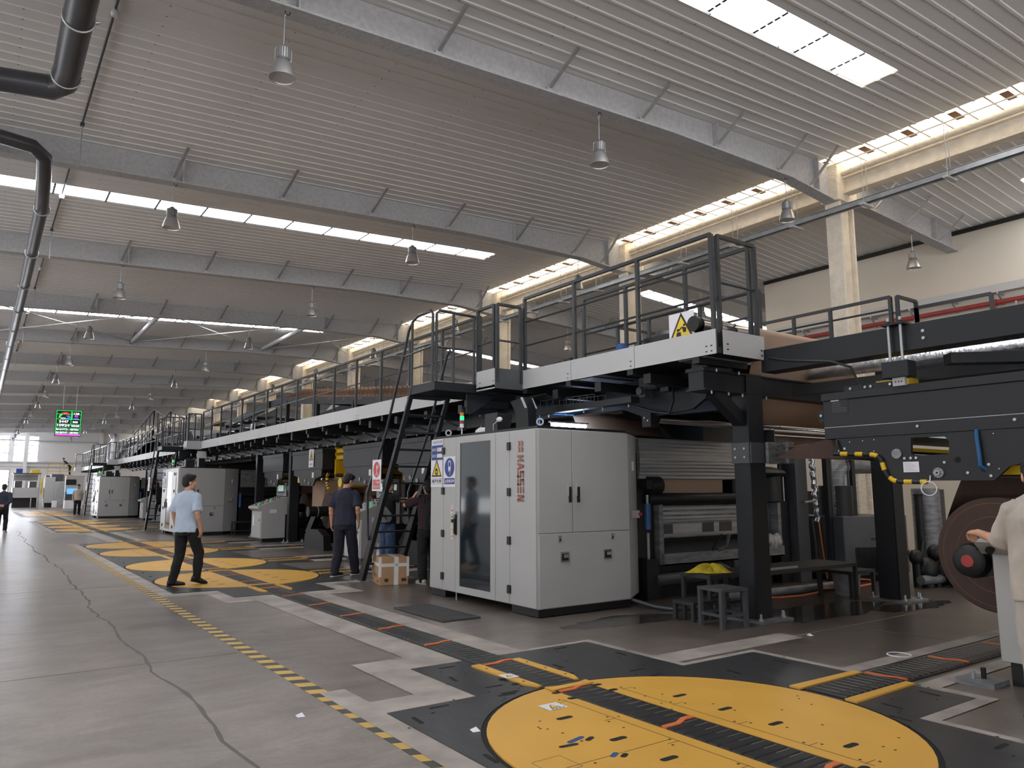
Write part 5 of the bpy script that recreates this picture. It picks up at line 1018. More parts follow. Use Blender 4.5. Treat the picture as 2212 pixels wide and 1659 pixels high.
# benches and stool
def bench(name, label, x0, x1, y0, y1, h, k, t=0.05, low=False, cat='bench'):
    o = thing(name, label, cat, ((x0 + x1) / 2, (y0 + y1) / 2, 0)); q = MB(); q.box(x0, x1, y0, y1, h - t, h, k); part('top', q, o, bevel=0.004)
    for x in (x0 + 0.025, x1 - 0.025):
        for y in (y0 + 0.025, y1 - 0.025): q = MB(); q.box(x - 0.022, x + 0.022, y - 0.022, y + 0.022, 0, h - t, k); part('leg', q, o)
    if low:
        q = MB(); z = 0.12
        q.box(x0, x1, y0 + 0.01, y0 + 0.04, z, z + 0.03, k); q.box(x0, x1, y1 - 0.04, y1 - 0.01, z, z + 0.03, k); q.box(x0 + 0.01, x0 + 0.04, y0, y1, z, z + 0.03, k); q.box(x1 - 0.04, x1 - 0.01, y0, y1, z, z + 0.03, k); part('stretcher', q, o)
    return o
st = bench('step_stool', 'grey painted square metal stool in front of the black column', 6.68, 7.07, 5.47, 5.86, 0.42, 'bench', 0.035, True, 'stool')
st.rotation_euler = (0, 0, R(-8))
bench('work_bench', 'long low charcoal bench standing right of the black column', 7.85, 9.93, 5.85, 6.45, 0.5, 'benchdk')
bench('work_bench', 'charcoal bench with the yellow rag left of the black column', 7.07, 7.72, 6.0, 6.45, 0.5, 'benchdk')
bench('low_step', 'low dark step bench behind the grey stool', 6.75, 7.4, 5.98, 6.3, 0.22, 'benchdk', 0.04)
q = MB(); q.box(7.95, 8.65, 5.9, 5.94, 0.502, 0.525, 'fascia'); single('white_rod', q, 'white straight rod lying on the long low bench', 'rod')
q = MB()
def ragf(u, v):
    t = 2 * math.pi * v; r = u * (0.24 + 0.05 * math.sin(3 * t) + 0.04 * math.sin(5 * t + 1)); return (7.33 + r * 1.15 * math.cos(t), 6.2 + r * 0.75 * math.sin(t), 0.503 + 0.075 * (1 - u * u) * (1 + 0.3 * math.sin(3 * t)) + 0.06 * u * (1 - u) * (math.sin(7 * t) + math.sin(11 * t + 1)) + 0.006)
q.sheet(ragf, 8, 48, 'cloth_y'); single('yellow_rag', q, 'crumpled yellow rag lying on the charcoal bench', 'rag')
q = MB(); pts = [(8.1, 6.9, 0.03)] + [(8.4 + 0.5 * t + 0.35 * math.cos(t * 2.2), 6.6 + 0.22 * math.sin(t * 2.2), 0.03 + 0.006 * t) for t in [i * 0.35 for i in range(20)]]
q.tube(pts, 0.014, 8, 'orange'); single('orange_hose', q, 'orange hose coiled on the floor beneath the long low bench', 'hose')
q = MB(); q.lathe([(0, 0), (0.16, 0), (0.19, 0.28), (0.2, 0.3), (0.18, 0.3), (0.15, 0.02), (0, 0.02)], (10.3, 6.25, 0), 'bag', 24); single('plastic_bucket', q, 'grey plastic bucket under the right end of the long bench', 'bucket')
q = MB(); q.box(9.98, 10.9, 6.1, 6.55, 0.36, 0.4, 'benchdk')
o = bench('low_step', 'low dark stand behind the right end of the long bench', 9.98, 10.6, 5.98, 6.5, 0.36, 'benchdk', 0.04)
q = MB(); q.cyl((8.0, 6.75, 0.07), (11.0, 6.6, 0.07), 0.06, 14, 'alu_dull'); single('floor_pipe', q, 'silver pipe lying along the floor behind the long bench', 'pipe')
q = MB(); q.tube([(7.0, 7.3, 0.1), (7.1, 6.9, 0.03), (7.2, 6.7, 0.02), (7.6, 6.6, 0.02)], 0.022, 8, 'bench'); single('grey_hose', q, 'grey hose on the floor at the back corner of the nearest cabinet', 'hose')
# splice bridge, beam and paper splicer on the right
BX = 7.3
o = thing('machine_beam', 'deep black longitudinal beam above the splice head on the right', 'beam', (7.4, 3, 2.8), 'machine beams')
q = MB(); q.box(BX, BX + 0.25, 0.6, 5.32, 2.83, 3.09, 'black'); part('girder', q, o, bevel=0.005)
for z in (3.0, 2.93): q = MB(); bolt(q, BX, 3.48, z, 0.016); part('bolt', q, o)
q = MB(); q.bar((BX + 0.15, 3.35, 2.72), (8.6, 2.3, 2.72), 0.16, 0.1, 'black'); part('diagonal_strut', q, o)
q = MB(); q.box(9.9, 10.15, 0.6, 5.4, 2.83, 3.09, 'black'); part('far_girder', q, o)
q = MB(); q.tube([(7.28, 5.2, 2.98), (7.2, 4.9, 2.9), (7.2, 4.4, 2.82), (7.24, 4.2, 2.74), (7.3, 4.15, 2.55)], 0.013, 8, 'signblk'); part('cable', q, o)
o = thing('lift_clamp', 'black lifting clamp with two steel rods hung on the deep beam', 'clamp', (7.2, 3.75, 2.5))
q = MB(); q.box(BX - 0.1, BX + 0.3, 3.62, 3.84, 3.09, 3.11, 'black'); part('cap_plate', q, o); q = MB(); q.box(BX - 0.1, BX + 0.06, 3.6, 3.86, 2.57, 2.73, 'black'); part('jaw', q, o, bevel=0.005)
for y in (3.67, 3.79): q = MB(); q.cyl((BX - 0.05, y, 2.62), (BX - 0.05, y, 3.17), 0.014, 10, 'galv'); q.cyl((BX - 0.05, y, 3.11), (BX - 0.05, y, 3.135), 0.024, 6, 'black'); part('rod', q, o)
q = MB(); q.box(BX - 0.06, BX - 0.02, 3.66, 3.78, 2.49, 2.57, 'cab'); 
for y in (3.69, 3.72, 3.75): q.cyl((BX - 0.062, y, 2.53), (BX - 0.06, y, 2.53), 0.008, 8, 'signblk')
part('lug', q, o, 'pale drilled lug')
o = thing('paper_splicer', 'large dark grey splice head box hanging above the brown paper roll', 'splicer', (8.5, 3, 2.0), 'splice heads')
ya, yb = 1.4, 4.575
q = MB(); q.box(BX, 10.0, ya, yb, 2.015, 2.42, 'splice'); part('housing', q, o, bevel=0.006)
q = MB(); q.box(BX - 0.015, 10.0, ya, yb + 0.01, 2.42, 2.5, 'splice'); part('lid', q, o, bevel=0.004)
q = MB(); q.box(BX - 0.003, BX, ya, yb, 2.135, 2.14, 'galv'); q.box(BX + 0.02, BX + 0.3, 4.575, 4.64, 2.2, 2.33, 'black'); bolt(q, BX, 4.6, 2.27); bolt(q, BX, 3.6, 2.09); bolt(q, BX, 2.77, 2.09); part('seam_strip', q, o)
q = MB(); oo = Vector((BX - 0.002, 4.49, 2.28)); flat(q, [(0, 0.0), (0.2, 0), (0.2, 0.2), (0, 0.2)], oo, NY, ZD, 'signblk'); flat(q, [(0.01, 0.13), (0.1, 0.13), (0.1, 0.19), (0.01, 0.19)], oo, NY, ZD, 'white', 0.002); flat(q, [(0.02, 0.145), (0.06, 0.18), (0.09, 0.145), (0.075, 0.145), (0.058, 0.165), (0.04, 0.145)], oo, NY, ZD, 'signblk', 0.003)
for i in range(6): flat(q, [(0.02, 0.015 + i * 0.018), (0.18 if i < 3 else 0.12, 0.015 + i * 0.018), (0.18 if i < 3 else 0.12, 0.02 + i * 0.018), (0.02, 0.02 + i * 0.018)], oo, NY, ZD, 'bench', 0.002)
part('rating_plate', q, o)
q = MB(); q.box(BX + 0.05, BX + 0.15, 3.85, 4.35, 2.5, 2.56, 'black')
for y in (4.28, 4.12, 4.06, 3.86): bolt(q, BX + 0.05, y, 2.53)
part('top_bracket', q, o)
q = MB(); q.box(BX + 0.5, BX + 0.7, 3.9, 4.25, 2.5, 2.64, 'yelpaint'); part('yellow_arm', q, o, 'yellow arm')
# lower side plate with window
outer = [(4.46, 2.015), (4.46, 1.87), (4.06, 1.845), (3.98, 1.8), (3.93, 1.62), (3.86, 1.575), (2.98, 1.57), (2.85, 1.69), (2.6, 1.76), (1.5, 1.77), (1.5, 2.015)]
hole = [(3.68, 1.985), (3.69, 1.83), (3.66, 1.81), (3.34, 1.815), (3.335, 1.94), (3.37, 1.98)]
q = MB(); q.prism(outer, 'x', BX + 0.01, BX + 0.05, 'splice', holes=[hole]); sp_ = part('side_plate', q, o)
for y, z in ((3.822, 1.836), (3.444, 1.645)):
    q = MB(); q.cyl((BX + 0.01, y, z), (BX - 0.006, y, z), 0.048, 22, 'alu_dull')
    for i in range(8): t = i * math.pi / 4; q.cyl((BX - 0.006, y + 0.037 * math.cos(t), z + 0.037 * math.sin(t)), (BX - 0.012, y + 0.037 * math.cos(t), z + 0.037 * math.sin(t)), 0.005, 6, 'galv')
    if y > 3.8: part("bearing_cover", q, o)
q.cyl((BX - 0.006, 3.444, 1.645), (BX - 0.03, 3.444, 1.645), 0.022, 14, 'galv'); q.cyl((BX - 0.03, 3.444, 1.645), (BX - 0.032, 3.444, 1.645), 0.012, 10, 'signblk')
part('bearing_cover', q, o)
for y, z in ((4.42, 1.89), (4.36, 1.91), (3.75, 1.79), (3.69, 1.79), (3.64, 1.79), (3.385, 1.74), (3.19, 1.64), (3.01, 1.71), (3.0, 1.61)): q = MB(); bolt(q, BX + 0.01, y, z, 0.013); part('bolt', q, o)
for y, z in ((4.3, 1.975), (4.16, 1.98), (4.04, 1.985), (4.05, 1.87), (2.95, 1.98), (2.93, 1.67)): q = MB(); bolt(q, BX + 0.01, y, z, 0.006); part('bolt', q, o)
q = MB(); q.cyl((BX + 0.009, 3.27, 1.76), (BX + 0.005, 3.27, 1.76), 0.026, 18, 'hole'); q.cyl((BX + 0.009, 3.06, 1.665), (BX + 0.006, 3.06, 1.665), 0.02, 8, 'hole'); part('cable_port', q, o)
q = MB(); oo = Vector((BX + 0.008, 3.77, 1.655)); flat(q, [(0, 0), (0.15, 0), (0.15, 0.1), (0, 0.1)], oo, NY, ZD, 'white')
for i in range(6): flat(q, [(0.01, 0.012 + i * 0.014), (0.13 - (i % 3) * 0.02, 0.012 + i * 0.014), (0.13 - (i % 3) * 0.02, 0.014 + i * 0.014), (0.01, 0.014 + i * 0.014)], oo, NY, ZD, 'bench', 0.0016)
part('paper_notice', q, o)
q = MB(); q.tube([(BX, 3.085, 2.02), (BX - 0.02, 3.08, 1.96), (BX - 0.025, 3.07, 1.8), (BX - 0.02, 3.07, 1.7), (BX + 0.02, 3.04, 1.665)], 0.018, 10, 'bluecable'); part('blue_cable', q, o, 'blue cable')
q = MB(); q.tube([(BX, 4.44, 2.0), (BX - 0.02, 4.42, 1.93), (BX, 4.4, 1.88)], 0.012, 8, 'signblk'); part('cable', q, o)
# striped foam edge guard (alternating lengths)
P = [Vector((BX - 0.005, y, z)) for y, z in ((4.48, 1.862), (4.1, 1.842), (4.03, 1.83), (3.98, 1.79), (3.95, 1.68), (3.92, 1.62), (3.87, 1.58), (3.8, 1.565), (3.55, 1.562))]
seg = []; 
for a, b2 in zip(P[:-1], P[1:]):
    n = max(1, round((b2 - a).length / 0.02)); seg += [a.lerp(b2, i / n) for i in range(n)]
seg.append(P[-1]); q = MB(); step = 4
for i in range(0, len(seg) - 1, step):
    s_ = seg[i:i + step + 1]
    if len(s_) > 1: q.tube(s_, 0.024, 10, 'yelpaint' if (i // step) % 2 else 'signblk', caps=True)
part('foam_edge_guard', q, o, 'yellow and black striped foam tube')
# inside of the splice head
q = MB(); q.box(9.9, 9.94, 1.5, 4.4, 1.6, 2.015, 'splice'); q.cyl((BX + 0.05, 3.82, 1.82), (9.9, 3.82, 1.82), 0.045, 16, 'chrome'); q.cyl((BX + 0.05, 3.44, 1.645), (9.9, 3.44, 1.645), 0.04, 16, 'chrome'); part('far_plate', q, o)
q = MB(); q.box(BX + 0.3, 9.8, 4.1, 4.2, 1.82, 1.93, 'yelpaint'); q.box(BX + 0.2, 9.8, 2.7, 3.0, 1.62, 1.7, 'yelpaint'); part('yellow_carriage', q, o, 'yellow carriage bar'); q = MB(); q.box(BX + 0.2, 9.8, 3.5, 3.6, 1.99, 2.01, 'scr_gr'); part('lamp_strip', q, o, 'lit lamp strip')
# tape roll hanging from the plate
q = MB(); q.lathe([(0.06, -0.03), (0.068, -0.03), (0.068, 0.03), (0.06, 0.03), (0.06, -0.03)], (BX - 0.02, 3.53, 1.5), 'white', 24, axis=(1, 0.4, 0), caps=False); q.tube([(BX - 0.02, 3.53, 1.56), (BX + 0.0, 3.525, 1.58), (BX + 0.0, 3.52, 1.62)], 0.006, 6, 'white'); single('tape_roll', q, 'white tape roll hanging below the splice head plate', 'tape roll')
q = MB(); q.cyl((8.7, 6.0, 2.98), (8.4, -0.5, 2.88), 0.085, 20, 'foil'); single('foil_duct', q, 'shiny silver foil duct running behind the deep black beam', 'duct')
o = thing('machine_beam', 'pair of dark rails behind the deep beam on the right', 'beam', (8.8, 3, 2.6), 'machine beams'); q = MB(); q.box(8.0, 8.12, 0.6, 5.4, 2.62, 2.74, 'dark'); q.box(9.2, 9.32, 0.6, 5.4, 2.7, 2.84, 'dark'); part('rails', q, o)
# paper roll in the stand
o = thing('paper_roll', 'big dark brown paper roll on the stand at the far right', 'paper roll', (8.5, 3.03, 0.4)); q = MB(); q.lathe([(0.07, 0), (0.49, 0), (0.5, 0.01), (0.5, 2.2), (0.07, 2.2)], (7.35, 3.03, 0.92), 'kraft_dk', 56, axis=(1, 0, 0))
for r in (0.2, 0.33, 0.45): q.torus((7.35, 3.03, 0.92), r, 0.002, 'brass', (1, 0, 0), 40)
part('roll', q, o)
q = MB(); q.sheet(lambda u, v: (7.4 + 2.1 * u, 3.53 - 0.1 * math.sin(v * 1.5) - 0.15 * v * v, 0.95 + 0.66 * v), 1, 8, 'kraft_dk'); part('loose_web', q, o)
o = thing('roll_chuck', 'black round chuck arm with an orange centre clamping the brown paper roll', 'chuck', (7.0, 3.05, 0.7)); q = MB(); q.lathe([(0, 0), (0.1, 0), (0.13, 0.02), (0.145, 0.08), (0.145, 0.3), (0.1, 0.32), (0.1, 0.5)], (6.8, 3.03, 0.9), 'pit', 28, axis=(1, 0, 0)); part('chuck', q, o)
q = MB(); q.cyl((6.805, 3.03, 0.9), (6.79, 3.03, 0.9), 0.05, 18, 'redlens'); part('centre_cap', q, o, 'red centre cap')
q = MB(); q.box(6.9, 7.3, 2.3, 3.0, 0.78, 1.0, 'pit'); q.box(6.95, 7.25, 2.2, 2.6, 0.0, 0.9, 'pit'); q.box(6.85, 7.0, 2.65, 2.8, 0.85, 0.98, 'dark'); part('arm', q, o)
# catwalk handrails behind
o = thing('handrail', 'black handrail of the far side catwalk above the deep beam', 'handrail', (9.9, 6, 3)); railing(o, 9.9, [5.12, 6.0, 6.6, 7.3], 4.07, [3.9], zb=2.9)
railing_x(o, 5.05, [9.95, 10.45], 4.07, [3.6], zb=2.9); railing(o, 10.45, [4.1, 5.05], 3.98, [], zb=2.9)
o = thing('handrail', 'inner black handrail standing on the catwalk behind the warning board', 'handrail', (8.2, 6.8, 3.05))
railing(o, 8.25, [6.0, 7.0, 8.0, 8.7], 4.1, [3.6], zb=3.05); railing_x(o, 8.75, [8.3, 9.0, 9.8], 4.1, [3.6], zb=3.05)
q = MB(); q.box(7.35, 10.3, 5.9, 9.6, 2.98, 3.05, 'dark'); single('bridge_deck', q, 'dark deck plates across the bridge behind the nearest catwalk', 'deck', smooth=False)
o = thing('top_motor', 'grey finned electric motor standing on the catwalk end', 'motor', (7.1, 6.8, 3.05)); q = MB(); q.lathe([(0, 0), (0.14, 0), (0.15, 0.03), (0.15, 0.24), (0.11, 0.29), (0, 0.3)], (7.05, 6.55, 3.2), 'bench', 22)
for i in range(16): t = i * math.pi / 8; q.bar((7.05 + 0.15 * math.cos(t), 6.55 + 0.15 * math.sin(t), 3.22), (7.05 + 0.15 * math.cos(t), 6.55 + 0.15 * math.sin(t), 3.42), 0.02, 0.02, 'bench')
part('motor_body', q, o); q = MB(); q.box(6.9, 7.2, 6.4, 6.95, 3.05, 3.2, 'bench'); q.box(6.88, 6.98, 6.7, 6.95, 3.2, 3.38, 'bench'); part('terminal_box', q, o)
o = thing('blue_motor', 'small blue motor on the catwalk left of the grey finned motor', 'motor', (7.0, 7.35, 3.05)); q = MB(); q.cyl((7.0, 7.3, 3.1), (7.0, 7.3, 3.42), 0.085, 18, 'blue'); q.cyl((7.0, 7.3, 3.42), (7.0, 7.3, 3.45), 0.06, 18, 'blue'); part('motor_body', q, o); q = MB(); q.box(6.9, 7.1, 7.2, 7.4, 3.05, 3.1, 'dark'); part('foot', q, o)
o = thing('bearing_stand', 'black bearing stand at the catwalk end holding the polished roller', 'bearing', (7.0, 5.9, 3.05)); q = MB(); q.box(6.6, 7.0, 5.55, 6.5, 3.05, 3.34, 'black'); part('stand', q, o); q = MB(); q.lathe([(0, 0), (0.09, 0), (0.09, 0.05), (0.05, 0.07), (0.05, 0.12)], (6.44 + 0.06, 5.62, 3.36), 'pit', 18, axis=(1, 0, 0)); part('bearing', q, o)
o = thing('roller_bracket', 'dark bracket plate with two round bearing flanges above the catwalk step', 'bracket', (7, 9, 3.05)); q = MB(); q.prism([(9.2, 3.05), (8.55, 3.05), (8.5, 3.45), (9.2, 3.4)], 'x', 7.1, 7.14, 'dark'); part('plate', q, o)
for y, z, r in ((8.72, 3.34, 0.09), (8.98, 3.24, 0.08)):
    q = MB(); q.cyl((7.1, y, z), (7.07, y, z), r, 20, 'brass'); q.cyl((7.07, y, z), (7.04, y, z), r * 0.6, 14, 'pit')
    for i in range(4): t = i * 1.57 + 0.4; q.cyl((7.07, y + r * 0.75 * math.cos(t), z + r * 0.75 * math.sin(t)), (7.03, y + r * 0.75 * math.cos(t), z + r * 0.75 * math.sin(t)), 0.014, 8, 'pit')
    part('bearing_flange', q, o)
roller(7.2, 9.8, 8.72, 3.34, 0.08, 'alu_dull', 'dull grey roller behind the round bearing flanges on the bridge')
# control desks
def desk(x0, yc, w_, label, side_notice, screens=True, big=False):
    o = thing('control_desk', label, 'control desk', (x0 + 0.45, yc, 0), 'control desks'); ya, yb = yc - w_ / 2, yc + w_ / 2
    X = lambda a: x0 + a
    q = MB(); q.prism([(X(0.12), 0.1), (X(0.82), 0.1), (X(0.82), 0.78), (X(1.0), 0.78), (X(1.0), 1.3), (X(0.8), 1.3), (X(0.0), 1.02), (X(0.0), 0.96), (X(0.12), 0.88)], 'y', ya, yb, 'cab'); part('body', q, o, bevel=0.008)
    q = MB(); q.box(X(0.16), X(0.9), ya + 0.03, yb - 0.03, 0, 0.1, 'dark'); q.box(X(0.82), X(1.2), ya + 0.02, yb - 0.02, 0.0, 0.78, 'black'); part('plinth', q, o)
    q = MB(); q.box(X(0.105), X(0.12), ya + 0.04, yb - 0.04, 0.13, 0.86, 'cab'); dr = part('door', q, o); q = MB(); q.box(X(0.09), X(0.105), ya + 0.12, ya + 0.16, 0.6, 0.66, 'brass'); part('lock', q, dr)
    q = MB(); q.box(X(0.1), X(0.104), yb - 0.3, yb - 0.18, 0.45, 0.75, 'white'); part('paper_notice', q, dr)
    q = MB(); q.box(X(0.35), X(0.55), ya - 0.003, ya, 0.83, 0.93, 'white'); part('label_plate', q, o)
    q = MB()
    for i in range(5):
        for j in range(5):
            a = 0.1 + i * 0.14; z = 1.02 + a * 0.35 + 0.012; y = ya + 0.08 + j * (w_ - 0.16) / 4; k = ('signblk', 'greenbtn', 'redlens', 'galv', 'signblk')[(i * 3 + j) % 5] if i < 4 else 'signblk'
            q.cyl((X(a), y, z - 0.02), (X(a) - 0.008, y, z + 0.02), 0.016, 8, k)
    part('push_buttons', q, o)
    if screens:
        q = MB(); q.box(X(0.82), X(0.98), ya + 0.05, yb - 0.05, 1.32, 1.72, 'alu_dull'); hd = part('screen_head', q, o); q = MB(); q.box(X(0.812), X(0.82), ya + 0.22, yb - 0.2, 1.42, 1.66, 'signblk'); q.box(X(0.81), X(0.812), ya + 0.24, yb - 0.22, 1.46, 1.64, 'scr_gr'); part('screen', q, hd)
        q = MB()
        for z in (1.5, 1.6): 
            for y in (ya + 0.13, yb - 0.12): q.cyl((X(0.82), y, z), (X(0.805), y, z), 0.014, 8, 'greenbtn')
        part('lamps', q, hd)
        q = MB(); q.box(X(0.82), X(0.822), ya + 0.0, ya + 0.05, 1.3, 1.7, 'alu_dull'); q.cbox((X(0.9), ya + 0.045, 1.55), (0.06, 0.01, 0.12), 'scr_gr'); part('side_screen', q, hd)
    return o
desk(6.42, 15.05, 0.85, 'light grey control desk behind the navy shirted man', True)
desk(6.72, 22.75, 0.95, 'light grey control desk between the paper roll and second cabinet', True)
desk(6.7, 35.6, 0.9, 'light grey control desk beyond the second cabinet', True); desk(6.8, 42.3, 0.9, 'light grey control desk just before the farthest cabinet', True)
# small desk at the far right
o = thing('control_desk', 'grey control desk at the right edge with a hand resting on it', 'control desk', (6.8, 2.4, 0), 'control desks')
q = MB(); q.box(6.56, 7.0, 1.9, 2.74, 0.18, 0.99, 'cab'); part('body', q, o, bevel=0.006); q = MB(); q.prism([(6.38, 1.09), (6.52, 0.99), (7.02, 0.99), (7.02, 1.2)], 'y', 1.88, 2.8, 'cab'); part('sloping_top', q, o, bevel=0.006); q = MB(); q.box(6.62, 6.98, 1.95, 2.7, 0.0, 0.18, 'pit'); part('plinth', q, o); q = MB(); q.box(6.45, 6.5, 2.8, 2.802, 1.02, 1.045, 'pit'); q.cyl((6.46, 2.7, 1.04), (6.42, 2.7, 1.02), 0.03, 12, 'pit'); part('key_switch', q, o)
q = MB(); q.box(6.36, 6.62, 2.72, 3.0, 0.0, 0.04, 'alu_dull'); q.cyl((6.5, 2.85, 0.04), (6.5, 2.85, 0.12), 0.02, 8, 'pit'); q.cyl((6.44, 2.9, 0.04), (6.44, 2.9, 0.1), 0.014, 8, 'galv'); single('anchor_plate', q, 'steel anchor plate with bolts on the floor beside the right desk', 'plate')
# ================================================================ LINE BEYOND: roll stands, bridge, single facers
def splicer(ya, yb, label, notice=None):
    o = thing('paper_splicer', label, 'splicer', (8.6, (ya + yb) / 2, 2.0), 'splice heads')
    q = MB(); q.box(BX, 10.0, ya, yb, 2.04, 2.46, 'splice'); part('housing', q, o, bevel=0.006)
    q = MB(); q.box(BX - 0.015, 10.0, ya - 0.01, yb + 0.01, 2.46, 2.56, 'splice'); part('lid', q, o)
    m_ = (ya + yb) / 2; h = (yb - ya) / 2; pl = [(yb - 0.1, 2.04), (yb - 0.1, 1.9), (m_ + h * 0.55, 1.84), (m_ + h * 0.45, 1.62), (m_ - h * 0.4, 1.6), (m_ - h * 0.55, 1.8), (ya + 0.1, 1.86), (ya + 0.1, 2.04)]
    q = MB(); q.prism(pl, 'x', BX + 0.02, BX + 0.06, 'splice'); part('side_plate', q, o); q = MB(); q.prism(pl, 'x', 9.9, 9.94, 'splice'); part('side_plate', q, o)
    q = MB(); q.cyl((BX, m_ + 0.1, 1.75), (BX + 0.02, m_ + 0.1, 1.75), 0.05, 14, 'alu_dull'); part('bearing_cover', q, o); q = MB(); q.cyl((BX, m_ - 0.2, 1.68), (BX + 0.02, m_ - 0.2, 1.68), 0.05, 14, 'alu_dull'); part('bearing_cover', q, o)
    q = MB(); q.box(BX + 0.015, BX + 0.018, m_ - 0.5, m_ - 0.38, 1.82, 1.96, 'white'); part('paper_notice', q, o)
    q = MB(); q.box(BX + 0.1, 9.9, yb - 0.35, yb - 0.2, 1.7, 1.95, 'yelpaint'); q.cyl((BX + 0.1, ya + 0.3, 1.8), (9.9, ya + 0.3, 1.8), 0.05, 12, 'chrome'); part('yellow_carriage', q, o, 'yellow carriage bar')
    if notice:
        q = MB(); oo = Vector((BX - 0.018, notice + 0.2, 2.1)); flat(q, [(0, 0), (0.36, 0), (0.36, 0.48), (0, 0.48)], oo, NY, ZD, 'white'); warn(q, 0.18, 0.28, 0.17, oo, NY, ZD); flat(q, [(0.14, 0.22), (0.2, 0.22), (0.22, 0.32), (0.15, 0.34)], oo, NY, ZD, 'signblk', 0.003); text(q, '当心机械伤人', oo + NY * 0.04 + ZD * 0.05, NY, ZD, 'signblk', width=0.28, h=0.06, depth=0.002); part('warning_sign', q, o)
    return o
def rollstand(y, label, big=0.5, dx=0.0):
    o = thing('paper_roll', 'brown paper roll held in the %s' % label, 'paper roll', (8.5, y, 0.4), 'brown paper rolls')
    q = MB(); q.lathe([(0.07, 0), (big - 0.01, 0), (big, 0.01), (big, 2.2), (0.07, 2.2)], (7.5 + dx, y, 0.95), 'kraft_dk', 36, axis=(1, 0, 0)); part('roll', q, o)
    q = MB(); q.sheet(lambda u, v: (7.55 + dx + 2.1 * u, y + big * math.cos(v * 0.6) * (1 - 0.1 * v), 0.95 + 0.75 * v), 1, 6, 'kraft'); part('loose_web', q, o)
    o = thing('roll_stand', '%s with black arms and chucks' % label, 'roll stand', (8.5, y, 0), 'roll stands')
    for x in (7.25 + dx, 9.95 + dx):
        q = MB(); q.prism([(y - 0.7, 0), (y + 0.7, 0), (y + 0.65, 0.35), (y + 0.25, 0.5), (y - 0.25, 0.5), (y - 0.65, 0.35)], 'x', x - 0.1, x + 0.1, 'pit'); part('base_frame', q, o)
        q = MB(); q.bar((x, y + 0.6, 0.35), (x, y, 0.95), 0.16, 0.22, 'pit'); q.cyl((x - 0.28, y, 0.95), (x + 0.25, y, 0.95), 0.13, 22, 'pit'); q.cyl((x - 0.05, y, 0.95), (x - 0.03, y, 0.95), 0.14, 22, 'galv'); part('chuck_arm', q, o)
    q = MB(); q.box(7.3 + dx, 9.9 + dx, y + 0.45, y + 0.65, 0.1, 0.35, 'pit'); part('cross_member', q, o)
    q = MB(); q.box(7.0 + dx, 7.06 + dx, y - 0.1, y - 0.02, 0.88, 1.0, 'orange'); part('orange_guard', q, o, 'orange guard tab')
SP = [(13.1, 14.65, None), (15.3, 17.5, None), (18.85, 21.15, 19.6), (21.95, 23.85, None)]
for i, (a, b2, nt_) in enumerate(SP): splicer(a, b2, 'dark grey splice head under the long catwalk, %s from the nearest ladder' % ordn(i), nt_)
for i, (a, b2, nt_) in enumerate(SP): splicer(a + 19.7, b2 + 19.7, 'small distant dark splice head past the second cabinet, %s one' % ordn(i), None)
for i, y in enumerate((13.5, 16.6, 18.9, 23.0)): rollstand(y, '%s roll stand beyond the nearest ladder' % ordn(i), (0.45, 0.42, 0.45, 0.45)[i], (0, 0.1, 0, 0.85)[i])
for i, y in enumerate((33.2, 36.3, 39.0, 42.85)): rollstand(y, '%s roll stand past the second cabinet' % ordn(i), 0.45, (0, 0.3, 0, 0.85)[i])
cc = 0
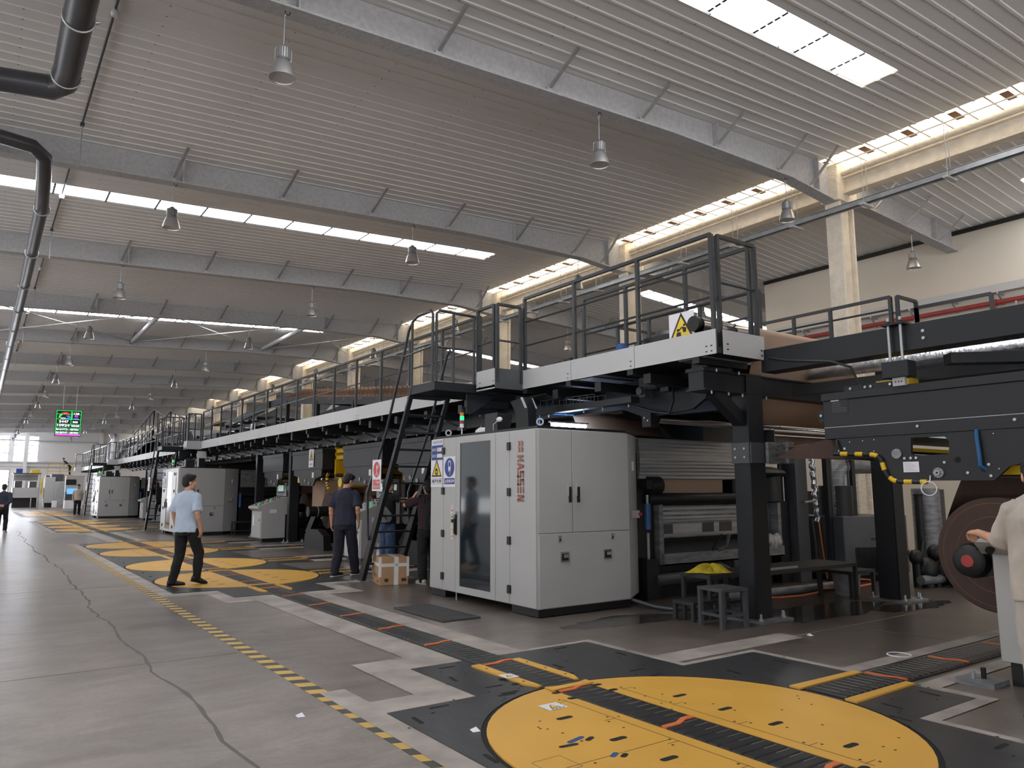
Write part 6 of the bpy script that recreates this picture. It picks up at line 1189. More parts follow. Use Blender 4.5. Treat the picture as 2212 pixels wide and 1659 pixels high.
for g, nm in ((0, 'beyond the nearest ladder'), (19.7, 'past the second ladder')):
    for i, y in enumerate((14.97, 21.55, 24.75)): column(7.37 + (0.3 if i == 0 else 0), 7.6 + (0.28 if i == 0 else 0), y - 0.1 + g, y + 0.1 + g, 2.86, 'black machine column %s, %s along' % (nm, ordn(i)))
    for i, y in enumerate((11.5, 14.0, 19.0, 24.7)): column(10.1, 10.33, y - 0.1 + g, y + 0.1 + g, 2.86, 'black machine column on the hidden side %s, %s along' % (nm, ordn(i)))
    # yellow webbed carriage between the splice heads
    o = thing('splice_carriage', 'yellow splice carriage with bright roller %s' % nm, 'carriage', (8.5, 18.2 + g, 1.6)); q = MB()
    for z in (2.45, 2.28, 1.8): q.box(7.6, 9.8, 17.6 + g, 18.75 + g, z, z + 0.1, 'yelpaint')
    for y in (17.6, 18.68): q.box(7.6, 9.8, y + g, y + 0.08 + g, 1.8, 2.6, 'yelpaint')
    part('frame', q, o); q = MB(); q.cyl((7.4, 17.9 + g, 1.68), (9.8, 17.9 + g, 1.68), 0.12, 20, 'yelpaint'); q.cyl((7.4, 18.2 + g, 1.86), (9.8, 18.2 + g, 1.86), 0.05, 14, 'kraft_dk'); part('roller', q, o)
    q = MB(); P = [Vector((7.35, y + g, z)) for y, z in ((18.5, 1.95), (18.62, 1.85), (18.62, 1.65), (18.5, 1.52))]
    for a, b2 in zip(P[:-1], P[1:]):
        for j in range(4): q.cyl(a.lerp(b2, j / 4), a.lerp(b2, (j + 1) / 4), 0.04, 8, 'yelpaint' if j % 2 else 'signblk')
    part('foam_edge_guard', q, o)
    # girders under the catwalk
    o = thing('service_beam', 'dark girders and crossbars under the long catwalk %s' % nm, 'beam', (7.4, 18 + g, 2.6), 'machine beams')
    q = MB(); 
    for x in (7.34, 8.7, 10.1): q.box(x, x + 0.2, 10.2 + g, 29.5 + g, 2.62, 2.86, 'dark')
    for k in range(16): y = 10.8 + k * 1.2 + g; q.box(6.6, 10.3, y, y + 0.12, 2.78, 2.92, 'dark')
    part('girders', q, o); q = MB()
    for k in range(16): y = 10.8 + k * 1.2 + g; q.bar((6.62, y + 0.06, 2.9), (7.34, y + 0.06, 2.66), 0.03, 0.03, 'bench'); boltz(q, 7.0, y + 0.05, 2.78); boltz(q, 7.25, y + 0.4, 2.62); boltz(q, 6.8, y + 0.06, 2.8); q.box(7.28, 7.4, y - 0.06, y + 0.06, 2.59, 2.68, 'bench')
    part('braces', q, o)
    q = MB(); q.box(6.55, 10.4, 10.2 + g, 29.4 + g, 3.0, 3.05, 'dark'); single('bridge_deck', q, 'dark deck plates of the overhead bridge %s' % nm, 'deck', smooth=False)
    # dark panels added behind the line so its inside stays dark
    o = thing('added_backing', 'added dark panels hiding the bright hall behind the line %s' % nm, 'panel', (10.6, 18 + g, 0))
    for k in range(9): q = MB(); a = 11.2 + k * 1.9 + g; q.box(10.55, 10.6, a, a + 1.86, 0.15, 2.3, 'pit'); part('panel', q, o)
# second and third single facers behind their cabinets
for i, g in enumerate((19.7, 39.4)):
    nm = ('second', 'farthest')[i]
    o = thing('single_facer', 'dark corrugating machine behind the %s grey cabinet' % nm, 'machine', (9, 8.3 + g, 0))
    q = MB(); q.box(7.6, 10.6, 7.7 + g, 9.9 + g, 0, 2.1, 'pit'); part('core', q, o); q = MB(); q.box(7.6, 9.6, 7.6 + g, 7.7 + g, 1.6, 2.2, 'alu_dull'); part('upper_hood', q, o); q = MB(); q.cyl((7.6, 7.6 + g, 1.35), (10.6, 7.6 + g, 1.35), 0.09, 18, 'black'); q.cyl((7.58, 7.5 + g, 0.9), (7.58, 7.5 + g, 1.4), 0.05, 12, 'blue'); part('press_roll', q, o)
    o = thing('operator_pedestal', 'dark pedestal with sloping pale screen above the %s cabinet' % nm, 'pedestal', (6.3, 8.6 + g, 2.27)); q = MB(); q.prism([(8.42 + g, 2.27), (8.72 + g, 2.27), (8.75 + g, 2.6), (8.88 + g, 2.8), (8.55 + g, 2.83), (8.45 + g, 2.63)], 'x', 6.35, 6.55, 'black'); part('body', q, o); q = MB(); q.prism([(8.4 + g, 2.62), (8.43 + g, 2.62), (8.55 + g, 2.86), (8.52 + g, 2.87)], 'x', 6.3, 6.6, 'fascia'); part('screen', q, o)
    q = MB(); q.box(5.85, 6.15, 8.1 + g, 8.4 + g, 2.27, 2.56, 'dark'); single('camera_box', q, 'small dark box on the %s cabinet roof' % nm, 'box', bevel=0.01)
bench('low_step', 'small dark stool right of the second cabinet', 7.15, 7.8, 26.2, 26.6, 0.45, 'benchdk', 0.04, True, 'stool')
# pleated board travelling along the bridge
o = thing('pleated_board', 'brown corrugated board folded in pleats along the overhead bridge', 'corrugated board', (8.7, 18, 3.4)); q = MB(); prof = []
def base(y): return 3.57 + 0.0977 * (y - 15)
y = 12.6; up = True; pt = 0.115
while y < 23.0:
    h = 0.25 * min(1, (23.2 - y) / 1.8 + 0.15); zb = base(y)
    for j in range(9):
        t = j / 8; tt = t if up else 1 - t; prof.append((y + 0.045 * math.sin(tt * 2 * math.pi) + (pt * 0.3 * t), zb + h * tt))
    y += pt; up = not up
q.add([(x, yy, zz) for yy, zz in prof for x in (7.7, 9.8)], [(2 * i, 2 * i + 1, 2 * i + 3, 2 * i + 2) for i in range(len(prof) - 1)], 'brass'); pb = part('web', q, o); md = pb.modifiers.new('thick', 'SOLIDIFY'); md.thickness = 0.006
o = thing('bridge_conveyor', 'black inclined conveyor frame carrying the brown pleated board', 'conveyor', (8.7, 18, 3.05)); 
for x in (7.55, 9.85):
    q = MB(); q.prism([(11.5, 3.05), (11.5, base(11.5)), (14.0, base(14) - 0.01), (23.0, base(23) - 0.01), (24.0, 4.33), (24.0, 4.1), (23.0, base(23) - 0.2), (14.0, base(14) - 0.2), (12.5, 3.05)], 'x', x - 0.04, x + 0.04, 'black')
    for k in range(10): yy = 14 + k; bolt(q, x - 0.04, yy, base(yy) - 0.05, 0.012); bolt(q, x - 0.04, yy + 0.1, base(yy) - 0.05, 0.012)
    for yy in (15, 17.5, 20, 22.5): q.box(x - 0.05, x + 0.05, yy - 0.06, yy + 0.06, 3.05, base(yy) - 0.1, 'black')
    part('side_frame', q, o)
q = MB()
for k in range(30): yy = 13.5 + k * 0.33; q.cyl((7.6, yy, base(yy) - 0.1), (9.8, yy, base(yy) - 0.1), 0.035, 8, 'dark')
part('support_rollers', q, o); q = MB()
for k in range(8): yy = 14.5 + k * 1.1; q.cyl((7.5, yy, 3.15 + 0.03 * k), (7.5, yy + 1.0, 3.18 + 0.03 * k), 0.02, 8, 'galv')
part('lower_tubes', q, o)
o = thing('bridge_rollers', 'dark bridge section with rows of shiny rollers beyond the pleated board', 'conveyor', (8.7, 26.5, 3.05)); 
for x in (7.5, 9.9): q = MB(); q.prism([(24.05, 3.05), (29.0, 3.05), (29.0, 3.75), (24.05, 4.1)], 'x', x + 0.2, x + 0.24, 'dark'); q.prism([(24.05, 4.1), (29.3, 3.8), (29.3, 4.0), (24.05, 4.33)], 'x', x - 0.04, x + 0.04, 'black'); part('side_frame', q, o)
q = MB()
for k in range(16): yy = 24.3 + k * 0.32; q.cyl((7.35, yy, 3.35 + 0.25 * (k % 3)), (9.9, yy, 3.35 + 0.25 * (k % 3)), 0.05, 12, 'chrome' if k % 2 else 'dark')
part('rollers', q, o)
q = MB(); q.box(6.75, 6.95, 24.3, 24.7, 3.05, 3.4, 'bench'); single('junction_box', q, 'grey box on the long catwalk beside the handrail', 'box', bevel=0.02)
q = MB(); q.box(6.7, 6.72, 22.9, 23.3, 3.2, 3.5, 'white'); q.prism([(22.95, 3.25), (23.25, 3.25), (23.1, 3.47)], 'x', 6.695, 6.7, 'signblk'); single('catwalk_notice', q, 'small white notice standing on the long catwalk', 'sign')
o = thing('shrouded_machine', 'silver wrapped machine hood above the bridge behind the handrail', 'hood', (9, 24.5, 4)); q = MB(); q.prism([(23.2, 4.0), (26.6, 3.6), (26.6, 4.35), (25.9, 4.62), (23.9, 4.75), (23.2, 4.55)], 'x', 10.3, 11.1, 'foil'); q.box(10.3, 11.1, 23.2, 26.6, 3.05, 3.9, 'dark'); part('hood', q, o, bevel=0.05)
# far bridge stair with tall rails
o = thing('bridge_stairs', 'tall peaked handrail stairs over the bridge far down the line', 'stairs', (7.5, 42, 3.05)); 
for x in (6.75, 7.5):
    q = MB(); pk = [(49.0, 3.9), (39.5, 5.35), (36.5, 4.75)]
    for a, b2 in zip(pk[:-1], pk[1:]):
        q.bar((x, a[0], a[1]), (x, b2[0], b2[1]), 0.05, 0.05, 'rail'); q.bar((x, a[0], a[1] - 0.75), (x, b2[0], b2[1] - 0.75), 0.04, 0.04, 'rail')
        n = 9 if a[0] > 40 else 3
        for i in range(n + 1): t = i / n; yy = a[0] + (b2[0] - a[0]) * t; zz = a[1] + (b2[1] - a[1]) * t; q.bar((x, yy, zz - 1.25), (x, yy, zz), 0.04, 0.04, 'rail')
    part('side_rail', q, o)
q = MB(); q.prism([(49.0, 3.05), (39.5, 4.15), (36.5, 3.6), (36.5, 3.5), (39.5, 4.0), (48.0, 3.05)], 'x', 6.75, 7.5, 'dark'); part('flight', q, o)
o = thing('bridge_machine', 'dark overhead bridge machinery past the second ladder', 'machine', (8.7, 40, 3.05)); q = MB(); q.box(7.6, 10.0, 31, 48, 3.05, 3.75, 'dark'); q.prism([(36, 3.75), (42, 3.75), (41, 4.3), (37, 4.3)], 'x', 7.9, 9.9, 'dark'); part('body', q, o); q = MB()
for k in range(12): yy = 31.3 + k * 1.3; q.cyl((7.5, yy, 3.5 + 0.12 * (k % 3)), (10, yy, 3.5 + 0.12 * (k % 3)), 0.06, 10, 'chrome' if k % 2 else 'dark')
part('rollers', q, o); q = MB(); q.box(7.7, 9.7, 31.0, 33.4, 4.2, 4.25, 'kraft'); part('paper', q, o, 'tan paper web')
o = thing('silver_vent', 'bent shiny silver vent pipe standing above the distant cabinet', 'duct', (6.6, 52, 3)); q = MB(); q.tube([(6.5, 50.5, 3.1), (6.5, 50.5, 4.2), (6.55, 50.5, 4.55), (6.5, 50.5, 4.85)], [0.3, 0.28, 0.2, 0.3], 14, 'foil'); q.tube([(6.6, 50.5, 3.3), (7.2, 50.3, 4.3), (7.8, 50, 4.5)], 0.22, 12, 'foil'); part('pipe', q, o)
# fourth ladder region, tall dark cabinet
o = thing('tall_cabinet', 'narrow tall dark cabinet with green lamp beside the distant man', 'cabinet', (6.6, 55, 0)); q = MB(); q.box(6.1, 7.4, 53.5, 55.5, 0.0, 2.6, 'bench'); part('body', q, o); q = MB(); q.box(6.1, 6.9, 53.49, 53.5, 2.0, 2.58, 'cab'); part('top_panel', q, o); q = MB(); q.cyl((6.35, 53.4, 2.05), (6.35, 53.4, 2.25), 0.09, 12, 'green'); part('green_lamp', q, o, 'lit green lamp')
# ================================================================ FAR END OF THE HALL
o = thing('led_board', 'hanging production display board with glowing green and white figures', 'display board', (3.6, 45, 4.3)); X0, X1, Z0, Z1, YY = 3.08, 4.2, 4.31, 5.61, 45.0
q = MB(); q.box(X0 - 0.03, X1 + 0.03, YY, YY + 0.12, Z0 - 0.03, Z1 + 0.03, 'signblk'); part('case', q, o)
q = MB(); oo = Vector((X0, YY - 0.003, Z0)); W, H = X1 - X0, Z1 - Z0
def rct(a, b2, c, d, k, dp=0.002): flat(q, [(a, b2), (c, b2), (c, d), (a, d)], oo, XD, ZD, k, dp)
for zz in (0.0, 0.1, 0.25, 0.4, 0.6, 0.8): rct(0, zz * H + 0.06, W, zz * H + 0.075, 'ledg')
rct(0, 0.06, 0.02, H, 'ledg'); rct(W - 0.02, 0.06, W, H, 'ledg'); rct(0, H - 0.02, W, H, 'ledg'); rct(0.66, 0.4 * H, 0.68, H, 'ledg')
rct(0.02, 0.0, W, 0.07, 'ledm')
flat(q, circ(0.4, 0.9, 0.3, n=10, a0=2.2, a1=3.1) + circ(0.4, 0.9, 0.22, n=10, a0=3.1, a1=2.2), oo, XD, ZD, 'ledg', 0.003); flat(q, circ(0.4, 0.9, 0.3, n=14, a0=0.95, a1=2.15) + circ(0.4, 0.9, 0.22, n=14, a0=2.15, a1=0.95), oo, XD, ZD, 'ledr', 0.003)
for s_, a, b2, wd, h_, k in (('5447', 0.14, 0.66, 0.42, 0.13, 'ledw'), ('10924', 0.06, 0.46, 0.56, 0.13, 'ledw'), ('300', 0.74, 0.66, 0.24, 0.1, 'ledw'), ('00:00', 0.7, 0.46, 0.36, 0.1, 'ledw'), ('128', 0.78, 1.1, 0.24, 0.1, 'ledw'), ('02', 0.82, 0.97, 0.15, 0.1, 'ledm'), ('+00%', 0.76, 0.84, 0.26, 0.07, 'ledb'), ('BA3A7C2---0B7SR3', 0.04, 0.27, 1.0, 0.09, 'ledw'), ('BA3B7H7---0B7SR3', 0.04, 0.1, 1.0, 0.09, 'ledw')):
    text(q, s_, oo + XD * a + ZD * b2, XD, ZD, k, width=wd, h=h_, depth=0.003, bold=0.02)
for a, b2, c in ((0.46, 1.0, 0.62), (0.5, 0.93, 0.64), (0.44, 0.86, 0.64)): rct(a, b2, c, b2 + 0.03, 'ledb')
for b2 in (0.9, 0.84): rct(0.2, b2, 0.42, b2 + 0.02, 'ledw')
rct(0.685, 0.86, 0.72, 1.22, 'ledg'); part('figures', q, o, smooth=False)
q = MB()
for x in (3.35, 3.95): q.cyl((x, YY + 0.06, Z1), (x, YY + 0.06, zr(x) - 0.4), 0.012, 6, 'galv')
part('hanging_rods', q, o)
# machines at the far end
def farmachine(label, x0, x1, y, zb, parts_, cat='machine'):
    o = thing('end_machine', label, cat, ((x0 + x1) / 2, y, 0), 'end of line machines')
    for nm, b_, k in parts_: q = MB(); q.box(*b_, k); part(nm, q, o, bevel=0.02)
    return o
Ye = 80.0
farmachine('grey stacker machine with a wide lower apron at the far left end', 2.6, 4.6, Ye, 0, [('apron', (2.6, 4.65, Ye, Ye + 2, 0.85, 1.75), 'cab'), ('base', (2.65, 4.5, Ye + 0.3, Ye + 2, 0, 0.85), 'dark'), ('leg', (2.6, 2.68, Ye - 0.05, Ye + 0.1, 0, 3.0), 'galv'), ('leg', (4.0, 4.1, Ye - 0.05, Ye + 0.1, 0, 0.85), 'galv'), ('leg', (4.55, 4.65, Ye - 0.05, Ye + 0.1, 0, 3.0), 'galv'), ('cover', (2.75, 3.3, Ye + 0.1, Ye + 2, 1.75, 2.35), 'bench'), ('cover', (3.85, 4.4, Ye + 0.1, Ye + 2, 1.75, 2.3), 'bench'), ('hood', (2.7, 4.5, Ye + 0.8, Ye + 2, 2.4, 2.9), 'cab'), ('top_frame', (2.55, 4.7, Ye - 0.05, Ye + 2, 2.95, 3.05), 'bench'), ('yellow_post', (4.72, 4.85, Ye - 0.1, Ye + 0.2, 1.2, 2.6), 'yelpaint'), ('screen', (2.8, 3.3, Ye + 1, Ye + 1.1, 3.05, 3.45), 'signblue')])
farmachine('pale grey sheet machine with sloping dark cover at the far end', 4.9, 7.4, Ye - 1, 0, [('body', (5.0, 5.75, Ye - 1, Ye + 1, 0.4, 2.7), 'cab'), ('base', (5.05, 5.7, Ye - 0.8, Ye + 1, 0, 0.4), 'dark'), ('dark_cover', (5.45, 6.4, Ye - 0.6, Ye + 1, 2.3, 2.95), 'bench'), ('column', (5.95, 6.45, Ye - 1.4, Ye - 0.7, 0.2, 2.3), 'galv'), ('column', (5.75, 5.95, Ye - 1.2, Ye - 0.7, 0.0, 2.3), 'cab'), ('tan_panel', (6.4, 7.1, Ye - 0.6, Ye, 2.3, 2.9), 'kraft'), ('end_cover', (7.1, 7.6, Ye - 0.5, Ye, 2.2, 2.8), 'bench'), ('white_frame', (5.55, 5.95, Ye - 1.6, Ye - 1.5, 0, 0.6), 'white')])
o = farmachine('grey end console with a blue lit monitor beyond the distant man', 5.9, 7.2, 72, 0, [('body', (6.0, 7.3, 72, 73, 0.7, 1.35), 'bench'), ('plinth', (6.0, 7.3, 72, 73, 0, 0.7), 'white'), ('head', (6.0, 7.3, 72.2, 73, 1.35, 2.7), 'cab'), ('panel', (6.0, 6.75, 72.15, 72.2, 1.95, 2.4), 'dark')], 'console'); q = MB(); q.box(6.1, 6.85, 71.94, 72.0, 1.2, 1.65, 'scr_far'); part('monitor', q, o, 'blue lit monitor')
o = thing('yellow_railing', 'yellow railing on the platform at the far end of the hall', 'railing', (8.6, 84, 3)); q = MB()
for x in (5.4, 6.4, 7.35): q.box(x, x + 0.05, 84, 84.05, 2.9, 4.0, 'yelpaint')
for z in (3.3, 3.95): q.box(5.4, 7.4, 84, 84.05, z, z + 0.06, 'yelpaint')
part('rails', q, o); q = MB(); q.box(5.3, 8.5, 83.8, 85.5, 2.75, 2.9, 'bench'); part('platform', q, o); q = MB()
for x in (5.5, 8.2): q.box(x, x + 0.2, 84.4, 84.6, 0, 2.75, 'bench')
part('legs', q, o)
q = MB(); q.prism([(0, 0), (0.9, 0.1), (0.8, 0.5), (0.1, 0.45)], 'y', 0, 0.6, 'yelpaint'); q.v = [(x + 4.0, y + 84, z + 2.95) for x, y, z in q.v]; q.box(4.5, 4.6, 84, 84.5, 0, 3.1, 'yelpaint'); single('yellow_feeder', q, 'yellow feeder arm rising behind the stacker machine', 'machine')
# cardboard box and bottle by the ladder
o = thing('cardboard_box', 'brown cardboard box with white tape on the floor beside the ladder foot', 'box', (5.62, 11.4, 0)); q = MB(); bw, bd, bh = 0.46, 0.62, 0.43
q.box(-bw / 2, bw / 2, -bd / 2, bd / 2, 0, bh, 'carton'); bx = part('carton', q, o, bevel=0.004); bx.data.transform(Matrix.Translation(Vector(o.location)))
q = MB(); e = 0.0015
q.box(-bw / 2 - e, bw / 2 + e, -bd / 2 - e, bd / 2 + e, bh * 0.66, bh * 0.78, 'tape'); q.box(0.0, 0.07, -bd / 2 - e, bd / 2 + e, -0.0, bh + e, 'tape')
for sx in (-1, 1): q.box(sx * bw / 2 - 0.012 - (0.015 if sx > 0 else 0), sx * bw / 2 + 0.012 + (0.015 if sx < 0 else 0), -bd / 2 - 0.004, -bd / 2 + 0.03, bh * 0.3, bh + 0.004, 'tape')
q.box(-bw / 2 - 0.004, -bw / 2 + 0.03, bd / 2 - 0.03, bd / 2 + 0.004, bh * 0.3, bh + 0.004, 'tape')
t_ = part('packing_tape', q, o, 'white packing tape'); t_.data.transform(Matrix.Translation(Vector(o.location)))
q = MB(); 
for (a, z, w_) in ((0.12, 0.14, 0.3), (0.16, 0.11, 0.24), (0.04, 0.05, 0.08), (0.42, 0.06, 0.14), (0.42, 0.035, 0.12)): q.box(-bw / 2 - 0.002, -bw / 2 - 0.001, bd / 2 - a - w_, bd / 2 - a, z, z + 0.012, 'kraft_dk')
for a, w_ in ((-0.15, 0.06), (0.12, 0.08)): q.box(a, a + w_, -bd / 2 - 0.002, -bd / 2 - 0.001, 0.05, 0.1, 'kraft_dk')
t_ = part('printing', q, o, 'brown printed marks'); t_.data.transform(Matrix.Translation(Vector(o.location))); o.rotation_euler = (0, 0, R(-14))
q = MB(); q.lathe([(0, 0), (0.03, 0), (0.032, 0.03), (0.032, 0.12), (0.014, 0.16), (0.014, 0.2), (0, 0.2)], (5.47, 11.55, 0.433), 'white', 16); single('plastic_bottle', q, 'clear white plastic bottle standing on the cardboard box', 'bottle')

for i, (ya_, yb_, nm) in enumerate(((18.6, 21.1, 'brown paper sheet hanging behind the black chuck of the middle roll stand'), (38.3, 40.8, 'small brown paper sheet hanging in the distant roll stands'))):
    q = MB(); q.box(7.9, 7.905, ya_, yb_, 0.7, 1.75, 'kraft'); single('paper_web', q, nm, 'paper', 'brown paper webs', smooth=False)
# ================================================================ PEOPLE
from mathutils import noise as mnoise
def V(*a): return Vector(a)
def remeshed(mb, voxel, smooth=2, fold=0.0, seed=0, stretch=(1, 1, 0.5), freq=9.0):
    me = mb.mesh('tmp'); ob = bpy.data.objects.new('tmp', me); COL.objects.link(ob)
    r = ob.modifiers.new('r', 'REMESH'); r.mode = 'VOXEL'; r.voxel_size = voxel
    s_ = ob.modifiers.new('s', 'SMOOTH'); s_.iterations = smooth; s_.factor = 0.5
    out = bpy.data.meshes.new_from_object(ob.evaluated_get(bpy.context.evaluated_depsgraph_get()))
    bpy.data.objects.remove(ob); bpy.data.meshes.remove(me)
    if fold:
        out.update(); ns = [v.normal.copy() for v in out.vertices]
        for v, n in zip(out.vertices, ns):
            p = Vector((v.co.x * stretch[0], v.co.y * stretch[1], v.co.z * stretch[2])) * freq + Vector((seed, seed * 2, 0))
            q = 1 - abs(mnoise.noise(p)) * 2.2; v.co += n * (fold * (q * 0.8 + 0.6 * mnoise.noise(p * 2.3)))
    out.shade_smooth(); return out
def pobj(name, me, parent, mat_, label=None):
    me.materials.clear(); me.materials.append(MT[mat_]); o = bpy.data.objects.new(name, me); COL.objects.link(o); o.parent = parent
    if label: o['label'] = label
    return o
def limb(mb, pts, rs, n=14):
    # sphere-swept chain, rounded ends
    P = []; Rr = []
    for i in range(len(pts) - 1):
        for j in range(4): t = j / 4; P.append(Vector(pts[i]).lerp(Vector(pts[i + 1]), t)); Rr.append(rs[i] + (rs[i + 1] - rs[i]) * t)
    P.append(Vector(pts[-1])); Rr.append(rs[-1]); mb.tube(P, Rr, n, 'skin')
    for p, r in zip(pts, rs): mb.ell(p, r, r, r, 'skin', 12, 8)
def hand(mb, w_, d, pn, side, curl=0.5, spread=0.12):
    """w_: wrist, d: finger direction, pn: palm normal (palm side), side: +1 thumb along d x pn"""
    d = Vector(d).normalized(); pn = (Vector(pn) - d * Vector(pn).dot(d)).normalized(); a = d.cross(pn) * side; w_ = Vector(w_)
    mb.loft([(w_ - d * 0.01, 0.027, 0.02, a, pn), (w_ + d * 0.03, 0.036, 0.019, a, pn), (w_ + d * 0.07, 0.041, 0.017, a, pn), (w_ + d * 0.095, 0.038, 0.014, a, pn)], 'skin', 12)
    L_ = [(0.028, 0.041), (0.0095, 0.046), (-0.0095, 0.043), (-0.028, 0.034)]
    for i, (off, l) in enumerate(L_):
        p = w_ + d * 0.088 + a * off; f_ = (d + a * off * spread * 12).normalized(); ang = 0; pts = [p]
        for k, seg in enumerate((l, l * 0.62, l * 0.5)):
            ang += curl * (0.7, 0.9, 0.6)[k]; p = p + (f_ * math.cos(ang) + pn * math.sin(ang)) * seg; pts.append(p)
        mb.tube(pts, [0.0092, 0.0088, 0.008, 0.0068], 8, 'skin'); mb.ell(pts[-1], 0.0068, 0.0068, 0.0068, 'skin', 8, 6)
    p = w_ + d * 0.022 + a * 0.03; q = p + (d * 0.6 + a * 0.7 + pn * 0.25).normalized() * 0.042; r = q + (d * 0.9 + a * 0.25 + pn * 0.35).normalized() * 0.033
    mb.tube([p - a * 0.012, p, q, r], [0.013, 0.0125, 0.0105, 0.0085], 8, 'skin'); mb.ell(r, 0.0085, 0.0085, 0.0085, 'skin', 8, 6)
def person(label, pos, heading, J, wear, H=1.72, far=False, head_yaw=0.0, head_pitch=0.0, hair_len=0.0, lean=0.0, sleeve=0.55, extra=None, cat='person', z0=0.0):
    """J: elbow/wrist/hand per side and knee/ankle/toe per side, in body axes (x right, y forward, z up), metres for 1.72 m"""
    s_ = H / 1.72
    root = thing('person', label, cat, (pos[0], pos[1], z0)); root.rotation_euler = (0, 0, R(-heading))
    ly = lambda z: (z - 0.9) * math.tan(R(lean)) if z > 0.9 else 0.0          # lean offset
    T = lambda x, y, z: Vector((x, y + ly(z), z)) * s_
    shR, shL = T(0.178, -0.01, 1.375), T(-0.178, -0.01, 1.375); hipR, hipL = T(0.092, 0, 0.9), T(-0.092, 0, 0.9)
    j = {k: Vector(v) * s_ for k, v in J.items() if len(k) == 3}
    vox = 0.014 if far else 0.0065
    # ---- body: one continuous skin
    b = MB(); rot = Matrix.Rotation(R(-head_yaw), 3, 'Z') @ Matrix.Rotation(R(-head_pitch), 3, 'X'); piv = T(0, 0.0, 1.5)
    hp = lambda x, y, z: piv + rot @ (Vector((x, y, z - 1.5)) * s_)
    def he(c, rx, ry, rz): b.ell(hp(*c), rx * s_, ry * s_, rz * s_, 'skin', 18, 12, rot)
    he((0, -0.008, 1.628), 0.074, 0.093, 0.09); he((0, 0.03, 1.572), 0.06, 0.066, 0.082); he((0, 0.062, 1.515), 0.034, 0.028, 0.024); he((0, 0.088, 1.583), 0.014, 0.022, 0.026); he((0, 0.099, 1.572), 0.014, 0.017, 0.012)
    he((0, 0.07, 1.618), 0.05, 0.022, 0.012); he((0, 0.083, 1.54), 0.024, 0.013, 0.007); he((0, 0.083, 1.53), 0.021, 0.012, 0.007)
    for sx in (-1, 1): he((sx * 0.077, -0.008, 1.588), 0.011, 0.021, 0.032); he((sx * 0.042, 0.06, 1.57), 0.02, 0.02, 0.02); he((sx * 0.05, 0.02, 1.53), 0.016, 0.04, 0.022)
    b.tube([T(0, -0.015, 1.38), T(0, -0.01, 1.46), hp(0, -0.005, 1.53), hp(0, 0, 1.57)], [0.068 * s_, 0.056 * s_, 0.055 * s_, 0.05 * s_], 16, 'skin')
    xx, yy_ = Vector((1, 0, 0)), Vector((0, 1, 0))
    b.loft([(T(0, 0, z), rx * s_, ry * s_, xx, yy_) for z, rx, ry in ((0.84, 0.14, 0.1), (0.95, 0.15, 0.105), (1.08, 0.14, 0.1), (1.22, 0.155, 0.108), (1.34, 0.165, 0.1), (1.41, 0.13, 0.075), (1.46, 0.07, 0.06))], 'skin', 18)
    for sd, sh in (('R', shR), ('L', shL)):
        limb(b, [sh, j['el' + sd], j['wr' + sd]], [0.052 * s_, 0.041 * s_, 0.027 * s_])
        mid = j['el' + sd].lerp(j['wr' + sd], 0.3); b.ell(mid, 0.042 * s_, 0.042 * s_, 0.05 * s_, 'skin')
        hand(b, j['wr' + sd], J.get('hd' + sd + '_hd', (0, 0.15, -1)), J.get('hd' + sd + '_pn', (-1 if sd == 'R' else 1, 0, 0)), 1 if sd == 'R' else -1, J.get(sd + '_curl', 0.45))
    for sd, hp_ in (('R', hipR), ('L', hipL)): limb(b, [hp_, j['kn' + sd], j['an' + sd]], [0.085 * s_, 0.055 * s_, 0.038 * s_])
    pobj('body', remeshed(b, vox, 3), root, 'skin')
    # ---- eyes, hair
    for sx in (-1, 1):
        q = MB(); q.ell(hp(sx * 0.031, 0.077, 1.598), 0.011 * s_, 0.009 * s_, 0.008 * s_, 'eye', 10, 7, rot); q.ell(hp(sx * 0.031, 0.0835, 1.598), 0.005 * s_, 0.004 * s_, 0.005 * s_, 'signblk', 8, 6, rot); e = part_raw('eye', q, root)
    q = MB(); 
    q.ell(hp(0, -0.022, 1.652), 0.083 * s_, 0.095 * s_, 0.088 * s_, 'hair', 18, 12, rot); q.ell(hp(0, -0.05, 1.6), 0.076 * s_, 0.064 * s_, 0.075 * s_, 'hair', 16, 10, rot); q.ell(hp(0, 0.035, 1.7), 0.066 * s_, 0.055 * s_, 0.035 * s_, 'hair', 14, 8, rot)
    if hair_len:
        q.ell(hp(0, -0.06, 1.6 - hair_len / 2), 0.08 * s_, 0.055 * s_, (0.08 + hair_len / 2) * s_, 'hair', 16, 10, rot)
    pobj('hair', remeshed(q, vox * 1.15, 1, 0.008, 3, (1, 1, 1), 34), root, 'hair')
    # ---- shirt
    q = MB(); k = wear.get('fit', 1.0); hem = wear.get('hem', 0.84)
    q.loft([(T(0, o_, z), rx * k * s_, ry * k * s_, xx, yy_) for z, rx, ry, o_ in ((hem, 0.185, 0.14, 0), (0.93, 0.182, 0.135, 0), (1.08, 0.178, 0.128, -0.005), (1.22, 0.184, 0.13, -0.01), (1.33, 0.192, 0.124, -0.015), (1.40, 0.17, 0.1, -0.015), (1.445, 0.115, 0.082, -0.015), (1.475, 0.074, 0.07, -0.012))], 'skin', 24)
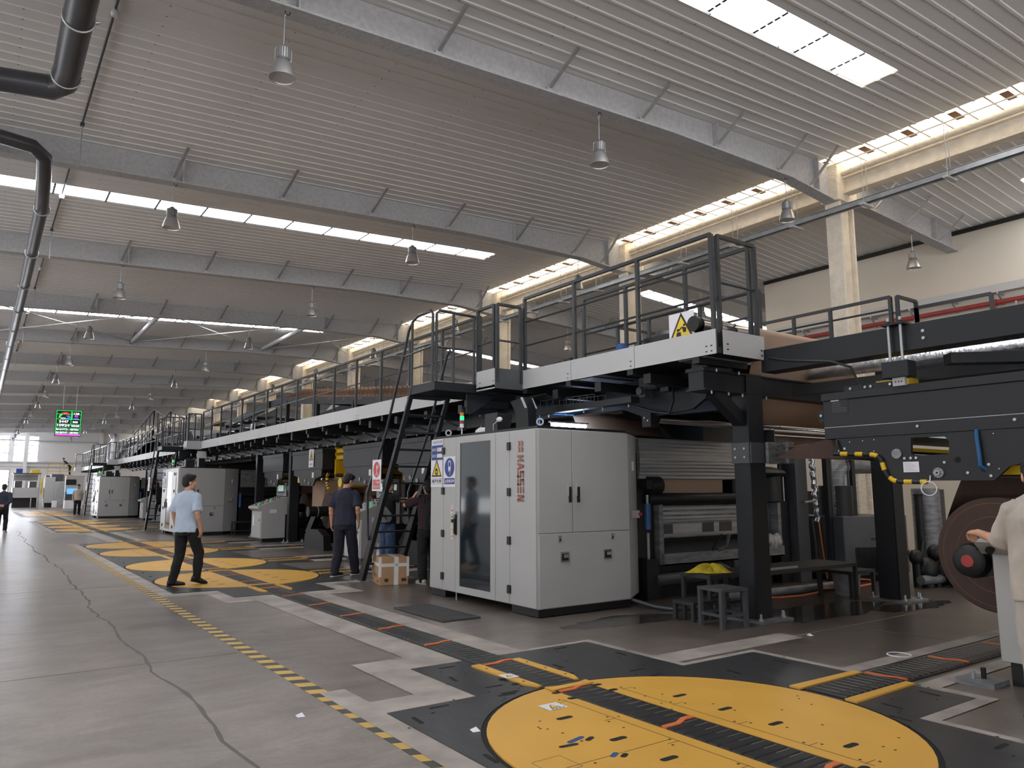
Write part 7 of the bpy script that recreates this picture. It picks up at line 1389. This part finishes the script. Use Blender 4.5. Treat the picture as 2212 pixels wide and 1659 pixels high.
    for sd, sh in (('R', shR), ('L', shL)):
        d = j['el' + sd] - sh; e = sh + d * (sleeve / 0.6); full = wear.get('long')
        pts = [sh - d * 0.04 + Vector((0.045 if sd == 'L' else -0.045, 0, 0.01)), sh, sh + d * 0.35, e]; rs = [0.06 * s_, 0.058 * s_, 0.068 * s_, 0.078 * s_]
        if full: pts = [sh, j['el' + sd], j['wr' + sd] - (j['wr' + sd] - j['el' + sd]) * 0.08]; rs = [0.074 * s_, 0.06 * s_, 0.044 * s_]; limb(q, pts, rs)
        else: q.tube(pts, rs, 18, 'skin'); q.ell(sh, 0.058 * s_, 0.058 * s_, 0.056 * s_, 'skin')
    pobj('shirt', remeshed(q, vox * 1.4, 2, 0.006 if far else 0.008, len(label), (1, 1, 0.45), 8), root, wear['shirt'])
    # ---- trousers
    q = MB(); q.loft([(T(0, -0.005, z), rx * s_, ry * s_, xx, yy_) for z, rx, ry in ((0.78, 0.15, 0.12), (0.85, 0.168, 0.128), (0.95, 0.165, 0.122), (1.02, 0.155, 0.112))], 'skin', 22)
    w1 = wear.get('leg', 1.0)
    for sd, hp_ in (('R', hipR), ('L', hipL)):
        an = j['an' + sd]; limb(q, [hp_ + Vector((0, 0, -0.04)), j['kn' + sd], an.lerp(j['kn' + sd], 0.45), an + Vector((0, 0, 0.0))], [0.098 * s_, 0.075 * w1 * s_, 0.07 * w1 * s_, 0.06 * w1 * s_], 18)
    pobj('trousers', remeshed(q, vox * 1.4, 2, 0.009, len(label) + 4, (1, 1, 0.7), 8), root, wear['trousers'])
    # ---- shoes
    for sd in 'RL':
        an = j['an' + sd]; toe = j['to' + sd]; f_ = toe - an; up = Vector((0, 0, 1)); fh = Vector((f_.x, f_.y, 0)).normalized(); pitch = J.get(sd + '_pitch', 0.0)
        fw_ = (fh * math.cos(pitch) - up * math.sin(pitch)); un = (up * math.cos(pitch) + fh * math.sin(pitch)); sd_ = fw_.cross(un); base_ = an - un * 0.085 * s_
        q = MB(); rings = [(-0.075, 0.03, 0.03, 0.05), (-0.05, 0.04, 0.045, 0.055), (0.0, 0.042, 0.05, 0.058), (0.05, 0.044, 0.04, 0.048), (0.11, 0.047, 0.03, 0.037), (0.165, 0.04, 0.024, 0.03), (0.19, 0.02, 0.014, 0.024)]
        q.loft([(base_ + fw_ * a * s_ + un * (h_ + 0.008) * s_, rx * s_, rz * s_, sd_, un) for a, rx, rz, h_ in rings], 'skin', 16)
        sh_ = pobj('shoe', remeshed(q, 0.008 if not far else 0.014, 2), root, wear['shoe'])
        q = MB(); q.loft([(base_ + fw_ * a * s_ + un * 0.014 * s_, rx * 1.08 * s_, 0.014 * s_, sd_, un) for a, rx, rz, h_ in rings], wear['sole'], 14); so = part_raw('sole', q, sh_)
    if extra: extra(root, T, hp, rot, s_)
    return root
def part_raw(name, mb, parent, label=None):
    o = bpy.data.objects.new(name, mb.mesh(name)); COL.objects.link(o); o.parent = parent
    if label: o['label'] = label
    return o
STAND = dict(elR=(0.235, -0.05, 1.13), wrR=(0.25, 0.04, 0.89), elL=(-0.235, -0.05, 1.13), wrL=(-0.25, 0.04, 0.89), knR=(0.1, 0.02, 0.49), anR=(0.1, -0.02, 0.085), toR=(0.13, 0.15, 0.02), knL=(-0.1, 0.02, 0.49), anL=(-0.1, -0.02, 0.085), toL=(-0.13, 0.15, 0.02))
def J_(**k): d = dict(STAND); d.update(k); return d
# man in pale blue T-shirt, mid stride to the right
person('man in pale blue T-shirt and black trousers walking right across the yellow turntables', (2.79, 12.93), 52,
       J_(knR=(0.12, 0.17, 0.5), anR=(0.11, 0.16, 0.125), toR=(0.2, 0.3, 0.02), R_pitch=0.28, knL=(-0.1, 0.0, 0.485), anL=(-0.13, -0.1, 0.085), toL=(0.0, 0.05, 0.02), elR=(0.25, -0.08, 1.13), wrR=(0.24, 0.03, 0.9), elL=(-0.25, -0.02, 1.13), wrL=(-0.27, 0.08, 0.9)),
       dict(shirt='blueshirt', trousers='blackcloth', shoe='shoe', sole='shoe', fit=1.03, hem=0.83), 1.74, head_yaw=34, head_pitch=3)
# man in navy
person('man in navy T-shirt and dark trousers looking down beside the ladder', (5.36, 12.68), 42,
       J_(knR=(0.11, 0.1, 0.5), anR=(0.13, 0.2, 0.085), toR=(0.26, 0.34, 0.02), knL=(-0.1, 0.0, 0.49), anL=(-0.12, -0.1, 0.085), toL=(-0.05, 0.05, 0.02), elR=(0.25, -0.1, 1.14), wrR=(0.23, 0.02, 0.92)),
       dict(shirt='navy', trousers='navypants', shoe='shoe', sole='sole', fit=1.05, hem=0.86, leg=1.15), 1.78, head_yaw=32, head_pitch=24, lean=2)
def glasses_bag(root, T, hp, rot, s_):
    q = MB()
    for sx in (-1, 1):
        q.torus(hp(sx * 0.031, 0.097, 1.598), 0.02 * s_, 0.0022, 'signblk', rot @ Vector((0, 1, 0)), 16); q.tube([hp(sx * 0.05, 0.093, 1.602), hp(sx * 0.08, 0.03, 1.602), hp(sx * 0.083, -0.01, 1.595)], 0.002, 6, 'signblk')
    q.tube([hp(-0.012, 0.099, 1.602), hp(0, 0.102, 1.605), hp(0.012, 0.099, 1.602)], 0.002, 6, 'signblk'); part_raw('spectacles', q, root)
person('person in black top and jeans with spectacles reaching a hand behind the ladder treads', (6.22, 12.75), 84,
       J_(elR=(0.27, 0.18, 1.33), wrR=(0.2, 0.42, 1.36), hdR_hd=(-0.1, 0.6, 0.8), hdR_pn=(0, 1, -0.6), R_curl=0.12, elL=(-0.24, -0.02, 1.12), wrL=(-0.16, 0.16, 1.0), hdL_hd=(0.3, 0.8, -0.2)),
       dict(shirt='blackcloth', trousers='jean', shoe='shoe', sole='sole', fit=1.02, hem=0.9, leg=1.2), 1.69, head_yaw=8, sleeve=0.36, extra=glasses_bag)
q = MB(); q.loft([(Vector((6.02, 12.5, 0.92)), 0.13, 0.04, XD, YD), (Vector((6.03, 12.5, 0.98)), 0.16, 0.055, XD, YD), (Vector((6.03, 12.5, 1.08)), 0.14, 0.05, XD, YD), (Vector((6.0, 12.5, 1.2)), 0.06, 0.02, XD, YD)], 'bag', 18)
o = thing('shoulder_bag', 'silver grey bag hanging at the side of the spectacled person', 'bag', (6.02, 12.5, 0.92)); part('pouch', q, o)
q = MB(); q.tube([(5.98, 12.5, 1.18), (6.05, 12.55, 1.36), (6.14, 12.64, 1.45)], 0.012, 8, 'signblk'); q.bar((5.93, 12.45, 1.12), (6.06, 12.44, 0.96), 0.025, 0.01, 'signblk'); part('strap', q, o)
# person with a black backpack between ladder and cabinet
person('person in dark maroon shirt and black trousers standing behind the nearest cabinet edge', (6.02, 10.85), 8,
       J_(elL=(-0.36, 0.16, 1.3), wrL=(-0.2, 0.36, 1.33), hdL_hd=(0.4, 0.8, 0.2), elR=(0.3, 0.16, 1.28), wrR=(0.18, 0.38, 1.3), hdR_hd=(-0.3, 0.8, 0.2)),
       dict(shirt='maroon', trousers='blackcloth', shoe='sole', sole='sole', fit=1.0, leg=1.1, hem=0.9), 1.66, head_pitch=12, lean=3, hair_len=0.05)
o = thing('backpack', 'black backpack worn by the person in the maroon shirt', 'backpack', (6.0, 10.6, 0.95)); q = MB(); q.loft([((6.0, 10.66, 0.86), 0.16, 0.08, XD, YD), ((6.0, 10.64, 0.95), 0.18, 0.1, XD, YD), ((6.0, 10.64, 1.2), 0.17, 0.09, XD, YD), ((6.0, 10.68, 1.33), 0.12, 0.06, XD, YD)], 'blackcloth', 18); part('pack', q, o)
q = MB(); q.ell((6.0, 10.55, 1.0), 0.13, 0.03, 0.1, 'dark', 14, 8); q.bar((5.86, 10.56, 1.13), (6.14, 10.56, 1.13), 0.01, 0.02, 'signblk'); part('front_pocket', q, o); q = MB()
for x in (5.86, 6.14): q.tube([(x, 10.7, 1.3), (x, 10.78, 1.43), (x, 10.88, 1.4)], 0.018, 8, 'signblk')
part('shoulder_strap', q, o)
# person at the right edge
person('person in oatmeal T-shirt and pale trousers seen from behind at the right edge', (5.76, 2.09), 52,
       J_(elL=(-0.2, 0.15, 1.15), wrL=(-0.28, 0.37, 1.2), hdL_hd=(-0.15, 0.9, 0.0), hdL_pn=(0.2, 0.0, -1), L_curl=0.95, elR=(0.28, 0.05, 1.16), wrR=(0.2, 0.28, 1.1), hdR_hd=(0, 1, 0)),
       dict(shirt='greyshirt', trousers='beigepants', shoe='shoe', sole='shoe', fit=1.12, hem=0.78, leg=1.15), 1.7, head_yaw=10, head_pitch=14, sleeve=0.62)
# distant people
person('distant man in grey T-shirt walking towards the camera', (5.1, 53.0), 186, J_(knR=(0.1, 0.1, 0.5), anR=(0.1, 0.05, 0.09), toR=(0.12, 0.2, 0.02)), dict(shirt='greyshirt', trousers='blackcloth', shoe='shoe', sole='shoe', fit=1.05), 1.86, far=True, head_pitch=14)
person('distant person in dark clothes with hands behind the back at the left edge', (0.82, 32.4), 12,
       J_(elR=(0.24, -0.12, 1.12), wrR=(0.08, -0.2, 0.97), hdR_hd=(-0.9, -0.1, 0.1), elL=(-0.24, -0.12, 1.12), wrL=(-0.08, -0.22, 0.98), hdL_hd=(0.9, -0.1, 0.0), knR=(0.1, 0.12, 0.5), anR=(0.1, 0.1, 0.09), toR=(0.12, 0.26, 0.02)),
       dict(shirt='navy', trousers='blackcloth', shoe='sole', sole='sole', long=True), 1.72, far=True)
person('tiny distant person in dark jacket leaning over the end machine platform', (7.25, 84.35), 268, J_(elR=(0.22, 0.3, 1.25), wrR=(0.2, 0.5, 1.1), elL=(-0.22, 0.3, 1.25), wrL=(-0.2, 0.5, 1.1)), dict(shirt='blackcloth', trousers='blackcloth', shoe='shoe', sole='shoe', long=True), 1.7, far=True, lean=46, z0=2.9)
